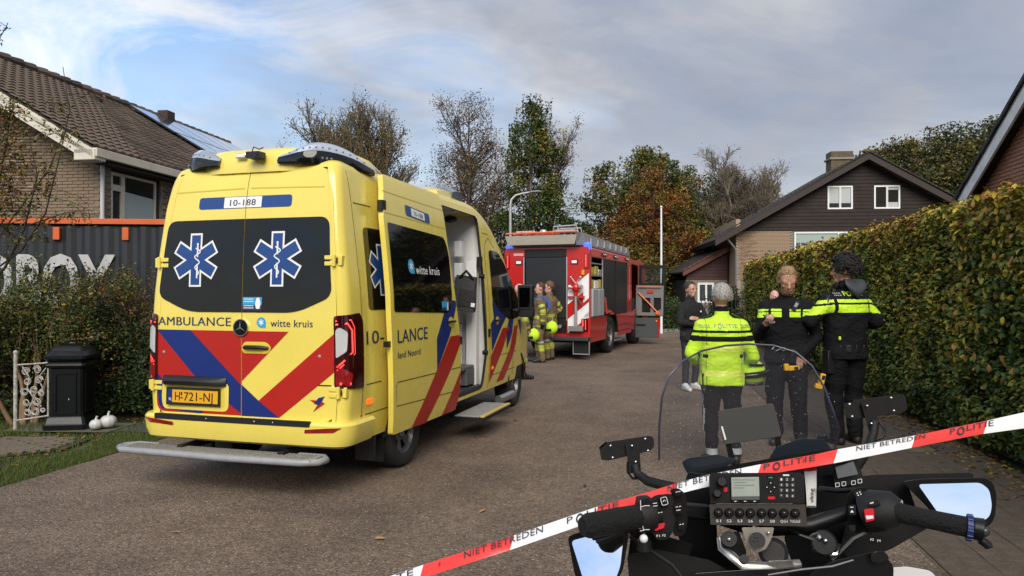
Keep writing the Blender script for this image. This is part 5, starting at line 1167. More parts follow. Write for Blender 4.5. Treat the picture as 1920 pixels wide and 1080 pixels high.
# small tree leaning in from the left, its twigs against the roof and sky
TR_, t = tree('small_tree', 'sparse small tree with drooping dark leaves at the left picture edge', -6.35, 8.6, 301, 2.0, .05, 3, 0, spread=.65, kids=5, upw=.15, lean_=(-.12, 0), ratio=.55, start=.55, z0=-.03)
t2 = Tree(302); 
def twig(px_list, r0, seed):
    pts = np.array([np.array(P(a, c, Y))-np.array([-6.35, 8.6, -.03]) for a, c, Y in px_list]); t2.br.append((pts, np.linspace(r0, .004, len(pts)), 2)); return pts
tw = [twig([(-40, 560, 8.5), (10, 500, 8.45), (45, 430, 8.4), (70, 330, 8.3), (55, 260, 8.3)], .02, 1), twig([(-30, 520, 8.5), (40, 470, 8.4), (85, 400, 8.35), (110, 300, 8.3), (130, 210, 8.25), (118, 125, 8.2)], .014, 2),
      twig([(-40, 420, 8.5), (0, 330, 8.4), (15, 250, 8.4), (20, 180, 8.4)], .018, 3), twig([(-30, 480, 8.4), (30, 400, 8.4), (90, 320, 8.4), (120, 250, 8.4), (148, 235, 8.4)], .012, 4),
      twig([(-20, 120, 8.3), (0, 70, 8.3), (12, 50, 8.3), (15, 42, 8.3)], .006, 5), twig([(-30, 450, 8.4), (60, 420, 8.4), (120, 400, 8.4), (150, 395, 8.4)], .010, 6)]
rr_ = seeded(303); lp = []
for q in tw:
    for i in range(1, len(q)):
        for k in range(3 if q is not tw[4] else 1):
            a = q[i-1]+(q[i]-q[i-1])*rr_.random(); e = a+np.array([rr_.normal()*.22, rr_.normal()*.1, rr_.normal()*.14-.03]); m_ = (a+e)/2+np.array([0, 0, .03]); t2.br.append((np.array([a, m_, e]), np.array([.005, .004, .003]), 1))
            for _ in range(16): s = rr_.random(); lp.append(a+(e-a)*s+rr_.normal(size=3)*.028-np.array([0, 0, .02]))
t2.wood('branch', BARKD, TR_)
lp = np.array(lp); leafcloud('foliage', lp, .062, [L_OL, L_PU, L_GR, L_BR], TR_, rr_.choice(4, len(lp), p=[.35, .3, .25, .1]), seed=304, asp=.35)
lp = np.array([np.array(P(rr_.normal()*26+8, rr_.uniform(190, 400), 8.4))-np.array([-6.35, 8.6, -.03])+rr_.normal(size=3)*.05 for _ in range(1500)]); leafcloud('foliage', lp, .055, [L_PU, L_BR, L_OL], TR_, seed=305, asp=.4)
# single fallen leaves on the road
LF = [(1283, 801, 'pale orange leaf on the asphalt left of the gray-haired officer'), (1097, 912, 'small dark leaf on the asphalt above the tape'), (967, 789, 'brown leaf on the asphalt behind the side step'), (1278, 673, 'brown leaf on the asphalt near the civilian'), (828, 735, None), (713, 1012, 'pale leaf fleck on the asphalt by the lower tape'), (560, 905, 'tan leaf on the asphalt under the rear step'), (330, 1000, 'brown leaf on the asphalt at lower left'), (905, 960, 'dry leaf on the asphalt just above the tape'), (1150, 750, 'small tan leaf in the middle of the road')]
for i, (a, c, lb) in enumerate(LF):
    if not lb: continue
    p = G(a, c); s = .028+.008*(i % 3); b = MB(TRS((0, 0, 0), (.08, .1, i*1.3), (s, s, s)))
    b.add([(-1, 0, .05), (-.4, .42, .22), (.3, .38, .2), (1, 0, .1), (.3, -.38, .22), (-.4, -.42, .18), (0, 0, .06), (1.5, .1, .05)], [(0, 6, 1), (1, 6, 2), (2, 6, 3), (3, 6, 4), (4, 6, 5), (5, 6, 0), (3, 7, 6)], mat('dead_leaf', (.36, .19, .06), .7) if i != 1 else mat('dead_leaf_dark', (.05, .035, .02), .8))
    o = b.build('fallen_leaf', None, 0); o.location = (p.x, p.y, .006); tag(o, lb, 'leaf', 'fallen leaves on the road')
# ================================================================ fire engine
FE = empty('fire_engine', (.847, 18.086, 0), -math.atan2(.354, .935), 1, 'red fire engine seen from behind with its cab door open and ladder rack on top', 'fire engine')
FR_ = mat('fire_red', (.50, .012, .008), .3, var=.1, vscale=2, coat=.4, rvar=.08); SHU = mat('dark_roller_shutter', (.018, .02, .023), .45, var=.2, vscale=2)
GRY = mat('rack_grey', (.26, .26, .26), .45, metal=.3, var=.15); BEI = mat('rack_beige', (.50, .46, .39), .6, var=.1); SIL = mat('truck_silver', (.55, .55, .56), .35, metal=.7)
Wt = 1.11
b = MB()     # body with rear recess and side openings
rear = [(-Wt, .47), (Wt, .47), (Wt, 2.62), (Wt-.06, 2.74), (-Wt+.06, 2.74), (-Wt, 2.62)]
fr_ = lambda a, c, k: (a, -k, c); fs = lambda a, c, k: (Wt+k, a, c); fsl = lambda a, c, k: (-Wt-k, a, c)
b.patch([rear, [(-.57, .62), (.52, .62), (.52, 2.70), (-.57, 2.70)]], fr_, FR_, g=3)
sp = [(0, .42), (1.62, .42)]+[(2.32+.66*math.cos(t), .52+.62*math.sin(t)) for t in np.linspace(PI*1.0, 0, 12)]+[(2.98, .42), (4.9, .42), (4.9, 2.62), (0, 2.70)]
b.patch([sp, [(.12, 1.03), (1.27, 1.03), (1.27, 2.50), (.12, 2.50)], [(1.33, 1.03), (4.27, 1.03), (4.27, 2.50), (1.33, 2.50)]], fs, FR_, g=3)
b.patch(sp, fsl, FR_, g=3)
b.add([(Wt, 0, 2.62), (Wt-.06, 0, 2.74), (-Wt+.06, 0, 2.74), (-Wt, 0, 2.62), (Wt, 4.9, 2.62), (Wt-.06, 4.9, 2.70), (-Wt+.06, 4.9, 2.70), (-Wt, 4.9, 2.62)], [(0, 1, 5, 4), (1, 2, 6, 5), (2, 3, 7, 6)], FR_)
b.box((0, 4.86, 1.6), (2*Wt-.06, .06, 2.1), UND); b.box((0, 2.5, .6), (.9, 4.6, .25), BLK); b.box((0, .7, 1.6), (1.06, .04, 2.0), BLK); b.box((.5, 2.2, 1.7), (.03, 4.2, 2.0), UND)
b.build('body', FE, 30)
b = MB(); b.box((-.025, .03, 2.60), (1.09, .04, .18), BLK); b.box((-.025, .045, 1.77), (1.05, .02, 1.52), SHU)
b.build('rear_shutter', FE, 0)
for i in range(26):
    b = MB(); b.box((-.025, .03, 1.05+i*.056), (1.05, .014, .050), SHU); b.build('shutter_slat', FE, 0)
for x in (-.58, .53): b = MB(); b.box((x, -.012, 1.72), (.025, .03, 1.56), SIL); b.build('shutter_rail', FE, 0)
b = MB(); b.box((-.02, .08, .90), (1.05, .14, .20), BLK); b.box((0, .2, .7), (1.0, .3, .2), BLK); b.box((.1, .0, 1.0), (.12, .04, .03), CHR)
for x in (-.3, -.1, .2, .35): b.cyl((x, .02, .80), (x, -.03, .80), .045, SIL, 12)
b.build('pump_panel', FE, 30)
b = MB(); b.box((.25, -.12, .515), (1.75, .28, .09), mat('dark_bumper', (.03, .035, .04), .5)); b.box((-.75, -.10, .515), (.5, .22, .09), mat('dark_bumper')); b.build('rear_bumper', FE, 0, .015)
b = MB(); b.tube([(.70, -.05, .46), (.70, -.05, .14), (1.1, -.05, .14), (1.1, -.05, .46)], .018, SIL, 6); b.box((.9, -.04, .3), (.4, .02, .3), BLK); b.build('mudflap_frame', FE)
b = MB(); b.tube([(.72, -.05, .47), (.9, -.02, .42)], .05, BLK, 8); b.box((0, .6, .45), (1.9, .4, .14), BLK); b.build('underrun_bar', FE)
# chevrons on the rear flanks
b = MB()
for z in (.62, 1.32): b.patch([(.55, z+.02), (.55, z+.36), (1.08, z+.78), (1.08, z+.44)], fr_, WHT, off=.004, g=3)
b.patch([(.92, 1.02), (1.08, 1.18), (1.08, 1.02)], fr_, WHT, off=.004, g=3); b.patch([(.94, 1.38), (1.08, 1.5), (1.08, 1.98), (.94, 1.86)], fr_, WHT, off=.006, g=3); b.build('chevron_stripes', FE, 0)
for x in (-.72, .72):
    b = MB(); b.box((x, -.012, 2.38), (.18, .02, .11), BLK); b.box((x, -.024, 2.38), (.13, .012, .07), WHT); b.build('flood_lamp', FE)
for x in (-1.03, 1.03):
    b = MB(); b.box((x, -.01, 2.40), (.12, .05, .36), TLR); b.box((x-.02*(1 if x > 0 else -1), -.04, 2.40), (.025, .02, .30), LIT); b.build('high_lamp', FE, 0, .01)
    b = MB(); b.box((x-.05*(1 if x > 0 else -1), -.03, .85), (.16, .05, .30), TLD); b.box((x-.09*(1 if x > 0 else -1), -.06, .85), (.03, .02, .26), LIT); b.box((x-.02*(1 if x > 0 else -1), -.06, .85), (.02, .02, .24), LIT); b.build('tail_light', FE, 0, .01)
b = MB(); b.box((.94, -.02, 2.12), (.07, .03, .12), mat('amber_side', (.7, .3, .02), .4)); b.build('amber_reflector', FE)
b = MB(); fr2 = lambda a, c, k: (a, -.002-k, c); b.patch([(-.86, 2.55), (-.60, 2.55), (-.60, 2.61), (-.86, 2.61)], fr_, mat('pale_pink_label', (.7, .45, .42), .5), off=.004, g=3); b.build('label_plate', FE, 0)
# blue lights
BLL = mat('blue_lamp', (.01, .04, .35), .1, emit=(.08, .2, 1), es=.8, coat=.5)
for x in (-1.0, 1.02): b = MB(); b.cyl((x, .10, 2.66), (x, .10, 2.80), .10, BLL, 16); b.ball((x, .10, 2.80), (.10, .10, .06), BLL); b.build('blue_light', FE, 50)
# standpipe on the right flank
b = MB(); b.tube([(.78, -.10, .78), (.78, -.10, 1.55)], .035, SIL, 10); b.box((.78, -.08, .76), (.36, .14, .12), GRY); b.ball((.78, -.10, 1.74), (.10, .09, .12), FR_); b.cyl((.78, -.10, 1.55), (.78, -.10, 1.65), .05, FR_)
for sg in (-1, 1): b.tube([(.78, -.10, 1.72), (.78+sg*.12, -.14, 1.76)], [.05, .04], FR_, 8); b.cyl((.78+sg*.12, -.14, 1.76), (.78+sg*.17, -.16, 1.77), .055, SIL, 12); b.tube([(.78, -.1, 1.85), (.78+sg*.12, -.12, 2.0)], .014, SIL, 6); b.ball((.78+sg*.12, -.12, 2.0), .03, SIL)
b.tube([(.82, -.12, 1.5), (.95, -.12, 1.3)], .02, BLK, 6); b.box((.78, -.06, 1.52), (.42, .04, .05), FR_); b.build('standpipe', FE, 40)
# ladder rack / roof gantry
b = MB(); rg = lambda x0, x1, y, z0, z1: [V((x0, y, z0)), V((x1, y, z0)), V((x1, y, z1)), V((x0, y, z1))]
b.add([(-.93, -.22, 2.80), (.78, -.22, 2.80), (.86, -.30, 3.02), (-.98, -.30, 3.02), (-.93, 0, 2.80), (.78, 0, 2.80), (.86, 0, 3.02), (-.98, 0, 3.02)], [(0, 1, 2, 3), (1, 5, 6, 2), (0, 3, 7, 4), (3, 2, 6, 7), (0, 4, 5, 1)], BEI); b.build('rack_tray', FE, 0)
b = MB(); b.box((-.05, 2.5, 2.83), (1.8, 4.9, .14), GRY); b.build('roof_deck', FE, 0)
b = MB(); b.add([(.82, -.2, 2.78), (.98, .2, 2.78), (.98, 5.3, 2.74), (.80, 5.3, 2.74), (.82, -.28, 3.08), (.90, .1, 3.10), (.95, 5.3, 2.98), (.80, 5.3, 2.98)], [(0, 1, 5, 4), (1, 2, 6, 5), (4, 5, 6, 7), (3, 7, 6, 2), (0, 4, 7, 3)], GRY); b.build('ladder_housing', FE, 0)
for k in range(7): b = MB(); b.box((.985, .6+k*.7, 2.90), (.03, .10, .16), SIL); b.build('bracket', FE)
b = MB(); b.tube([(-.96, -.28, 3.08), (.86, -.28, 3.10)], .022, mat('orange_rail', (.75, .15, .06), .4), 8); b.build('orange_rail', FE)
b = MB(); b.tube([(.20, -.1, 3.06), (.22, -.1, 3.24), (.80, -.1, 3.26), (.84, -.1, 3.06)], .018, SIL, 6); b.tube([(.24, .3, 3.06), (.26, .3, 3.22), (.80, .3, 3.22), (.82, .3, 3.06)], .018, SIL, 6); b.box((.5, .1, 3.14), (.5, .3, .05), SIL); b.build('roof_rail', FE)
b = MB(); b.box((-.58, .2, 3.10), (.6, .4, .06), BEI); b.box((-.58, .1, 3.15), (.5, .05, .04), SIL); b.build('roof_box', FE, 0, .01)
b = MB()
for x in (-.75, -.45, -.15, .0, .1): b.tube([(x, -.1, 3.06), (x+.1, 0, 3.11), (x+.2, -.1, 3.07)], .04, mat('hose_red', (.45, .05, .03), .6), 6)
b.ball((-.06, -.05, 3.12), (.10, .08, .07), SIL); b.build('hose_roll', FE)
# side: open locker, shutters, lamp band
b = MB(); b.patch([(0.02, 2.52), (4.88, 2.52), (4.88, 2.60), (.02, 2.68)], fs, mat('bright_red_band', (.62, .03, .02), .3, coat=.3), off=.006, g=3); b.build('lamp_band', FE, 0)
for y in (1.35, 2.7, 4.2):
    b = MB(); b.box((Wt+.02, y, 2.60), (.04, .40, .085), BLK)
    for k in (-1, 1): b.cyl((Wt+.03, y+k*.1, 2.60), (Wt+.05, y+k*.1, 2.60), .035, CHR, 10)
    b.build('flank_lamp', FE)
b = MB(); b.box((.85, .70, 1.76), (.03, 1.2, 1.5), UND)
for z in (1.04, 1.45, 1.72, 2.05, 2.35): b.box((.98, .70, z), (.26, 1.14, .025), SIL)
b.box((Wt-.01, .10, 1.77), (.02, .03, 1.5), SIL); b.box((Wt-.01, 1.29, 1.77), (.03, .04, 1.5), SIL); b.build('locker', FE, 0)
EY = mat('equipment_yellow', (.45, .38, .06), .5)
for i, (y, z, w_, h, m_) in enumerate(((.35, 2.16, .3, .18, EY), (.75, 2.18, .3, .22, EY), (1.08, 2.14, .25, .15, SIL), (.3, 1.85, .3, .2, EY), (.7, 1.83, .35, .2, WHT), (1.1, 1.85, .2, .22, EY))):
    b = MB(); b.box((.99, y, z), (.2, w_, h), m_); b.build('equipment', FE, 0, .02)
b = MB(); b.box((1.12, .42, 1.38), (.06, .55, .68), mat('silver_bag', (.34, .35, .36), .55, bump=.4, bscale=20)); b.box((1.12, 1.0, 1.38), (.06, .55, .68), mat('silver_bag')); b.build('locker_flap', FE, 30, .02)
b = MB()
for i in range(2): b.box((Wt-.03, 2.08+i*1.47, 1.77), (.03, 1.40, 1.46), SHU)
for y in (1.34, 2.80, 4.26): b.box((Wt-.005, y, 1.77), (.02, .03, 1.46), BLK)
b.build('side_shutter', FE, 0)
b = MB(); b.box((Wt+.02, 1.7, 1.16), (.05, .5, .05), FR_); b.tube([(Wt+.03, 1.4, 1.5), (Wt+.05, 1.5, 1.1), (Wt+.04, 2.0, 1.12)], .03, mat('hose_red'), 6); b.build('hose_reel', FE)
b = MB(); vv = lambda a, c, k: (Wt+k, 4.70-(c-1.2)*.0+a*0, 0); fv = lambda a, c, k: (Wt+.004+k, 4.68-c, 2.40-a); b.text('BRANDWEER', fv, 0, 0, .10, 1.0, WHT, .002); b.build('lettering', FE, 0)
b = MB(); b.lathe([(.62, Wt+.015), (.69, Wt+.015), (.69, Wt-.05)], BLK, o=(0, 2.32, .52), ax='x', n=18, ang=PI); b.lathe([(.66, Wt), (.66, .4)], BLK, o=(0, 2.32, .52), ax='x', n=18, ang=PI); b.build('wheel_arch', FE)
for z in (.55, .72): b = MB(); b.box((Wt+.004, 3.95, z), (.008, 1.8, .012), BLK); b.build('trim_line', FE, 0)
# cab
b = MB(); cab = [(4.92, .50), (5.4, .50), (5.5, 1.05), (6.1, 1.12), (6.6, 1.05), (6.75, .5), (7.3, .5), (7.35, 1.3), (7.2, 2.3), (7.0, 2.62), (4.92, 2.64)]
b.patch([cab, [(5.0, 1.05), (6.0, 1.15), (6.0, 2.48), (5.0, 2.50)]], fs, FR_, off=-.01, g=3); b.patch(cab, fsl, FR_, off=-.01, g=3)
b.add([(sx*(Wt-.01), y, z) for y, z in ((7.35, .5), (7.35, 1.3), (7.2, 2.3), (7.0, 2.62), (4.92, 2.64)) for sx in (-1, 1)], [(2*i, 2*i+1, 2*i+3, 2*i+2) for i in range(4)], FR_); b.box((0, 6.3, 1.2), (2.0, 1.4, .5), UND); b.box((.0, 5.6, 1.0), (2.0, 1.2, .06), UND); b.box((.45, 5.9, 1.5), (.5, .2, .8), BLK); b.build('cab', FE, 20)
# open cab door, swung out square to the side
DR = empty('cab_door', (1.15, 5.95, 0), R(-6)); DR.parent = FE; DR['label'] = 'open cab door with grey inner panel and orange strap'
dx = lambda a, c, k: (a, -k, c); b = MB()
b.patch([[(0, .88), (.82, .88), (.84, 2.48), (0, 2.50)], [(.07, 1.92), (.72, 1.92), (.74, 2.38), (.07, 2.40)]], dx, BLK, g=3, thick=.07); b.build('door_frame', DR, 0)
b = MB(); b.patch([(.07, 1.92), (.72, 1.92), (.74, 2.38), (.07, 2.40)], dx, mat('cab_glass', (.03, .035, .04), .05, alpha=.55), off=-.03, g=3); b.build('window', DR, 0)
b = MB(); b.patch([[(-.10, .90), (.78, .90), (.80, 1.84), (-.08, 1.86)], [(.10, 1.0), (.38, 1.0), (.38, 1.46), (.10, 1.46)], [(.48, 1.0), (.72, 1.1), (.72, 1.46), (.48, 1.46)]], dx, GRY, off=.05, g=3, thick=.04); b.build('door_panel', DR, 0)
OS = mat('orange_strap', (.75, .16, .04), .5); b = MB(); b.tube([(.0, -.09, 1.62), (.35, -.09, 1.28), (.62, -.09, 1.0)], .022, OS, 6); b.tube([(0, -.09, 1.80), (.74, -.09, 1.79)], .018, OS, 6); b.box((.62, -.09, .98), (.12, .04, .07), OS); b.build('strap', DR)
b = MB(); b.box((.38, -.07, 1.66), (.20, .03, .09), mat('hose_red')); b.box((.30, -.02, 1.25), (.10, .03, .4), BLK); b.build('first_aid_box', DR)
b = MB(); b.box((1.33, 5.75, .52), (.95, .06, .62), mat('step_grey', (.055, .065, .07), .5)); b.box((1.80, 5.72, .52), (.04, .06, .62), FR_); b.box((1.25, 5.71, .62), (.30, .03, .06), BLK); b.build('step_box', FE, 0, .01)
b = MB(); b.ball((1.74, 5.68, .74), (.02, .02, .03), ORG); b.build('step_lamp', FE)
for y in (2.32, 6.05):
    for sg in (1, -1): wheel(.93*sg, y, sg, FE, .50, .30, 8)
b = MB(); b.box((1.0, 3.4, .30), (.12, .9, .04), SIL); b.build('side_step', FE, 0)
# ---------------------------------------------------------------- behind the photographer (seen only in reflections)
for i, (x, y, h, w_) in enumerate(((-7, -14, 9, 3.5), (-2, -19, 10.5, 3.8), (-13, -17, 10, 4), (5.5, -13, 8.5, 2.4), (11, -20, 10, 4))):
    cone_tree('street_tree', ('leafy green street tree behind the photographer, %s' % ('nearest on the left', 'tallest in the middle', 'far left', 'slender right-hand one', 'far right', 'slim one close by')[i]), x, y, h, w_, 400+i, 9000, .34, (L_GR, L_DK, L_OL), (3, 3, 2), WP, BARKD, .2, clump=.8, ncl=90, trunk_to=.8, group='street trees behind the photographer')
NH = empty('neighbour_house', (-4.5, -24, 0), 0, 1, 'brick gabled house across the street behind the photographer', 'house')
b = MB(); b.box((0, 0, 2.4), (11, 8, 4.8), mat('neighbour_brick', (.16, .09, .06), .9)); b.build('wall', NH, 0)
b = MB(); b.add([(-6, 4.4, 4.6), (6, 4.4, 4.6), (0, 4.4, 8.6), (-6, -4.4, 4.6), (6, -4.4, 4.6), (0, -4.4, 8.6)], [(0, 1, 2), (5, 4, 3), (0, 2, 5, 3), (1, 4, 5, 2)], UND); b.build('roof', NH, 0)
for x in (-3, 0, 3): b = MB(); b.box((x, 4.02, 2.2), (1.4, .08, 1.3), WF); w_ = b.build('window', NH, 0); b = MB(); b.box((x, 4.07, 2.2), (1.2, .04, 1.1), GP); b.build('pane', w_, 0)
# ================================================================ people
HV = mat('hi_vis_yellow', (.52, .80, .015), .6, var=.06, vscale=8, bump=.25, bscale=18, sheen=.2); HV2 = mat('hi_vis_reflex', (.68, .80, .12), .4); BKC = mat('black_uniform', (.0045, .0048, .007), .85, bump=.35, bscale=22, var=.3, vscale=6, spec=.25)
BKT = mat('black_trousers', (.005, .005, .0065), .85, bump=.4, bscale=18, var=.3, spec=.25); REF = mat('reflective_silver', (.36, .38, .40), .35); SKN = mat('skin_fair', (.50, .27, .19), .5, var=.12, vscale=25); SKT = mat('skin_tan', (.34, .17, .10), .5, var=.1, vscale=25)
SKP = mat('skin_pink', (.62, .32, .26), .5); KHA = mat('turnout_khaki', (.17, .115, .06), .85, var=.3, vscale=8, bump=.4, bscale=18); BOOT = mat('black_boot', (.012, .011, .011), .5); SNK = mat('white_sneaker', (.66, .66, .66), .5)
TOPB = mat('black_sweater', (.009, .009, .010), .9, bump=.3, bscale=60); DNM = mat('dark_grey_trousers', (.022, .024, .028), .85, bump=.3, bscale=18)
def mcaps(a, b, ra, rb, n=14, k=5, fx=1.0, fy=1.0):
    a, b = V(a), V(b); d = (b-a); L = d.length; d = d/L if L > 1e-6 else V((0, 0, 1)); u = V((1, 0, 0)) if abs(d.x) < .8 else V((0, 1, 0)); v = d.cross(u).normalized(); u = v.cross(d).normalized()
    rings = []
    for i in range(k+1): t = PI/2*(1-i/k); rings.append((a-d*ra*math.sin(t), ra*math.cos(t)))
    for i in range(k+1): t = PI/2*i/k; rings.append((b+d*rb*math.sin(t), rb*math.cos(t)))
    vs = [c+u*(r_*math.cos(2*PI*j/n)*fx)+v*(r_*math.sin(2*PI*j/n)*fy) for c, r_ in rings for j in range(n)]
    return vs, [(i*n+j, i*n+(j+1) % n, (i+1)*n+(j+1) % n, (i+1)*n+j) for i in range(len(rings)-1) for j in range(n)]
class Body:
    def __init__(s): s.v = []; s.f = []; s.pr = []; s.regs = []
    def _add(s, vs, fs): o = len(s.v); s.v += [V(v) for v in vs]; s.f += [tuple(o+i for i in f) for f in fs]
    def cap(s, a, b, ra, rb, reg, fx=1.0, fy=1.0): s._add(*mcaps(a, b, ra, rb, fx=fx, fy=fy)); s.pr.append((V(a), V(b), ra*max(fx, fy)*.97, rb*max(fx, fy)*.97, s._r(reg)))
    def _r(s, reg):
        if reg not in s.regs: s.regs.append(reg)
        return s.regs.index(reg)
    def ball(s, c, r_, reg, rot=None):
        m = MB(); m.ball(c, r_, None, 14, 10, rot); s._add(m.v, m.f); s.pr.append((V(c), V(c)+V((0, 0, .001)), sum(r_)/3 if not isinstance(r_, float) else r_, sum(r_)/3 if not isinstance(r_, float) else r_, s._r(reg)))
    def rings(s, rg, reg, n=20):   # rg: (x, y, z, rx, ry)
        vs = []; 
        for x, y, z, rx, ry in rg: vs += [V((x+rx*math.copysign(abs(math.cos(t))**.85, math.cos(t)), y+ry*math.copysign(abs(math.sin(t))**.85, math.sin(t)), z)) for t in (2*PI*j/n for j in range(n))]
        fs = [(i*n+j, i*n+(j+1) % n, (i+1)*n+(j+1) % n, (i+1)*n+j) for i in range(len(rg)-1) for j in range(n)]+[tuple(range(n))[::-1], tuple((len(rg)-1)*n+j for j in range(n))]
        s._add(vs, fs)
        for q in rg:
            for sg in (-1, 0, 1): r_ = min(q[3], q[4]); c = V((q[0]+sg*max(0, q[3]-r_), q[1], q[2])); s.pr.append((c, c+V((0, 0, .001)), r_, r_, s._r(reg)))
    def mesh(s, vox, matfn, mats, cloth, wr=.006, seed=1, sm=3):
        me = bpy.data.meshes.new('body'); me.from_pydata([tuple(v) for v in s.v], [], s.f); o = bpy.data.objects.new('body', me); C.objects.link(o)
        m = o.modifiers.new('r', 'REMESH'); m.mode = 'VOXEL'; m.voxel_size = vox; m2 = o.modifiers.new('s', 'SMOOTH'); m2.factor = .5; m2.iterations = sm
        dg = bpy.context.evaluated_depsgraph_get(); me2 = bpy.data.meshes.new_from_object(o.evaluated_get(dg)); bpy.data.objects.remove(o)
        n = len(me2.vertices); co = np.empty(n*3, np.float32); me2.vertices.foreach_get('co', co); co = co.reshape(-1, 3)
        best = np.full(n, 1e9); reg = np.zeros(n, int); tt = np.zeros(n)
        for a, b, ra, rb, rg in s.pr:
            a = np.array(a); d = np.array(b)-a; t = np.clip(((co-a) @ d)/max(d @ d, 1e-9), 0, 1); ds = np.linalg.norm(co-a-t[:, None]*d, axis=1)-(ra+(rb-ra)*t); k = ds < best; best[k] = ds[k]; reg[k] = rg; tt[k] = t[k]
        nrm = np.empty(n*3, np.float32); me2.vertices.foreach_get('normal', nrm); nrm = nrm.reshape(-1, 3)
        cl = np.array([c in cloth for c in s.regs])[reg]; idx = np.where(cl)[0]; dp = np.zeros(n)
        for i in idx:
            x, y, z = co[i]; dp[i] = wr*(noise.noise(V((x*7+seed, y*7, z*11)))*1.3+abs(noise.noise(V((x*14, y*14+seed, z*26))))*.9-.3)
        co = co+nrm*dp[:, None]; me2.vertices.foreach_set('co', co.ravel())
        nf = len(me2.polygons); li = np.empty(len(me2.loops), np.int32); me2.loops.foreach_get('vertex_index', li); f0 = li.reshape(nf, 4); fc = co[f0].mean(1); fr_g = reg[f0[:, 0]]; ft = tt[f0].mean(1)
        names = list(mats); mi = np.array([names.index(matfn(s.regs[g_], t_, p_)) for g_, t_, p_ in zip(fr_g, ft, fc)], np.int32)
        me2.materials.clear()
        for k in names: me2.materials.append(mats[k])
        me2.polygons.foreach_set('material_index', mi); me2.shade_smooth(); me2.update(); return me2
def hand(B, w, d, up, sg, curl=.5, reg='skin', sp=1.0, thumb=1.0, k=1.0):
    """w wrist, d direction to the knuckles, up = back of the hand, sg = which side the thumb is on"""
    w = V(w); d = V(d).normalized(); up = V(up); up = (up-d*up.dot(d)).normalized(); sd = d.cross(up)*sg
    palm = w+d*.045*k; B.cap(w, w+d*.03*k, .026*k, .028*k, reg); 
    for q in (-.022, -.007, .008, .022): B.cap(w+d*.02*k+sd*q*.8*k, w+d*.082*k+sd*q*k, .0145*k, .0125*k, reg)
    for i, (q, L, r_) in enumerate(((.027, .072, .0092), (.009, .080, .0095), (-.009, .074, .0092), (-.026, .058, .0082))):
        p = w+d*.088*k+sd*q*k; a = curl*.7; dd = d*math.cos(a)-up*math.sin(a)+sd*q*2*sp; p1 = p+dd.normalized()*L*.45*k; B.cap(p, p1, r_*k, r_*.97*k, reg)
        a = curl*1.6; dd = d*math.cos(a)-up*math.sin(a)+sd*q*1.5*sp; p2 = p1+dd.normalized()*L*.32*k; B.cap(p1, p2, r_*.95*k, r_*.9*k, reg)
        a = curl*2.3; dd = d*math.cos(a)-up*math.sin(a); B.cap(p2, p2+dd.normalized()*L*.26*k, r_*.88*k, r_*.8*k, reg)
    p = w+d*.025*k+sd*.026*k; p1 = p+(d*.6+sd*.85-up*.2).normalized()*.036*k*thumb; B.cap(p, p1, .0135*k, .011*k, reg); B.cap(p1, p1+(d*.95+sd*.15-up*.45*(curl+.3)).normalized()*.032*k, .0108*k, .0095*k, reg)
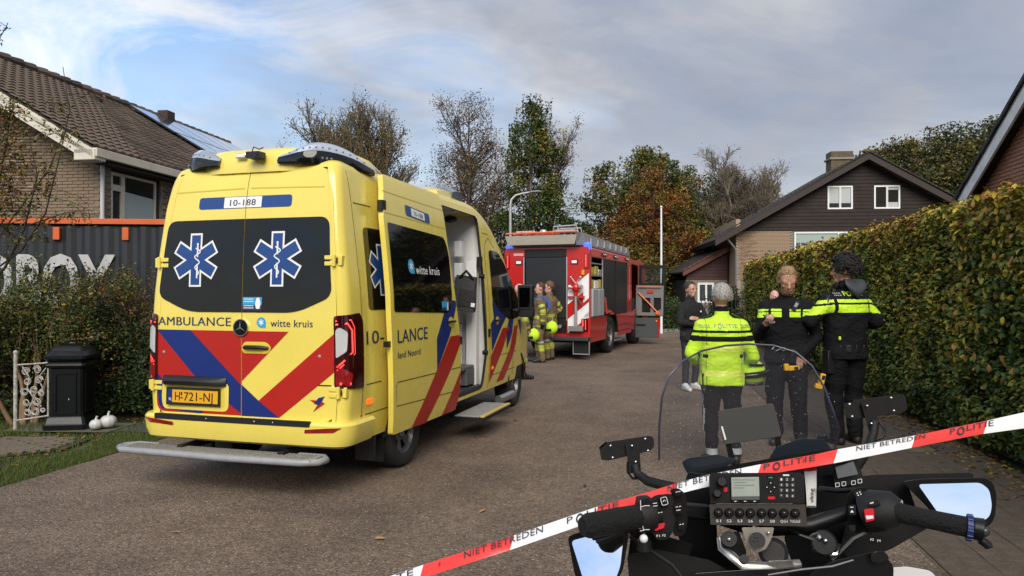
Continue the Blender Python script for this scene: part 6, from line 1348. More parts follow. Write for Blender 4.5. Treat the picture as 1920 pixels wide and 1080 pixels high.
def person(lab, loc, rz, sc, arms, legs, mats, matfn, cloth=('torso', 'arm', 'fore', 'thigh', 'calf', 'collar'), head=(0, 0), vox=.0085, chest=1.0, hem=.83, bulk=1.0, skin=SKN, hair=None, seed=1, sleeve=1.0, lean=(0, 0), collar=True, hands=(), hood=None, beard=None, trb=1.0, wr=.006, group=None, eyes=True):
    root = empty('person', loc, rz, sc, lab, 'person', group); B = Body(); lx, ly = lean; k = bulk
    tz = lambda z: (lx*(z-.9)/.6, ly*(z-.9)/.6)
    rg = [(hem, .185*k, .135*k), (hem+.05, .188*k, .135*k), (.98, .178*k, .128*k), (1.10, .176*k, .125*k), (1.22, .190*k, .130*k), (1.33, .205*k, .130*k), (1.385, .196*k, .120*k), (1.43, .160, .100), (1.465, .112, .082), (1.495, .075, .068)]
    B.rings([(tz(z)[0], tz(z)[1], z, a, c) for z, a, c in rg], 'torso')
    B.cap((-.09, 0, .93), (.09, 0, .93), .105, .105, 'thigh'); X, Y = tz(1.45)
    if collar: B.rings([(X, Y-.005, 1.46, .085, .08), (X, Y-.005, 1.50, .075, .073), (X, Y-.003, 1.545, .066, .068)], 'collar')
    yaw, pit = head; N = V((X, Y+.0, 1.50)); HM_ = M.Rotation(yaw, 3, 'Z') @ M.Rotation(pit, 3, 'X'); h = lambda x, y, z: N+HM_ @ V((x*1.10, y*1.10, .06+(z-.06)*1.10 if z > .06 else z))
    B.cap((X, Y-.005, 1.46), h(0, .0, .07), .058, .056, 'neck'); B.ball(h(0, .0, .185), (.081, .101, .107), 'head', HM_); B.ball(h(0, .028, .125), (.063, .072, .079), 'head', HM_)
    B.cap(h(-.018, .068, .073), h(.018, .068, .073), .024, .024, 'head'); B.cap(h(-.03, .062, .178), h(.03, .062, .178), .030, .030, 'head')
    B.cap(h(0, .093, .170), h(0, .112, .133), .009, .0145, 'head'); B.cap(h(-.012, .100, .128), h(.012, .100, .128), .009, .009, 'head')
    for sg in (-1, 1): B.ball(h(sg*.036, .068, .135), (.022, .020, .020), 'head', HM_); B.ball(h(sg*.076, -.008, .150), (.010, .020, .033), 'head', HM_ @ M.Rotation(sg*.25, 3, 'Z'))
    B.cap(h(-.016, .094, .100), h(.016, .094, .100), .0085, .0085, 'lips')
    for sg in (-1, 1):
        sh = V((X+sg*.175*(.5+k*.5), Y, 1.385)); el, wr_, hd = arms[sg]; el, wr_ = V(el), V(wr_)
        B.cap(V((X+sg*.09, Y, 1.405)), sh, .066, .068*sleeve, 'torso'); B.cap(sh, el, .067*sleeve, .056*sleeve, 'arm'); B.cap(el, wr_+(el-wr_).normalized()*.02, .055*sleeve, .042*sleeve, 'fore')
        if hd: hand(B, wr_, hd[0], hd[1], hd[2], hd[3], 'skin' if not hd[4:] else hd[4])
        else: B.ball(wr_+(wr_-el).normalized()*.04, (.04, .04, .045), 'skin')
        kn, an, toe = legs[sg]; kn, an, toe = V(kn), V(an), V(toe)
        B.cap((sg*.092, 0, .90), kn, .092*trb, .066*trb, 'thigh'); B.cap(kn, kn+(an-kn)*.35, .064*trb, .062*trb, 'calf'); B.cap(kn+(an-kn)*.35, an, .060*trb, .050*trb, 'calf')
        dt = (toe-an); dt.z = 0; dt.normalize(); heel = V((an.x, an.y, .045))-dt*.03
        B.cap(an, heel+V((0, 0, .01)), .054, .046, 'boot'); B.cap(heel, V((toe.x, toe.y, .036))+dt*.02, .046, .038, 'boot', 1, 1); B.cap(heel+dt*.06+V((0, 0, .04)), V((toe.x, toe.y, .035)), .048, .036, 'boot')
    me = B.mesh(vox, matfn, mats, cloth, wr, seed); o = bpy.data.objects.new('body', me); C.objects.link(o); o.parent = root
    if eyes:
        for sg in (-1, 1):
            b = MB(); b.ball(h(sg*.031, .0905, .158), (.0125, .008, .0065), mat('eye_white', (.22, .19, .17), .4), 8, 6, HM_); b.ball(h(sg*.031, .097, .1575), (.005, .003, .005), mat('iris', (.02, .02, .02), .2), 6, 4, HM_); b.build('eye', root)
            b = MB(); b.tube([h(sg*.014, .098, .171), h(sg*.03, .101, .176), h(sg*.05, .088, .172)], [.003, .0045, .002], hair[1] if hair else mat('brow_grey', (.2, .17, .15), .8), 5); b.build('eyebrow', root)
    if not eyes and hair:
        for sg in (-1, 1): b = MB(); b.tube([h(sg*.013, .097, .170), h(sg*.03, .100, .173), h(sg*.048, .088, .170)], [.003, .004, .002], hair[1], 5); b.build('eyebrow', root); b = MB(); b.tube([h(sg*.019, .094, .150), h(sg*.03, .097, .148), h(sg*.042, .090, .150)], .0018, mat('lash', (.10, .05, .03), .8), 4); b.build('eyelash', root)
    if hair:
        kind, hm, th = hair[:3]; r = seeded(seed+50); b = MB(); n, K = 30, 16; vs = []
        for i in range(K+1):
            p_ = PI*i/K*.66
            for j in range(n):
                t = 2*PI*j/n; dx_, dy_, dz_ = math.sin(p_)*math.cos(t), math.sin(p_)*math.sin(t), math.cos(p_)
                nz_ = noise.noise(V((dx_*5+seed, dy_*5, dz_*5)))*(.5 if kind == 'short' else 1.0)+noise.noise(V((dx_*14, dy_*14, dz_*14)))*.5
                gr = th*(1+nz_*.45)*(1 if i < K else .0); fc = max(0, dy_)**1.5*(1 if dz_ < .55 else 0); gr -= fc*.030*(1 if dz_ < .35 else .5); gr -= .012*(abs(dx_) > .85)*(dz_ < 0)
                if hair[3:] and dy_ > 0: gr -= hair[3]*dy_
                vs.append(h(dx_*(.075+gr), dy_*(.094+gr)-.004, .187+dz_*(.098+gr)))
        b.add(vs, [(i*n+j, (i+1)*n+j, (i+1)*n+(j+1) % n, i*n+(j+1) % n) for i in range(K) for j in range(n)], hm)
        # individual locks give it a rough outline
        for q in range(700 if vox < .012 else 150):
            p_ = math.acos(r.uniform(-.42, 1)); t = r.uniform(0, 2*PI); dx_, dy_, dz_ = math.sin(p_)*math.cos(t), math.sin(p_)*math.sin(t), math.cos(p_)
            if dy_ > .35 and dz_ < .42: continue
            a = V((dx_*(.075+th*.7), dy_*(.094+th*.7)-.004, .187+dz_*(.098+th*.7))); 
            if kind == 'curly': e = a+V((dx_, dy_, dz_))*th*r.uniform(.5, 1.1)+V(r.normal(size=3))*.008
            else: e = a+V((dx_*.3+r.normal()*.3, -abs(dy_)*.2-.5, -.35+r.normal()*.3)).normalized()*.022+V((dx_, dy_, dz_))*.006
            s_ = V(r.normal(size=3)).normalized()*.0035; b.add([h(*(a-s_)), h(*(a+s_)), h(*e)], [(0, 1, 2)], hm)
        if kind == 'tied': b.ball(h(0, -.112, .15), (.028, .03, .035), hm, 10, 8, HM_); b.tube([h(0, -.12, .14), h(0, -.14, .10), h(.01, -.13, .06)], [.022, .018, .008], hm, 8)
        if kind == 'curly':
            for q in range(420):
                p_ = math.acos(r.uniform(-.45, 1)); t = r.uniform(0, 2*PI); dx_, dy_, dz_ = math.sin(p_)*math.cos(t), math.sin(p_)*math.sin(t), math.cos(p_)
                if dy_ > .3 and dz_ < .45: continue
                b.ball(h(dx_*(.075+th*1.1), dy_*(.094+th*1.1)-.004, .187+dz_*(.098+th*1.25)), float(r.uniform(.007, .014)), hm, 6, 4)
        b.build('hair', root, 60)
    if beard:
        b = MB(); r = seeded(seed+9)
        for q in range(500):
            a = r.uniform(-1.25, 1.25); z = r.uniform(.045, .115)-(.0 if abs(a) < .7 else .0)+.03*max(0, abs(a)-.7); rad = .060+.028*math.cos(a); p0 = h(math.sin(a)*(.062), math.cos(a)*(.086)+.008-(.02 if z < .07 else 0), z); 
            if abs(a) < .22 and z > .093 and z < .108: continue
            dn = HM_ @ V((math.sin(a)*.4, math.cos(a)*.5, -.8)); s_ = V(r.normal(size=3)).normalized()*.0035; b.add([p0-s_, p0+s_, p0+dn*.016], [(0, 1, 2)], beard)
        b.build('beard', root, 0)
    return root, h
DIR = lambda dx, dy: math.atan2(-dx, dy)
# --- grey-haired motorcycle officer, back to the camera
def mg(reg, t, p):
    x, y, z = p
    if reg in ('head', 'neck', 'skin', 'lips'): return 'skin'
    if reg == 'torso' and z < .80: return 'trs'
    if reg in ('torso', 'arm', 'fore', 'collar'):
        if reg == 'collar' and z > 1.530: return 'blk'
        if reg == 'fore' and t > .93: return 'blk'
        if reg in ('torso', 'arm'):
            zz = z-(.06*max(0, abs(x)-.2) if reg == 'arm' else 0)
            if 1.318 < zz < 1.345 or 1.235 < zz < 1.29: return 'blk'
            if 1.12 < z < 1.165 and reg == 'arm': return 'hv'
            if reg == 'torso' and (1.145 < z < 1.19 or .895 < z < .945): return 'hv2'
            if reg == 'torso' and abs(abs(x)-.175) < .022 and 1.075 < z < 1.11: return 'blk'
            if reg == 'torso' and abs(abs(x)-.172) < .004: return 'seam'
        return 'hv'
    if reg in ('thigh', 'calf'):
        if .115 < z < .175: return 'ref'
        if abs(x) > .15 and abs(y) < .016: return 'ref'
        return 'trs'
    return 'boot'
GM = dict(skin=SKN, hv=HV, hv2=HV2, blk=BKC, seam=mat('hi_vis_seam', (.22, .34, .02), .7), ref=REF, trs=BKT, boot=BOOT)
PGc = (2.0, 7.0); S1 = .955
G_, _ = person('gray-haired officer in bright yellow POLITIE jacket seen from behind, holding a helmet', (PGc[0], PGc[1], 0), R(-3), S1,
    {-1: ((-.305, .0, 1.10), (-.20, .24, 1.0), ((.5, .8, -.2), (-.3, .1, .9), 1, .6)), 1: ((.31, -.02, 1.09), (.29, .20, .93), ((0, .4, -1), (1, 0, 0), -1, .9))},
    {-1: ((-.105, .03, .50), (-.10, -.02, .10), (-.13, .17, .03)), 1: ((.115, .03, .50), (.135, .0, .10), (.17, .18, .03))},
    GM, mg, hair=('short', mat('grey_hair', (.40, .39, .37), .7, col2=(.24, .22, .20), vscale=60), .014), seed=3, bulk=1.20, hem=.80, sleeve=1.12, trb=1.25, head=(.05, .05), wr=.010)
b = MB(); bk = lambda a, c, k: (a, -.5, c)
def ontorso(root, b, name, ymin=-.4, sc_=1.0):
    """shrink the flat print onto the jacket's back"""
    o = b.build(name, root, 0); body_ = [c for c in root.children if c.name.startswith('body')][0]
    bvh = __import__('mathutils.bvhtree', fromlist=['BVHTree']).BVHTree.FromPolygons([tuple(v.co) for v in body_.data.vertices], [tuple(p.vertices) for p in body_.data.polygons])
    for v in o.data.vertices:
        hit = bvh.ray_cast(V((v.co.x, ymin, v.co.z)), V((0, 1, 0)))
        v.co.y = (hit[0].y-.005) if hit[0] is not None else -.12
    return o
PRG = mat('grey_print', (.22, .24, .20), .5)
def politie(b, x, z, h, wd, m, m2, fn):
    b.text('P', fn, x, z, h, h*.55, m, 0); b.text('LITIE', fn, x+wd*.36, z, h, wd*.62, m, 0)
    c = (x+wd*.235, z+h*.40); n = 16
    b.add([fn(c[0]+r_*math.cos(2*PI*i/n), c[1]+r_*1.15*math.sin(2*PI*i/n), 0) for r_ in (h*.34, h*.56) for i in range(n)], [(i, (i+1) % n, n+(i+1) % n, n+i) for i in range(n)], m2)
    for dx, rot in ((-.0, .5), (.3, .2), (.55, -.1)): b.add([fn(c[0]+h*(dx-.3), c[1]+h*.5, 0), fn(c[0]+h*(dx-.15), c[1]+h*.5, 0), fn(c[0]+h*(dx+.05+rot*.4), c[1]+h*1.35, 0)], [(0, 1, 2)], m2)
politie(b, -.105, 1.375, .036, .235, PRG, PRG, bk)
for sx in (-1, 1):
    for i in range(6):
        for j in range(2): x = sx*(.150+.017*i)+(.012 if sx > 0 else 0); b.add([bk(x+.005*c_, 1.38+.02*j+.005*s_, 0) for c_, s_ in ((-1, -1), (1, -1), (1, 1), (-1, 1))], [(0, 1, 2, 3)], PRG)
ontorso(G_, b, 'back_print')
for sg in (-1, 1):
    b = MB(); b.tube([(sg*.10, -.01, 1.508), (sg*.19, -.005, 1.475)], [.022, .026], mat('epaulette_olive', (.16, .17, .03), .7), 6, flat=.35); b.tube([(sg*.11, -.03, 1.512), (sg*.20, -.03, 1.475)], .006, BKC, 4); b.build('epaulette', G_)
b = MB(); b.box((-.185, -.06, .82), (.045, .06, .2), BLK); b.build('holster', G_, 30, .01)
HL = empty('helmet', (2.0+.33, 7.13, .865), R(-45), 1, 'hi-vis yellow and black motorcycle helmet held at the gray-haired officer’s side', 'helmet')
b = MB(); b.ball((0, 0, 0), (.125, .15, .13), HV, 20, 14); b.build('shell', HL, 60)
b = MB(); b.tube([(-.0, -.135, -.02), (.085, -.10, -.01), (.128, 0, .0), (.10, .09, .01)], .052, BLKG, 10, flat=.6); b.tube([(.05, -.15, .09), (.10, -.09, .085), (.12, 0, .08)], .012, BLK, 6); b.build('visor', HL, 60)
b = MB(); b.tube([(-.02, -.12, -.10), (.07, -.10, -.10), (.11, 0, -.095)], .018, BLK, 6); b.build('trim', HL, 60)
# --- civilian with crossed arms
def mc(reg, t, p):
    if reg in ('head', 'neck', 'skin', 'lips'): return 'skin'
    if reg in ('torso', 'arm', 'fore', 'collar'): return 'top'
    return 'trs' if reg in ('thigh', 'calf') else 'boot'
CV, _ = person('man in black sweater and white sneakers standing alone with crossed arms', (G(1297, 733).x, 12.3, 0), DIR(.42, -.9), 1.01,
    {-1: ((-.27, .10, 1.13), (.02, .23, 1.19), ((1, .05, .15), (0, 1, .2), -1, .3)), 1: ((.27, .10, 1.13), (.0, .19, 1.10), ((-1, .3, .35), (0, 1, .4), -1, .2))},
    {-1: ((-.10, .04, .50), (-.09, -.02, .09), (-.12, .17, .03)), 1: ((.10, .02, .50), (.11, .0, .09), (.16, .18, .03))},
    dict(skin=SKN, top=TOPB, trs=DNM, boot=SNK), mc, hair=('short', mat('dark_grey_hair', (.035, .032, .03), .7), .010, .012), seed=5, bulk=1.0, sleeve=1.1, head=(.15, 0), vox=.010)
b = MB(); b.box((-.10, .145, 1.31), (.022, .01, .028), WHT); b.build('chest_logo', CV)
# --- blond officer looking at his phone
def stripe(z, z1=1.345, z2=1.368, z3=1.285, z4=1.335): return z1 < z < z2 or z3 < z < z4
def mb(reg, t, p):
    x, y, z = p
    if reg in ('head', 'neck', 'skin', 'lips'): return 'skin'
    if reg in ('torso', 'arm'):
        if reg == 'torso' and abs(x) < .035 and y > 0: return 'blk'
        if reg == 'torso' and y > 0 and abs(abs(x)-.15) < .012: return 'blk'
        if stripe(z+.10*max(0, abs(x)-.2)): return 'hv'
        return 'blk'
    if reg in ('fore', 'collar'): return 'blk'
    return 'trs' if reg in ('thigh', 'calf') else 'boot'
PM = dict(skin=SKN, hv=HV, blk=BKC, trs=BKT, boot=BOOT)
def W2L(cx, cy, rz, sc, px, py, dy):   # picture point at distance cy+dy -> the figure's own coordinates
    p = P(px, py, cy+dy); q = M.Rotation(-rz, 3, 'Z') @ V((p.x-cx, p.y-cy, 0)); return (q.x/sc, q.y/sc, p.z/sc)
bc = (2.99, 8.0); brz = DIR(-.38, -.92); bs = 1.07; L = lambda px, py, dy: W2L(bc[0], bc[1], brz, bs, px, py, dy)
PB_, hB = person('blond bearded officer in black looking down at a phone in his right hand', (bc[0], bc[1], 0), brz, bs,
    {1: (L(1424, 628, -.03), L(1436, 607, -.34), ((-.25, .7, .25), (.3, .2, -.9), 1, .75)), -1: (L(1533, 632, .0), L(1500, 668, -.20), ((.05, .1, -1), (-.3, 1, 0), -1, .8))},
    {-1: ((-.12, .03, .50), (-.13, -.03, .09), (-.18, .15, .03)), 1: ((.11, .03, .50), (.10, -.02, .09), (.12, .17, .03))},
    PM, mb, hair=('tied', mat('blond_hair', (.34, .21, .10), .6, col2=(.20, .115, .055), vscale=50), .011, .014), seed=7, bulk=1.20, sleeve=1.16, head=(.22, -.42), beard=mat('blond_beard', (.24, .12, .06), .7), wr=.011, trb=1.34, eyes=False)
b = MB(); b.box((-.095, .15, 1.40), (.045, .025, .10), BLK, rot=M.Rotation(-.5, 3, 'Y')); b.box((-.10, .166, 1.41), (.03, .006, .045), mat('body_camera_grey', (.30, .32, .33), .3), rot=M.Rotation(-.5, 3, 'Y')); b.build('body_camera', PB_, 30, .004)
b = MB(); b.tube([hB(-.082, -.01, .155), hB(-.092, .0, .145), hB(-.085, .01, .12), hB(-.07, -.02, .05)], .004, BLK, 5); b.build('earpiece', PB_)
b = MB()
for i in range(13): a = PI*2*i/13; b.box((.185*math.cos(a), .135*math.sin(a), .93), (.05, .05, .075 if i % 3 else .12), BLK, rot=M.Rotation(a, 3, 'Z'))
b.build('belt', PB_, 30, .006)
b = MB(); b.tube([(-.02, .165, .97), (.02, .19, .955), (.05, .165, .97), (.09, .18, .95)], .004, STL, 6); b.tube([(.10, .13, 1.0), (.13, .15, .96)], .006, STL, 6); b.build('handcuffs', PB_)
pp = P(1442, 599, 7.60); ph = empty('phone', pp, R(15), 1, 'dark smartphone in the blond officer’s hand', 'phone'); b = MB(); rt_ = M.Rotation(-.9, 3, 'X'); b.box((0, 0, 0), (.072, .009, .15), BLKG, rot=rt_); b.build('case', ph, 30, .003); b = MB(); b.box((0, -.0065, .004), (.062, .002, .135), mat('phone_screen', (.10, .12, .14), .1), rot=rt_); b.build('screen', ph, 0)
def taser(name, px, py, Y, rot, lab, s=1.0):
    o = empty(name, P(px, py, Y), 0, s, lab, 'taser'); TY = mat('taser_yellow', (.75, .42, .01), .45); b = MB(); b.T = M.Rotation(rot, 4, 'Y'); b.box((0, 0, 0), (.055, .05, .12), TY, taper=(.8, 1)); b.box((-.015, 0, -.08), (.075, .045, .05), TY); b.build('housing', o, 30, .008)
    b = MB(); b.T = M.Rotation(rot, 4, 'Y'); b.box((.0, -.027, .02), (.032, .01, .045), BLK); b.build('cartridge', o, 30, .003)
taser('taser', 1541, 711, 7.62, .25, 'yellow taser holstered on the thigh of the tall officer')
taser('taser', 1488, 690, 7.66, 1.5, 'yellow taser under the blond officer’s left hand', .95)
# --- tall officer with black curls, back to the camera
def mt(reg, t, p):
    x, y, z = p
    if reg in ('head', 'neck', 'skin', 'lips'): return 'skin'
    if reg in ('torso', 'arm'):
        if reg == 'torso' and abs(abs(x)-.178) < .014: return 'blk'
        if 1.365 < z+.12*max(0, abs(x)-.2) < 1.395 or 1.27 < z+.12*max(0, abs(x)-.2) < 1.345: return 'hv'
        return 'blk'
    if reg in ('fore', 'collar'): return 'blk'
    return 'trs' if reg in ('thigh', 'calf') else 'boot'
tc_ = (3.60, 7.92); trz = DIR(-.22, .97); ts = 1.125; L = lambda px, py, dy: W2L(tc_[0], tc_[1], trz, ts, px, py, dy)
PT_, hT = person('tall officer with black curly hair in dark POLITIE jacket, back turned beside the hedge', (tc_[0], tc_[1], 0), trz, ts,
    {-1: (L(1519, 604, -.12), L(1478, 592, .08), ((-.5, .6, .1), (-.3, 0, 1), 1, .6)), 1: (L(1643, 604, .02), L(1610, 610, .32), ((-.6, .6, .0), (.3, 0, 1), -1, .6))},
    {-1: ((-.105, .03, .50), (-.10, -.02, .09), (-.13, .17, .03)), 1: ((.105, .03, .50), (.11, .0, .09), (.15, .18, .03))},
    dict(PM, skin=SKT), mt, hair=('curly', mat('black_curls', (.007, .006, .006), .8), .030), seed=11, bulk=1.16, sleeve=1.14, head=(.75, .0), wr=.011, trb=1.34, lean=(-.0, .0))
b = MB(); b.text('P', bk, -.085, 1.43, .042, .026, HV, 0); b.text('LITIE', bk, .0, 1.43, .042, .135, HV, 0); c = (-.035, 1.448); n = 16
b.add([bk(c[0]+r_*math.cos(2*PI*i/n), c[1]+r_*math.sin(2*PI*i/n), 0) for r_ in (.013, .024) for i in range(n)], [(i, (i+1) % n, n+(i+1) % n, n+i) for i in range(n)], HV)
for i in range(4):
    for j in range(2): b.add([bk(-.165+.018*i+.005*c_, 1.433+.02*j+.005*s_, 0) for c_, s_ in ((-1, -1), (1, -1), (1, 1), (-1, 1))], [(0, 1, 2, 3)], REF)
ontorso(PT_, b, 'back_print')
b = MB(); HDM = mat('grey_hood', (.035, .04, .05), .7, var=.3, bump=.4, bscale=20); rg_ = []
for t in np.linspace(0, 1, 9): w_ = .045+.075*math.sin(PI*min(1, .25+t*.75)); zz = 1.555-.14*t; yy = -.095-.045*math.sin(PI*t*.8); rg_.append([V((w_*math.cos(a)*.95+.02, yy-.035*math.sin(a)*1.0*(1 if math.sin(a) > 0 else .6), zz+.012*math.cos(2*a)+.02*abs(math.cos(a)))) for a in (2*PI*j/16 for j in range(16))])
b.loft(rg_, HDM); b.build('hood', PT_, 60)
b = MB(); b.tube([(-.07, -.02, 1.50), (-.06, .05, 1.52), (0, .075, 1.53), (.07, .04, 1.52), (.075, -.03, 1.51), (.0, -.075, 1.52), (-.07, -.02, 1.52)], .032, BKC, 10, cap=False); b.build('neck_scarf', PT_, 60)
b = MB(); b.box((-.238, -.045, 1.395), (.012, .07, .08), mat('patch_navy', (.03, .035, .06), .6), rot=M.Rotation(.25, 3, 'Y')); b.box((-.246, -.045, 1.385), (.006, .045, .04), mat('patch_orange', (.45, .22, .06), .6), rot=M.Rotation(.25, 3, 'Y')); b.build('sleeve_patch', PT_, 0, .004)
b = MB()
for i in range(13): a = PI*2*i/13; b.box((.18*math.cos(a), .132*math.sin(a), .93), (.05, .05, .07), BLK, rot=M.Rotation(a, 3, 'Z'))
b.box((-.20, -.02, .80), (.07, .09, .22), BLK); b.box((-.16, -.13, 1.03), (.02, .02, .035), HV); b.build('belt', PT_, 30, .006)
# --- a head just visible behind the blond officer
def ms(reg, t, p): return 'skin' if reg in ('head', 'neck', 'skin', 'lips') else 'top'
person('bald man almost hidden behind the blond officer’s shoulder', (P(1452, 547, 13.5).x, 13.5, 0), DIR(.2, -1), .93,
    {-1: ((-.22, .02, 1.15), (-.16, .2, 1.0), None), 1: ((.22, .02, 1.15), (.16, .2, 1.0), None)}, {-1: ((-.10, .02, .5), (-.10, 0, .09), (-.12, .16, .03)), 1: ((.10, .02, .5), (.10, 0, .09), (.12, .16, .03))},
    dict(skin=SKP, top=TOPB), ms, vox=.014, seed=13)
# --- firefighters
YR = mat('reflex_yellow', (.38, .43, .06), .5)
def mf(reg, t, p):
    x, y, z = p
    if reg in ('head', 'neck', 'skin', 'lips'): return 'skin'
    if reg == 'glove': return 'blk'
    if reg == 'torso':
        if .80 < z < .84 or (.98 < z < 1.06 and abs(x) > .03): return 'yr'
        if z < 1.0 and abs(abs(x)-.10) < .014: return 'yr'
        return 'suit'
    if reg == 'arm': return 'yr' if (.38 < t < .62 or t > .85) else 'suit'
    if reg == 'fore': return 'yr' if (t < .3 or .72 < t < .92) else 'suit'
    if reg == 'thigh': return 'suit'
    if reg == 'calf': return 'yr' if .26 < z < .40 else ('ref' if (.50 > z > .44) else 'suit')
    if reg == 'collar': return 'suit'
    return 'boot'
FM = dict(skin=SKP, blk=BKC, yr=YR, suit=KHA, ref=REF, boot=BOOT)
p = P(1013, 547, 17.2); F1, _ = person('firefighter in khaki suit with blue strap nearest the ambulance mirror', (p.x, 17.2, 0), DIR(-1, .1), 1.035,
    {-1: ((-.26, -.08, 1.14), (-.24, -.06, .90), ((0, .1, -1), (-1, 0, 0), -1, .7, 'glove')), 1: ((.25, .02, 1.13), (.15, .22, .98), ((-.3, 1, -.3), (1, 0, 0), -1, .5, 'glove'))},
    {-1: ((-.11, .0, .50), (-.12, -.06, .09), (-.13, .12, .03)), 1: ((.11, .06, .50), (.12, .04, .09), (.13, .24, .03))}, FM, mf, hair=('short', mat('brown_hair', (.07, .035, .02), .7), .008, .02), seed=15, bulk=1.22, sleeve=1.35, trb=1.3, vox=.014, wr=.012, head=(.1, 0))
b = MB(); b.tube([(-.06, .17, 1.25), (-.10, .12, 1.42), (-.10, -.05, 1.47), (-.10, -.19, 1.36), (-.12, -.22, 1.20)], [.035, .04, .045, .05, .04], mat('blue_harness', (.03, .07, .25), .6), 8, flat=.5); b.build('shoulder_strap', F1)
b = MB(); b.ball((.0, .2, 1.1), (.11, .08, .16), BLK, 12, 8); b.tube([(.05, .2, 1.3), (.1, .26, 1.1), (.02, .25, .85)], .02, BLK, 6); b.build('breathing_gear', F1)
p = P(1030, 547, 17.75); F2, _ = person('firefighter in khaki suit with hand on hip, second from the ambulance', (p.x, 17.75, 0), DIR(-.85, .5), 1.055,
    {-1: ((-.32, -.08, 1.15), (-.24, .10, 1.02), None), 1: ((.36, -.10, 1.18), (.20, .02, 1.0), None)},
    {-1: ((-.11, .03, .50), (-.12, -.02, .09), (-.13, .16, .03)), 1: ((.11, .03, .50), (.12, .0, .09), (.15, .18, .03))}, FM, mf, hair=('short', mat('auburn_hair', (.12, .06, .03), .7), .012, .01), seed=17, bulk=1.18, sleeve=1.35, trb=1.3, vox=.014, wr=.012, head=(.3, 0))
for px, py, Y, lb in ((1035, 614, 16.95, 'bright yellow-green fire helmet hanging behind the nearest firefighter'), (1001, 628, 16.95, 'yellow-green fire helmet half hidden by the ambulance front')):
    o = empty('fire_helmet', P(px, py, Y), R(40), 1, lb, 'helmet', 'helmets of the firefighters'); b = MB(); b.ball((0, 0, 0), (.125, .15, .15), HV, 16, 10); b.build('shell', o, 60); b = MB(); b.tube([(-.10, -.08, -.05), (-.13, .02, -.06), (-.08, .12, -.06)], .03, BLKG, 8); b.build('visor', o, 60); b = MB(); b.tube([(0, -.13, .07), (0, 0, .15), (0, .13, .07)], .015, HV, 6); b.build('crest', o)
p = P(974, 550, 13.9); F3, _ = person('man standing beyond the ambulance windscreen, only his head in view', (p.x, 13.9, 0), DIR(.9, .4), 1.0,
    {-1: ((-.26, .0, 1.14), (-.2, .1, .95), None), 1: ((.26, .0, 1.14), (.2, .1, .95), None)}, {-1: ((-.11, .03, .50), (-.12, -.02, .09), (-.13, .16, .03)), 1: ((.11, .03, .50), (.12, .0, .09), (.15, .18, .03))}, FM, mf, seed=19, bulk=1.2, sleeve=1.3, trb=1.3, vox=.016, wr=.012)
# ================================================================ police motorcycle in the foreground
MO = empty('motorcycle', (.62, 2.05, 0), 0, 1, 'black police motorcycle seen over its handlebars with radio, windscreen and mirrors', 'motorcycle')
MINV = MO.matrix_basis.inverted() if False else M.Translation(V((-.62, -2.05, 0)))
def ML(px, py, Y): return MINV @ P(px, py, Y)
def fx(Y, k=0, cy=950):      # surface seen at picture point (a, c); k tilts the top away
    return lambda a, c, o: MINV @ P(a, c, Y+(cy-c)*k-o)
def pq(b, pts, Y, m, th=.01, k=0, cy=950, g=40, rad=0, off=0): b.patch(rpoly(pts, rad, 3) if rad else pts, fx(Y, k, cy), m, off=off, g=g, thick=th)
def pt(b, pts, r, m, n=10, flat=1.0, cap=True):   # tube through (px, py, Y) points; r in picture pixels
    q = [ML(*p) for p in pts]; rs = r if isinstance(r, (list, tuple)) else [r]*len(pts); b.tube(q, [a*p[2]/F for a, p in zip(rs, pts)], m, n, cap, flat)
def mb_(name, smooth=40, bevel=0, par=None):
    return cur.build(name, par or MO, smooth, bevel)
MBK = mat('moto_black', (.0055, .0055, .006), .40, bump=.08, bscale=400, rvar=.12, spec=.35); MSA = mat('moto_satin', (.008, .008, .0085), .55, bump=.25, bscale=500, spec=.35); MGL = mat('moto_gloss', (.008, .008, .009), .1, coat=.6)
SILV = mat('cast_silver', (.55, .53, .50), .3, metal=.9, rvar=.1, vscale=30); PRW = mat('print_white', (.75, .75, .75), .5); LCD = mat('lcd_grey_green', (.36, .40, .36), .25, coat=.3, var=.08, vscale=30); RDB = mat('button_red', (.65, .02, .03), .35)
MIR = mat('mirror_silver', (.86, .88, .90), .015, metal=1); SCRG = mat('windscreen_clear', (.14, .14, .165), .02, alpha=.27, spec=.6)
# windscreen
SC = [(1236, 862), (1236, 800), (1241, 745), (1254, 705), (1278, 678), (1315, 658), (1360, 648), (1405, 645), (1450, 648), (1492, 660), (1522, 685), (1545, 725), (1562, 770), (1574, 805), (1568, 832), (1556, 862)]
ws = lambda a, c, o: MINV @ P(a, c, 2.22-.20*((a-1405)/170)**2+(860-c)*-.0009-o)
cur = MB(); cur.patch(SC, ws, SCRG, g=22); mb_('windscreen', 60)
cur = MB(); cur.tube([ws(a, c, 0) for a, c in SC], .0028, mat('screen_edge', (.06, .055, .09), .3), 6); mb_('screen_edge', 60)
r = seeded(88); cur = MB()
for i in range(170):
    a = r.uniform(1245, 1565); c = 660+190*r.random()**.7; 
    if c < 655+((a-1405)/165)**2*90: continue
    cur.ball(ws(a, c, .002), r.uniform(.0004, .0012), mat('water_drop', (.75, .78, .8), .05, trans=.3), 5, 3)
o = mb_('water_drops', 60); o['kind'] = 'stuff'
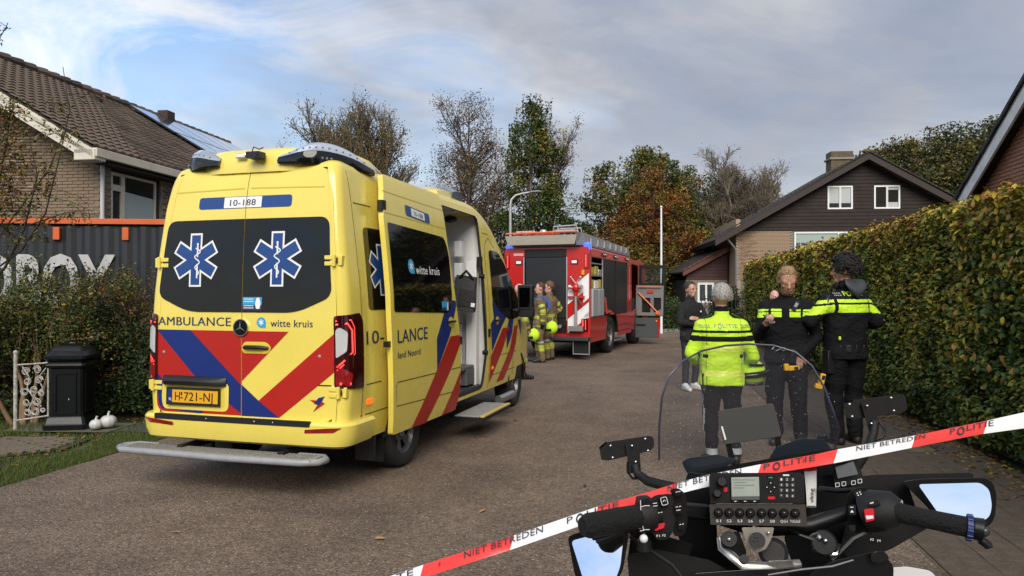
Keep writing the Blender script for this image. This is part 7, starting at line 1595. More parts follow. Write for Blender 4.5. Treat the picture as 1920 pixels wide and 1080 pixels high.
# navigation screen on its posts
cur = MB(); pq(cur, [(1345, 770), (1450, 756), (1466, 818), (1357, 834)], 1.92, mat('nav_back_grey', (.055, .054, .05), .45, bump=.2, bscale=300), .022, rad=5); mb_('display_unit', 30, .002)
cur = MB(); pq(cur, [(1352, 800), (1355, 799), (1362, 824), (1359, 825)], 1.897, PRW, .001); mb_('display_label', 0)
for a, a2, c, c2 in ((1360, 1374, 830, 868), (1452, 1462, 815, 855)):
    cur = MB(); pq(cur, [(a, c), (a+10, c-3), (a2+6, c2), (a2-6, c2+2)], 1.93, MBK, .015); mb_('display_post', 0)
# flash lights on arms, left and right
def flasher(pts, bolts, hold, arm, loopw, Y, lab):
    global cur
    o = empty('flash_light', (0, 0, 0)); o.parent = MO; o['label'] = lab
    cur = MB(); pq(cur, pts, Y, MSA, .03, rad=4); mb_('lamp_body', 30, .003, o)
    cur = MB(); n = 16; (x0, y0), (x1, y1) = pts[0], pts[1]
    for i in range(n): t = (i+.5)/n; pq(cur, [(x0+(x1-x0)*t-1.3, y0+(y1-y0)*t-1.5), (x0+(x1-x0)*t+1.3, y0+(y1-y0)*t-1.5), (x0+(x1-x0)*t+1.3, y0+(y1-y0)*t+2), (x0+(x1-x0)*t-1.3, y0+(y1-y0)*t+2)], Y-.001, MBK, .03)
    mb_('cooling_rib', 0, 0, o)
    cur = MB(); pq(cur, hold, Y-.012, MSA, .008, rad=4); mb_('holder', 30, 0, o)
    for a, c in bolts: cur = MB(); cur.ball(ML(a, c, Y-.022), .0034, CHR, 10, 6); mb_('bolt', 60, 0, o)
    cur = MB(); pt(cur, arm, [9, 8, 9, 10, 11][:len(arm)], MSA, 8); mb_('arm', 50, 0, o); cur = MB(); pt(cur, loopw, 2.6, MBK, 6); mb_('cable', 50, 0, o)
flasher([(1124, 840), (1137, 829), (1215, 817), (1225, 819), (1227, 836), (1220, 845), (1140, 864), (1127, 862)], [(1145, 836), (1210, 823), (1185, 836), (1149, 858), (1215, 845), (1192, 866)],
        [(1172, 828), (1198, 826), (1202, 885), (1180, 888)], [(1191, 872, 1.86), (1195, 888, 1.85), (1215, 902, 1.82), (1245, 910, 1.78), (1275, 918, 1.74)], [(1177, 866, 1.86), (1177, 885, 1.86), (1186, 897, 1.85), (1204, 897, 1.85)], 1.87, 'left flash light bar on its bracket')
flasher([(1581, 754), (1600, 750), (1688, 739), (1698, 743), (1702, 768), (1690, 775), (1600, 786), (1585, 783)], [(1593, 758), (1671, 746), (1626, 761), (1598, 781), (1676, 770), (1634, 794)],
        [(1614, 754), (1642, 750), (1648, 806), (1630, 812)], [(1640, 790, 1.86), (1638, 812, 1.85), (1630, 835, 1.83), (1615, 860, 1.8), (1600, 880, 1.76)], [(1650, 792, 1.85), (1660, 806, 1.84), (1655, 820, 1.84), (1640, 826, 1.84)], 1.87, 'right flash light bar on its bracket')
# cowl behind the radio
cur = MB(); pq(cur, [(1278, 866), (1290, 858), (1345, 852), (1385, 862), (1340, 886), (1288, 888)], 1.80, mat('cowl_blue_black', (.012, .018, .026), .3), .05, rad=5); pq(cur, [(1455, 838), (1500, 822), (1545, 824), (1562, 846), (1500, 860), (1440, 862)], 1.85, mat('cowl_blue_black'), .05, rad=5); mb_('instrument_cowl', 30, .004)
cur = MB(); pq(cur, [(1305, 884), (1470, 855), (1590, 838), (1600, 868), (1560, 900), (1320, 905)], 1.74, MBK, .04, rad=4); mb_('dash_top', 30, .004)
cur = MB(); pq(cur, [(1560, 872), (1606, 859), (1622, 905), (1566, 914)], 1.60, MSA, .014, rad=5); sd = mb_('display_panel', 30, .002)
cur = MB(); pq(cur, [(1566, 876), (1600, 865), (1609, 889), (1571, 897)], 1.583, mat('screen_grey', (.13, .14, .145), .15), .001); mb_('screen', 0, 0, sd)
for a, c in ((1570, 909), (1582, 907), (1600, 905), (1612, 902)):
    cur = MB(); f_ = fx(1.584); pts = [ (a-3.5, c-3), (a+3.5, c-4), (a+4, c+3), (a-3, c+4)]
    for i in range(4): p0, p1 = pts[i], pts[(i+1) % 4]; cur.ribbon([p0, p1], 1.0, f_, PRW, 0)
    mb_('icon_key', 0, 0, sd)
# ------------------------------ radio
RY = 1.45; RD = empty('radio_set', (0, 0, 0)); RD.parent = MO
cur = MB(); pq(cur, [(1329, 893), (1333, 887), (1500, 886), (1508, 892), (1509, 944), (1332, 944)], RY, MSA, .05, rad=3); mb_('radio_body', 30, .0015, RD)
cur = MB(); pq(cur, [(1330, 945), (1510, 945), (1514, 987), (1332, 984)], RY+.004, mat('switch_panel', (.045, .040, .036), .5, bump=.15, bscale=500), .045, rad=2); mb_('switch_panel', 30, .001, RD)
cur = MB(); pq(cur, [(1368, 892), (1424, 892), (1425, 943), (1369, 943)], RY-.001, MBK, .002, rad=2); pq(cur, [(1371, 895), (1423, 894), (1424, 930), (1372, 931)], RY-.0035, LCD, .001); pq(cur, [(1371, 931), (1424, 930), (1424, 937), (1372, 937)], RY-.0035, mat('lcd_strip', (.10, .11, .11), .3), .001)
for z_, x0, x1 in ((899, 1374, 1415), (904, 1376, 1400), (909, 1378, 1414), (914, 1375, 1395)): pq(cur, [(x0, z_), (x1, z_), (x1, z_+.8), (x0, z_+.8)], RY-.0046, mat('lcd_text', (.20, .23, .20), .5), .0005)
mb_('radio_screen', 0, 0, RD)
for a in (1379, 1397, 1415): cur = MB(); pq(cur, [(a-6, 938), (a+6, 938), (a+6, 942), (a-6, 942)], RY-.004, MSA, .002); pq(cur, [(a-2, 939.3), (a+2, 939.3), (a+2, 940.6), (a-2, 940.6)], RY-.0045, PRW, .0005); mb_('soft_key', 0, 0, RD)
for a, c, r_ in ((1354, 903, 9), (1345, 925, 7.5)):
    cur = MB(); p0 = ML(a, c, RY-.001); p1 = ML(a, c, RY-.018); cur.tube([p0, p1], [r_*RY/F*1.1, r_*RY/F*.9], MBK, 16); mb_('rotary_knob', 30, .001, RD)
cur = MB(); pq(cur, [(1357, 914), (1364, 914), (1364, 922), (1357, 922)], RY-.001, RDB, .003, rad=1.5); mb_('red_button', 0, 0, RD)
cur = MB(); pq(cur, [(1438, 893), (1452, 893), (1452, 898), (1438, 898)], RY-.001, MBK, .003); pq(cur, [(1441, 894.5), (1449, 894.5), (1449, 896.5), (1441, 896.5)], RY-.0022, mat('green_mark', (.03, .30, .14), .5), .0005); mb_('call_key', 0, 0, RD)
cur = MB(); pq(cur, [(1440, 931), (1453, 931), (1453, 936), (1440, 936)], RY-.001, RDB, .003, rad=1); mb_('end_key', 0, 0, RD)
for a, c in ((1445, 906), (1438, 914), (1452, 914), (1445, 922)): cur = MB(); pq(cur, [(a-3.4, c-3), (a+3.4, c-3), (a+3.4, c+3), (a-3.4, c+3)], RY-.001, MBK, .003, rad=1); pq(cur, [(a-1.3, c-1.2), (a+1.3, c-1.2), (a, c+1.4)], RY-.0025, PRW, .0005); mb_('arrow_key', 0, 0, RD)
for i in range(4):
    for j in range(3):
        a, c = 1465+j*10.6, 899+i*10.2; cur = MB(); pq(cur, [(a-4.2, c-3.6), (a+4.2, c-3.6), (a+4.2, c+3.6), (a-4.2, c+3.6)], RY-.001, mat('key_dark_grey', (.035, .035, .038), .5), .003, rad=1.2)
        cur.text('123456789*0#'[i*3+j], fx(RY-.001), a-1.6, c+2.2, -4.6, 3.2, PRW, .0012, 0, dup=False); mb_('number_key', 0, 0, RD)
cur = MB(); pq(cur, [(1468, 889.6), (1480, 889.6), (1480, 892.4), (1468, 892.4)], RY-.001, PRW, .0015); mb_('brand_plate', 0, 0, RD)
for i, (a, t_) in enumerate(((1347, 'S1'), (1367, 'S2'), (1387, 'S3'), (1407, 'S6'), (1428, 'S7'), (1448, 'S8'), (1470, 'QG1'), (1491, 'TOGGLE'))):
    cur = MB(); c = 961+i*.2; p0 = ML(a, c, RY+.003); cur.tube([p0, ML(a, c, RY-.004), ML(a, c, RY-.007)], [8.6*RY/F, 8.0*RY/F, 5*RY/F], MBK, 18); cur.ball(ML(a, c, RY-.0065), 4.6*RY/F, MGL, 10, 6); mb_('push_button', 40, 0, RD)
    cur = MB(); wd = 9 if len(t_) == 2 else (13 if len(t_) == 3 else 19); cur.text(t_, fx(RY+.003), a-wd/2, 979+i*.15, -5.2, wd, PRW, .0012, 0); mb_('lettering', 0, 0, RD)
# microphone socket plate and steering head
cur = MB(); pq(cur, [(1390, 989), (1452, 989), (1446, 1012), (1436, 1030), (1421, 1036), (1408, 1030), (1398, 1012)], RY+.005, mat('plate_champagne', (.42, .38, .33), .35, metal=.5), .006, rad=4); mb_('socket_plate', 30, .001)
cur = MB(); cur.tube([ML(1420, 1013, RY), ML(1420, 1013, RY-.010)], [14.5*RY/F]*2, MBK, 22)
for k in range(6): a_ = PI/3*k; cur.ball(ML(1420+6.5*math.cos(a_), 1013+6.5*math.sin(a_), RY-.0105), .0016, CHR, 6, 4)
cur.ball(ML(1420, 1013, RY-.0105), .0016, CHR, 6, 4); cur.ball(ML(1441, 999, RY-.001), .004, CHR, 8, 5); mb_('round_socket', 40)
cur = MB(); pt(cur, [(1350, 1008, 1.50), (1353, 1028, 1.49), (1372, 1042, 1.47), (1392, 1060, 1.46), (1440, 1062, 1.46), (1500, 1056, 1.47)], [6, 8, 10, 10, 9, 8], SILV, 8, .6); mb_('top_yoke', 50)
cur = MB(); pq(cur, [(1350, 1005), (1385, 995), (1400, 1035), (1392, 1058), (1368, 1045), (1352, 1030)], 1.52, mat('cast_dark', (.10, .10, .10), .35, metal=.7), .02, rad=4); pq(cur, [(1440, 1052), (1485, 1050), (1490, 1064), (1442, 1066)], 1.455, SILV, .01, rad=2); mb_('yoke_casting', 40, .002)
cur = MB(); cur.tube([ML(1367, 1010, 1.50), ML(1367, 1010, 1.47)], [14*1.5/F]*2, MBK, 18); cur.ball(ML(1367, 1011, 1.468), .005, SILV, 8, 5); cur.tube([ML(1396, 1048, 1.47), ML(1396, 1048, 1.452)], [8*1.5/F]*2, MBK, 12); mb_('clamp_cap', 40)
cur = MB(); cur.tube([ML(1450, 1036, 1.52), ML(1450, 1036, 1.49)], [27*1.5/F]*2, MGL, 24); cur.tube([ML(1450, 1036, 1.489), ML(1450, 1036, 1.484)], [20*1.5/F]*2, MBK, 24); mb_('steering_nut', 40)
cur = MB(); cur.tube([ML(1545, 1018, 1.46), ML(1545, 1018, 1.42)], [24*1.45/F, 20*1.45/F], MSA, 20); cur.ball(ML(1548, 1014, 1.415), .0045, CHR, 8, 5); pt(cur, [(1525, 1028, 1.44), (1545, 1040, 1.44), (1568, 1038, 1.44), (1576, 1020, 1.44)], [4, 5, 5, 4], CHR, 8); pt(cur, [(1520, 1008, 1.44), (1535, 1004, 1.43), (1540, 1012, 1.42)], [6, 7, 5], CHR, 8); mb_('ignition_lock', 40)
cur = MB(); pt(cur, [(1480, 992, 1.47), (1500, 1003, 1.44), (1525, 1012, 1.43)], 3, MBK, 6); pt(cur, [(1180, 1005, 1.43), (1215, 1030, 1.44), (1260, 1060, 1.42), (1280, 1085, 1.40)], 4, MBK, 6); pt(cur, [(1650, 985, 1.45), (1600, 1010, 1.45), (1560, 1050, 1.45)], 5, MBK, 6); mb_('cable', 50)
# ------------------------------ handlebar, left
cur = MB(); pt(cur, [(1092, 988, 1.36), (1102, 986, 1.365), (1150, 977, 1.39), (1205, 966, 1.42)], [17, 23, 23, 21], mat('grip_rubber', (.008, .008, .008), .75, spec=.3, bump=.8, bscale=160), 16); mb_('handgrip', 50)
cur = MB(); pt(cur, [(1190, 966, 1.42), (1260, 955, 1.46), (1320, 960, 1.50), (1400, 985, 1.54)], [14, 15, 15, 16], MBK, 10); pt(cur, [(1420, 990, 1.55), (1520, 985, 1.54), (1590, 962, 1.52), (1660, 962, 1.49)], [16, 16, 15, 14], MBK, 10); mb_('handlebar', 50)
LS = empty('switch_cluster', (0, 0, 0)); LS.parent = MO; LS['label'] = 'left switch cluster'
cur = MB(); pt(cur, [(1200, 966, 1.43), (1206, 965, 1.43), (1216, 963, 1.435)], [34, 35, 34], MSA, 20); mb_('control_ring', 50, 0, LS)
cur = MB()
for k in range(4): pq(cur, [(1202, 938+k*15), (1217, 934+k*15), (1219, 947+k*15), (1204, 950+k*15)], 1.405, MBK, .004, rad=2); cur.ribbon([(1200, 951+k*15), (1210, 948+k*15), (1218, 948+k*15)], 1.2, fx(1.400), PRW, 0)
cur.ribbon([(1201, 938), (1202, 970), (1207, 995)], 1.2, fx(1.400), PRW, 0); mb_('ring_rib', 30, 0, LS)
cur = MB(); pq(cur, [(1214, 940), (1228, 928), (1262, 925), (1266, 975), (1262, 1000), (1232, 1004), (1217, 990)], 1.42, MSA, .05, rad=8); pq(cur, [(1254, 918), (1272, 914), (1287, 928), (1290, 980), (1282, 1006), (1262, 1006), (1262, 930)], 1.425, MBK, .05, rad=8); mb_('switch_housing', 40, .003, LS)
for pts, m_ in (([(1219, 939), (1233, 934), (1238, 955), (1222, 958)], MBK), ([(1236, 932), (1250, 929), (1255, 947), (1240, 950)], MBK), ([(1262, 920), (1274, 917), (1280, 928), (1266, 932)], MBK), ([(1264, 945), (1278, 944), (1280, 962), (1266, 964)], MBK), ([(1231, 966), (1243, 964), (1245, 976), (1233, 977)], MBK), ([(1271, 978), (1284, 977), (1284, 992), (1272, 994)], MBK), ([(1225, 984), (1247, 980), (1245, 990), (1228, 996)], RDB)):
    cur = MB(); pq(cur, pts, 1.408, m_, .008, rad=2.5); mb_('button', 30, .001, LS)
cur = MB(); f_ = fx(1.3985)
for a, c, w_ in ((1224, 944, 8), (1225, 949, 8), (1267, 923, 4), (1272, 922, 4), (1267, 951, 4), (1273, 950, 4), (1268, 957, 8), (1234, 962, 3), (1239, 961, 3), (1274, 984, 3), (1279, 983, 3)): cur.ribbon([(a, c), (a+w_, c-1)], 1.3, f_, PRW, 0)
q = rpoly([(1238, 934), (1249, 931), (1253, 945), (1242, 948)], 3, 3); q.append(q[0]); cur.ribbon(q, 1.1, f_, PRW, 0); cur.ribbon([(1243, 941), (1245.5, 937), (1248, 940)], 1.2, f_, PRW, 0); mb_('switch_marks', 0, 0, LS)
cur = MB(); pq(cur, [(1222, 998), (1262, 996), (1252, 1012), (1234, 1013)], 1.415, MBK, .02, rad=3); cur.text('F1', fx(1.413), 1231, 1007, -4.5, 6, PRW, .001, 0); cur.text('F2', fx(1.413), 1242, 1006, -4.5, 6, PRW, .001, 0); mb_('key_pair', 30, 0, LS)
cur = MB(); cur.ball(ML(1207, 1010, 1.40), .0082, mat('white_knob', (.75, .75, .75), .25), 14, 10); pt(cur, [(1207, 1012, 1.41), (1208, 1030, 1.41)], [13, 16], MBK, 12); pt(cur, [(1208, 1000, 1.41), (1218, 992, 1.42), (1232, 990, 1.42)], 2, CHR, 6); mb_('choke_knob', 50)
# clutch lever
cur = MB(); pt(cur, [(1240, 935, 1.50), (1200, 948, 1.47), (1150, 962, 1.44), (1100, 975, 1.41)], [9, 7, 6, 7], MBK, 8, .6); mb_('clutch_lever', 50)
# ------------------------------ handlebar, right
cur = MB(); pt(cur, [(1672, 957, 1.42), (1700, 965, 1.405), (1755, 976, 1.38), (1812, 988, 1.36)], [19, 18, 18, 19], mat('grip_rubber'), 16); mb_('handgrip', 50)
cur = MB(); pt(cur, [(1812, 988, 1.36), (1823, 990, 1.356)], [23, 22], mat('blue_rubber', (.012, .03, .13), .5), 18); mb_('blue_grip_ring', 40)
cur = MB()
for k in range(14): a_ = 2*PI*k/14; c0 = ML(1812, 988, 1.36); c1 = ML(1823, 990, 1.356); ax = (c1-c0).normalized(); u_ = ax.cross(V((0, 0, 1))).normalized(); v_ = ax.cross(u_); rr = 23.5*1.36/F; cur.tube([c0+(u_*math.cos(a_)+v_*math.sin(a_))*rr, c1+(u_*math.cos(a_)+v_*math.sin(a_))*rr], .0016, mat('blue_rubber'), 5)
mb_('ring_ridge', 40)
cur = MB(); pt(cur, [(1824, 990, 1.356), (1842, 994, 1.35), (1848, 996, 1.347)], [20, 22, 16], MBK, 18); cur.ball(ML(1845, 996, 1.34), .010, mat('bar_end_grey', (.06, .065, .065), .35, metal=.5), 12, 8); pt(cur, [(1838, 1012, 1.35), (1852, 1022, 1.345), (1855, 1028, 1.343)], [8, 8, 7], MBK, 8); mb_('bar_end', 50)
RS = empty('switch_cluster', (0, 0, 0)); RS.parent = MO; RS['label'] = 'right switch cluster with red kill switch'
cur = MB(); pq(cur, [(1588, 930), (1600, 915), (1625, 912), (1632, 930), (1640, 1000), (1612, 1006), (1592, 985), (1585, 955)], 1.47, MBK, .05, rad=8); mb_('switch_housing', 40, .003, RS)
cur = MB(); pt(cur, [(1622, 962, 1.46), (1640, 958, 1.45), (1672, 957, 1.43), (1690, 960, 1.42)], [40, 42, 38, 24], MSA, 24, .92); mb_('throttle_housing', 50, 0, RS)
for pts, m_ in (([(1600, 922), (1614, 917), (1621, 928), (1605, 934)], MSA), ([(1590, 948), (1604, 946), (1606, 966), (1592, 966)], MSA), ([(1630, 940), (1646, 937), (1652, 946), (1634, 950)], MSA), ([(1591, 985), (1604, 984), (1604, 996), (1594, 996)], MSA)):
    cur = MB(); pq(cur, pts, 1.405, m_, .012, rad=2.5); mb_('button', 30, .001, RS)
cur = MB(); pq(cur, [(1620, 955), (1638, 953), (1640, 975), (1623, 980)], 1.402, RDB, .012, rad=3); mb_('kill_switch', 30, .0015, RS)
cur = MB(); pq(cur, [(1623, 967), (1637, 966), (1638, 972), (1625, 974)], 1.389, PRW, .001, rad=1.5); f_ = fx(1.392)
for a, c in ((1606, 925), (1611, 923), (1608, 929), (1613, 927)): cur.ribbon([(a, c), (a+2.4, c-.8)], 2.0, f_, PRW, 0)
cur.ribbon([(1631, 944), (1638, 942)], 2.2, f_, PRW, 0); cur.ribbon([(1594, 951), (1600, 951)], 1.3, f_, PRW, 0); cur.patch([(1594, 961), (1601, 961), (1597.5, 956)], f_, PRW, g=50); cur.text('F3', fx(1.40), 1632, 1014, -4.5, 6, PRW, .001, 0); cur.text('F4', fx(1.40), 1645, 1016, -4.5, 6, PRW, .001, 0); mb_('switch_marks', 0, 0, RS)
cur = MB(); pq(cur, [(1625, 1004), (1668, 1006), (1660, 1022), (1632, 1020)], 1.41, MBK, .02, rad=3); mb_('key_pair', 30, 0, RS)
cur = MB(); pt(cur, [(1538, 916, 1.60), (1575, 920, 1.56), (1600, 918, 1.52), (1640, 925, 1.5)], [8, 8, 7, 5], MBK, 8, .6); mb_('brake_reservoir_arm', 50)
# ------------------------------ mirrors and fairing
fair = empty('fairing', (0, 0, 0)); fair.parent = MO
cur = MB(); pq(cur, [(1560, 900), (1640, 890), (1820, 886), (1828, 893), (1820, 897), (1700, 902), (1720, 960), (1690, 985), (1600, 935)], 1.66, MSA, .05, rad=4); mb_('mirror_stay', 40, .004, fair)
rm = empty('rear_view_mirror', (0, 0, 0)); rm.parent = MO; rm['label'] = 'right rear-view mirror'
cur = MB(); pq(cur, [(1690, 902), (1730, 897), (1846, 895), (1862, 903), (1869, 930), (1866, 968), (1858, 984), (1838, 992), (1800, 985), (1752, 968), (1738, 950)], 1.585, MBK, .06, rad=10); mb_('mirror_housing', 50, .006, rm)
def mirror(pts, c0, Y, nrm, name, par):
    """flat glass through one point with a real normal"""
    global cur
    cur = MB(); o = P(*c0, Y); n = V(nrm).normalized(); vs = []
    for a, c in rpoly(pts, 8, 4):
        d_ = P(a, c, 1)-V((0, 0, EYE)); t = (o-V((0, 0, EYE))).dot(n)/d_.dot(n); vs.append(MINV @ (V((0, 0, EYE))+d_*t))
    cur.add(vs, [tuple(range(len(vs)))], MIR); return mb_(name, 0, 0, par)
mirror([(1721, 908), (1838, 905), (1855, 918), (1860, 948), (1856, 968), (1842, 978), (1762, 966)], (1800, 940), 1.515, (-.50, -.768, .40), 'glass', rm)
lm_ = empty('rear_view_mirror', (0, 0, 0)); lm_.parent = MO; lm_['label'] = 'left rear-view mirror'
cur = MB(); pq(cur, [(1064, 1006), (1085, 998), (1180, 984), (1178, 1010), (1168, 1070), (1150, 1100), (1095, 1102), (1078, 1080)], 1.47, MBK, .05, rad=8); mb_('mirror_housing', 50, .005, lm_)
mirror([(1071, 1014), (1094, 1008), (1171, 990), (1163, 1062), (1152, 1092), (1096, 1094)], (1120, 1045), 1.405, (-.355, -.805, .475), 'glass', lm_)
cur = MB(); pq(cur, [(1106, 1003), (1168, 990), (1170, 998), (1112, 1014)], 1.40, MBK, .012, rad=2); mb_('mirror_clamp', 30, 0, lm_)
cur = MB(); pq(cur, [(1175, 985), (1230, 1000), (1300, 1020), (1290, 1050), (1176, 1052), (1182, 1010)], 1.55, MBK, .08, rad=6); pq(cur, [(1176, 1040), (1230, 1030), (1330, 1050), (1420, 1100), (1180, 1100)], 1.50, MSA, .08, rad=6); mb_('fairing_left', 40, .006, fair)
cur = MB(); pq(cur, [(1290, 885), (1340, 890), (1345, 1010), (1400, 1080), (1300, 1100), (1270, 1000), (1275, 930)], 1.64, MBK, .06, rad=6); pq(cur, [(1500, 890), (1590, 890), (1620, 980), (1600, 1060), (1500, 1100), (1470, 1010)], 1.64, MBK, .06, rad=6); mb_('inner_panel', 40, .006, fair)
cur = MB(); pq(cur, [(1585, 985), (1700, 962), (1740, 990), (1670, 1030), (1600, 1056), (1575, 1030)], 1.60, MSA, .06, rad=6); mb_('fairing_right', 40, .006, fair)
cur = MB(); pt(cur, [(1630, 925, 1.62), (1668, 928, 1.60), (1684, 940, 1.58), (1697, 955, 1.57)], [1.6, 4, 6, 4], mat('white_fairing', (.66, .67, .68), .25, coat=.4), 8); mb_('white_edge', 50, 0, fair)
cur = MB(); pq(cur, [(1650, 1066), (1700, 1062), (1745, 1070), (1770, 1100), (1600, 1105)], 1.42, mat('white_fairing'), .05, rad=8); mb_('white_panel', 40, .004, fair)
cur = MB(); pq(cur, [(1520, 1075), (1560, 1052), (1640, 1034), (1660, 1042), (1676, 1062), (1674, 1105), (1500, 1105)], 1.38, MBK, .06, rad=8); pq(cur, [(1632, 1042), (1640, 1034), (1660, 1034), (1668, 1048), (1650, 1056), (1634, 1054)], 1.365, MGL, .015, rad=5); mb_('tank_shroud', 40, .006, fair)
cur = MB(); pt(cur, [(1440, 1078, 1.36), (1500, 1068, 1.36), (1560, 1062, 1.36), (1600, 1050, 1.36)], [1.5, 2, 2, 1.5], mat('trim_grey', (.10, .10, .11), .4), 6); mb_('tank_trim', 50, 0, fair)
cur = MB(); pq(cur, [(1300, 1075), (1400, 1068), (1520, 1064), (1530, 1105), (1290, 1105)], 1.44, MGL, .05, rad=6); mb_('tank_top', 40, .01, fair)
# ------------------------------ the rest of the machine, below the picture edge
cx0, = (0,); cur = MB(); cur.tube([(.0, -.95, .78), (0, -.75, .86), (0, -.5, .92), (0, -.3, .88)], [.12, .16, .17, .12], MGL, 14); mb_('fuel_tank', 50)
cur = MB(); cur.tube([(0, -1.55, .84), (0, -1.3, .80), (0, -1.0, .78), (0, -.8, .80)], [.12, .15, .13, .10], MSA, 12, flat=.45); mb_('seat', 50)
cur = MB(); cur.box((0, -.55, .48), (.42, .55, .38), MBK); cur.box((0, -.1, .72), (.5, .35, .3), MSA); cur.box((0, -1.2, .65), (.3, .6, .14), MBK); mb_('engine', 40, .05)
for y, nm in ((.25, 'wheel'), (-1.25, 'wheel')):
    o = wheel(0, y, 1, MO, .30, .14 if y > 0 else .18, 8)
cur = MB(); cur.tube([(.10, .25, .30), (.09, -.05, .85)], .028, SILV, 10); cur.tube([(-.10, .25, .30), (-.09, -.05, .85)], .028, SILV, 10); mb_('fork', 50)
for sg in (-1, 1): cur = MB(); cur.box((sg*.33, -1.2, .62), (.2, .5, .4), mat('pannier_white', (.6, .6, .6), .4)); mb_('pannier', 40, .04)
# ================================================================ barrier tape
TPR = mat('tape_red', (.78, .045, .035), .35, coat=.2, var=.12, vscale=6); TPW = mat('tape_white', (.80, .80, .80), .35, coat=.2, var=.06, vscale=6); TPK = mat('tape_print', (.03, .03, .035), .5)
TU = [(560, 1140), (640, 1112), (790, 1060), (960, 1005), (1117, 951), (1200, 927), (1268, 906), (1320, 892), (1423, 871), (1533, 851), (1567, 843), (1713, 817), (1840, 791), (1920, 773), (2060, 740), (2200, 705)]
TL = [(560, 1182), (640, 1146), (790, 1085), (960, 1030), (1117, 976), (1200, 949), (1268, 927), (1320, 914), (1423, 892), (1533, 874), (1567, 868), (1713, 839), (1840, 814), (1920, 803), (2060, 772), (2200, 740)]
YT = lambda px: 1.36+(px-640)*.00024+max(0, px-1580)*.0006
TAP = empty('barrier_tape', (0, 0, 0), 0, 1, 'red and white police barrier tape stretched across the street in front of the motorcycle', 'tape')
def tf(s, v, o=0):      # s = picture x, v = 0 lower edge .. 1 upper edge
    u = lerp(TU, s); l = lerp(TL, s); Y = YT(s)+(v-.5)*.03+.004*math.sin(s*.03+v*2)+.003*math.sin(s*.011)
    return P(s, l+(u-l)*v, Y-o-.003*math.sin(v*PI))
cuts = [560, 640, 790, 960, 1117, 1268, 1423, 1567, 1713, 1848, 2000, 2200]
for i in range(len(cuts)-1):
    x0, x1 = cuts[i], cuts[i+1]; cur = MB(); n = max(6, int((x1-x0)/12)); m_ = TPR if i % 2 == 0 else TPW
    m_ = {790: TPR, 560: TPR, 640: TPW, 960: TPW, 1117: TPR, 1268: TPW, 1423: TPR, 1567: TPW, 1713: TPR, 1848: TPW, 2000: TPR}[x0]
    sk_ = 8; vs = [tf(x0+(x1-x0)*k/n+sk_*(v-.5), v) for v in (0, .25, .5, .75, 1) for k in range(n+1)]
    cur.add(vs, [(j*(n+1)+k, j*(n+1)+k+1, (j+1)*(n+1)+k+1, (j+1)*(n+1)+k) for j in range(4) for k in range(n)], m_); o = cur.build('tape_red' if m_ is TPR else 'tape_white', TAP, 60)
def tt_(t_, x0, x1, v0=.50, v1=.97, name='lettering'):
    cur = MB(); h_ = v1-v0; cur.text(t_, lambda a, c, o: tf(a, c, .0035), x0, v0, h_, x1-x0, TPK, 0, 0, dup=False); return cur
for t_, x0, x1 in (('NIET BETREDEN', 870, 1018), ('NIET BETREDEN', 1252, 1390), ('NIET BETREDEN', 1606, 1735), ('TE', 742, 775), ('NIET', 2010, 2060)):
    cur = tt_(t_, x0, x1, .62 if x0 > 1500 else .52, 1.0 if x0 < 1500 else .98); cur.build('lettering', TAP, 0)
for x0 in (1063, 1432, 1782):
    w_ = 100 if x0 < 1700 else 84; cur = tt_('P', x0, x0+.11*w_); cur.text('LITIE', lambda a, c, o: tf(a, c, .0035), x0+.37*w_, .52, .45, .60*w_, TPK, 0, 0, dup=False)
    n = 16; c = (x0+.24*w_, .60); cur.add([tf(c[0]+r_*math.cos(2*PI*i/n), c[1]+r_/20*math.sin(2*PI*i/n), .0035) for r_ in (4.4, 7.2) for i in range(n)], [(i, (i+1) % n, n+(i+1) % n, n+i) for i in range(n)], TPK); cur.build('lettering', TAP, 0)
for x0 in (822, 1208, 1505):
    cur = MB(); cur.add([tf(x0+a, c, .0035) for a, c in ((0, .55), (2, .55), (4, .8), (2, .8))], [(0, 1, 2, 3)], TPK); cur.build('tape_mark', TAP, 0)
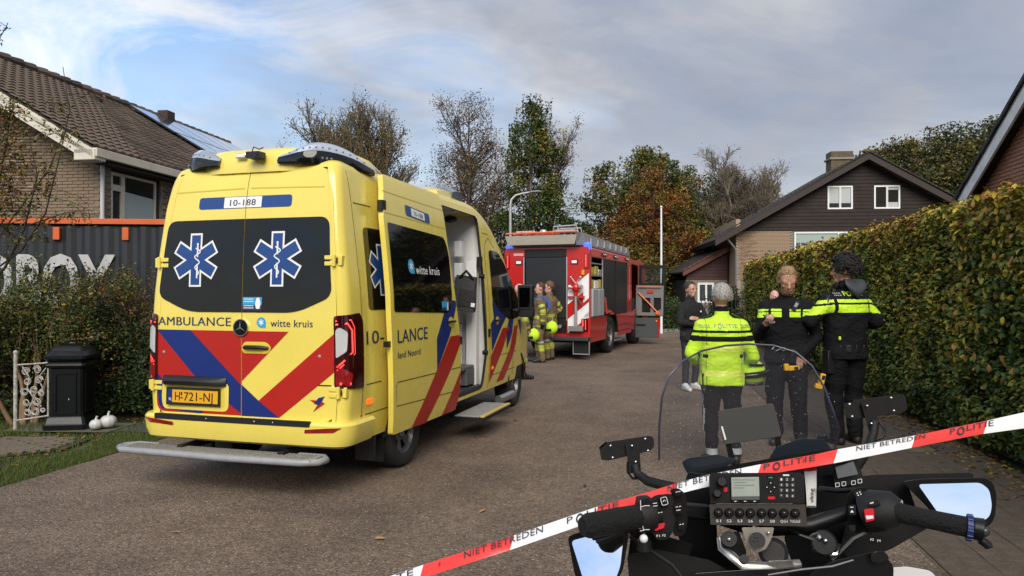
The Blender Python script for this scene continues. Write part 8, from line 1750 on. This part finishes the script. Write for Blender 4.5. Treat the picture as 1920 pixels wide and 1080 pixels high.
# tail of the tape hanging down by the radio
tl = [(1508, 862, 1532, 858), (1508, 884, 1531, 882), (1511, 915, 1531, 914), (1513, 952, 1530, 952)]
cur = MB(); cur.add([P(a, c, 1.60+.01*i) for i, q in enumerate(tl[:2]) for a, c in ((q[0], q[1]), ((q[0]+q[2])/2, q[1]), (q[2], q[3]))], [(0, 1, 4, 3), (1, 2, 5, 4)], TPR); cur.build('tape_tail_red', TAP, 60)
cur = MB(); vs = []
for q in tl[1:]: vs += [P(q[0], q[1], 1.612), P((q[0]+q[2])/2, q[1], 1.606), P(q[2], q[3], 1.612)]
cur.add(vs, [(0, 1, 4, 3), (1, 2, 5, 4), (3, 4, 7, 6), (4, 5, 8, 7)], TPW); cur.build('tape_tail_white', TAP, 60)
cur = MB(); cur.text('viking', lambda a, c, o: P(1526-c, 942-a, 1.604), 0, 0, 7.5, 26, TPK, 0, 0); cur.build('lettering', TAP, 0)
cur = MB(); pt(cur, [(1522, 950, 1.60), (1524, 985, 1.60)], [8, 9], MBK, 10); mb_('aerial_socket', 50)
# ================================================================ pieces that lie apart become objects of their own
def split_loose(o):
    me = o.data; n = len(me.vertices); par = list(range(n))
    def find(a):
        while par[a] != a: par[a] = par[par[a]]; a = par[a]
        return a
    for e in me.edges:
        a, c = find(e.vertices[0]), find(e.vertices[1])
        if a != c: par[a] = c
    groups = {}
    for p in me.polygons: groups.setdefault(find(p.vertices[0]), []).append(p)
    if len(groups) < 2: return
    L = list(groups.values())
    for i, fs in enumerate(L):
        idx = {}; 
        for p in fs:
            for v in p.vertices: idx.setdefault(v, len(idx))
        m = bpy.data.meshes.new(me.name); m.from_pydata([me.vertices[v].co[:] for v in idx], [], [[idx[v] for v in p.vertices] for p in fs])
        for k in me.materials: m.materials.append(k)
        m.polygons.foreach_set('material_index', [p.material_index for p in fs]); m.polygons.foreach_set('use_smooth', [p.use_smooth for p in fs]); m.update()
        c = o.copy(); c.data = m; C.objects.link(c)
        if any(p.use_smooth for p in fs): m.set_sharp_from_angle(angle=R(40))
    bpy.data.objects.remove(o)
for o in list(C.objects):
    if o.type == 'MESH' and o.name.split('.')[0] in ('led', 'wheel_housing', 'chimney', 'panel_gap', 'curtain', 'crease', 'door_buffer', 'side_shutter', 'belt', 'pump_panel', 'key_pair', 'yoke_casting', 'cable', 'clamp_cap', 'fork', 'inner_panel', 'instrument_cowl', 'mudflap_frame', 'roof_rail', 'runner', 'hose_roll', 'breathing_gear', 'patch', 'sleeve_patch', 'holster'): split_loose(o)
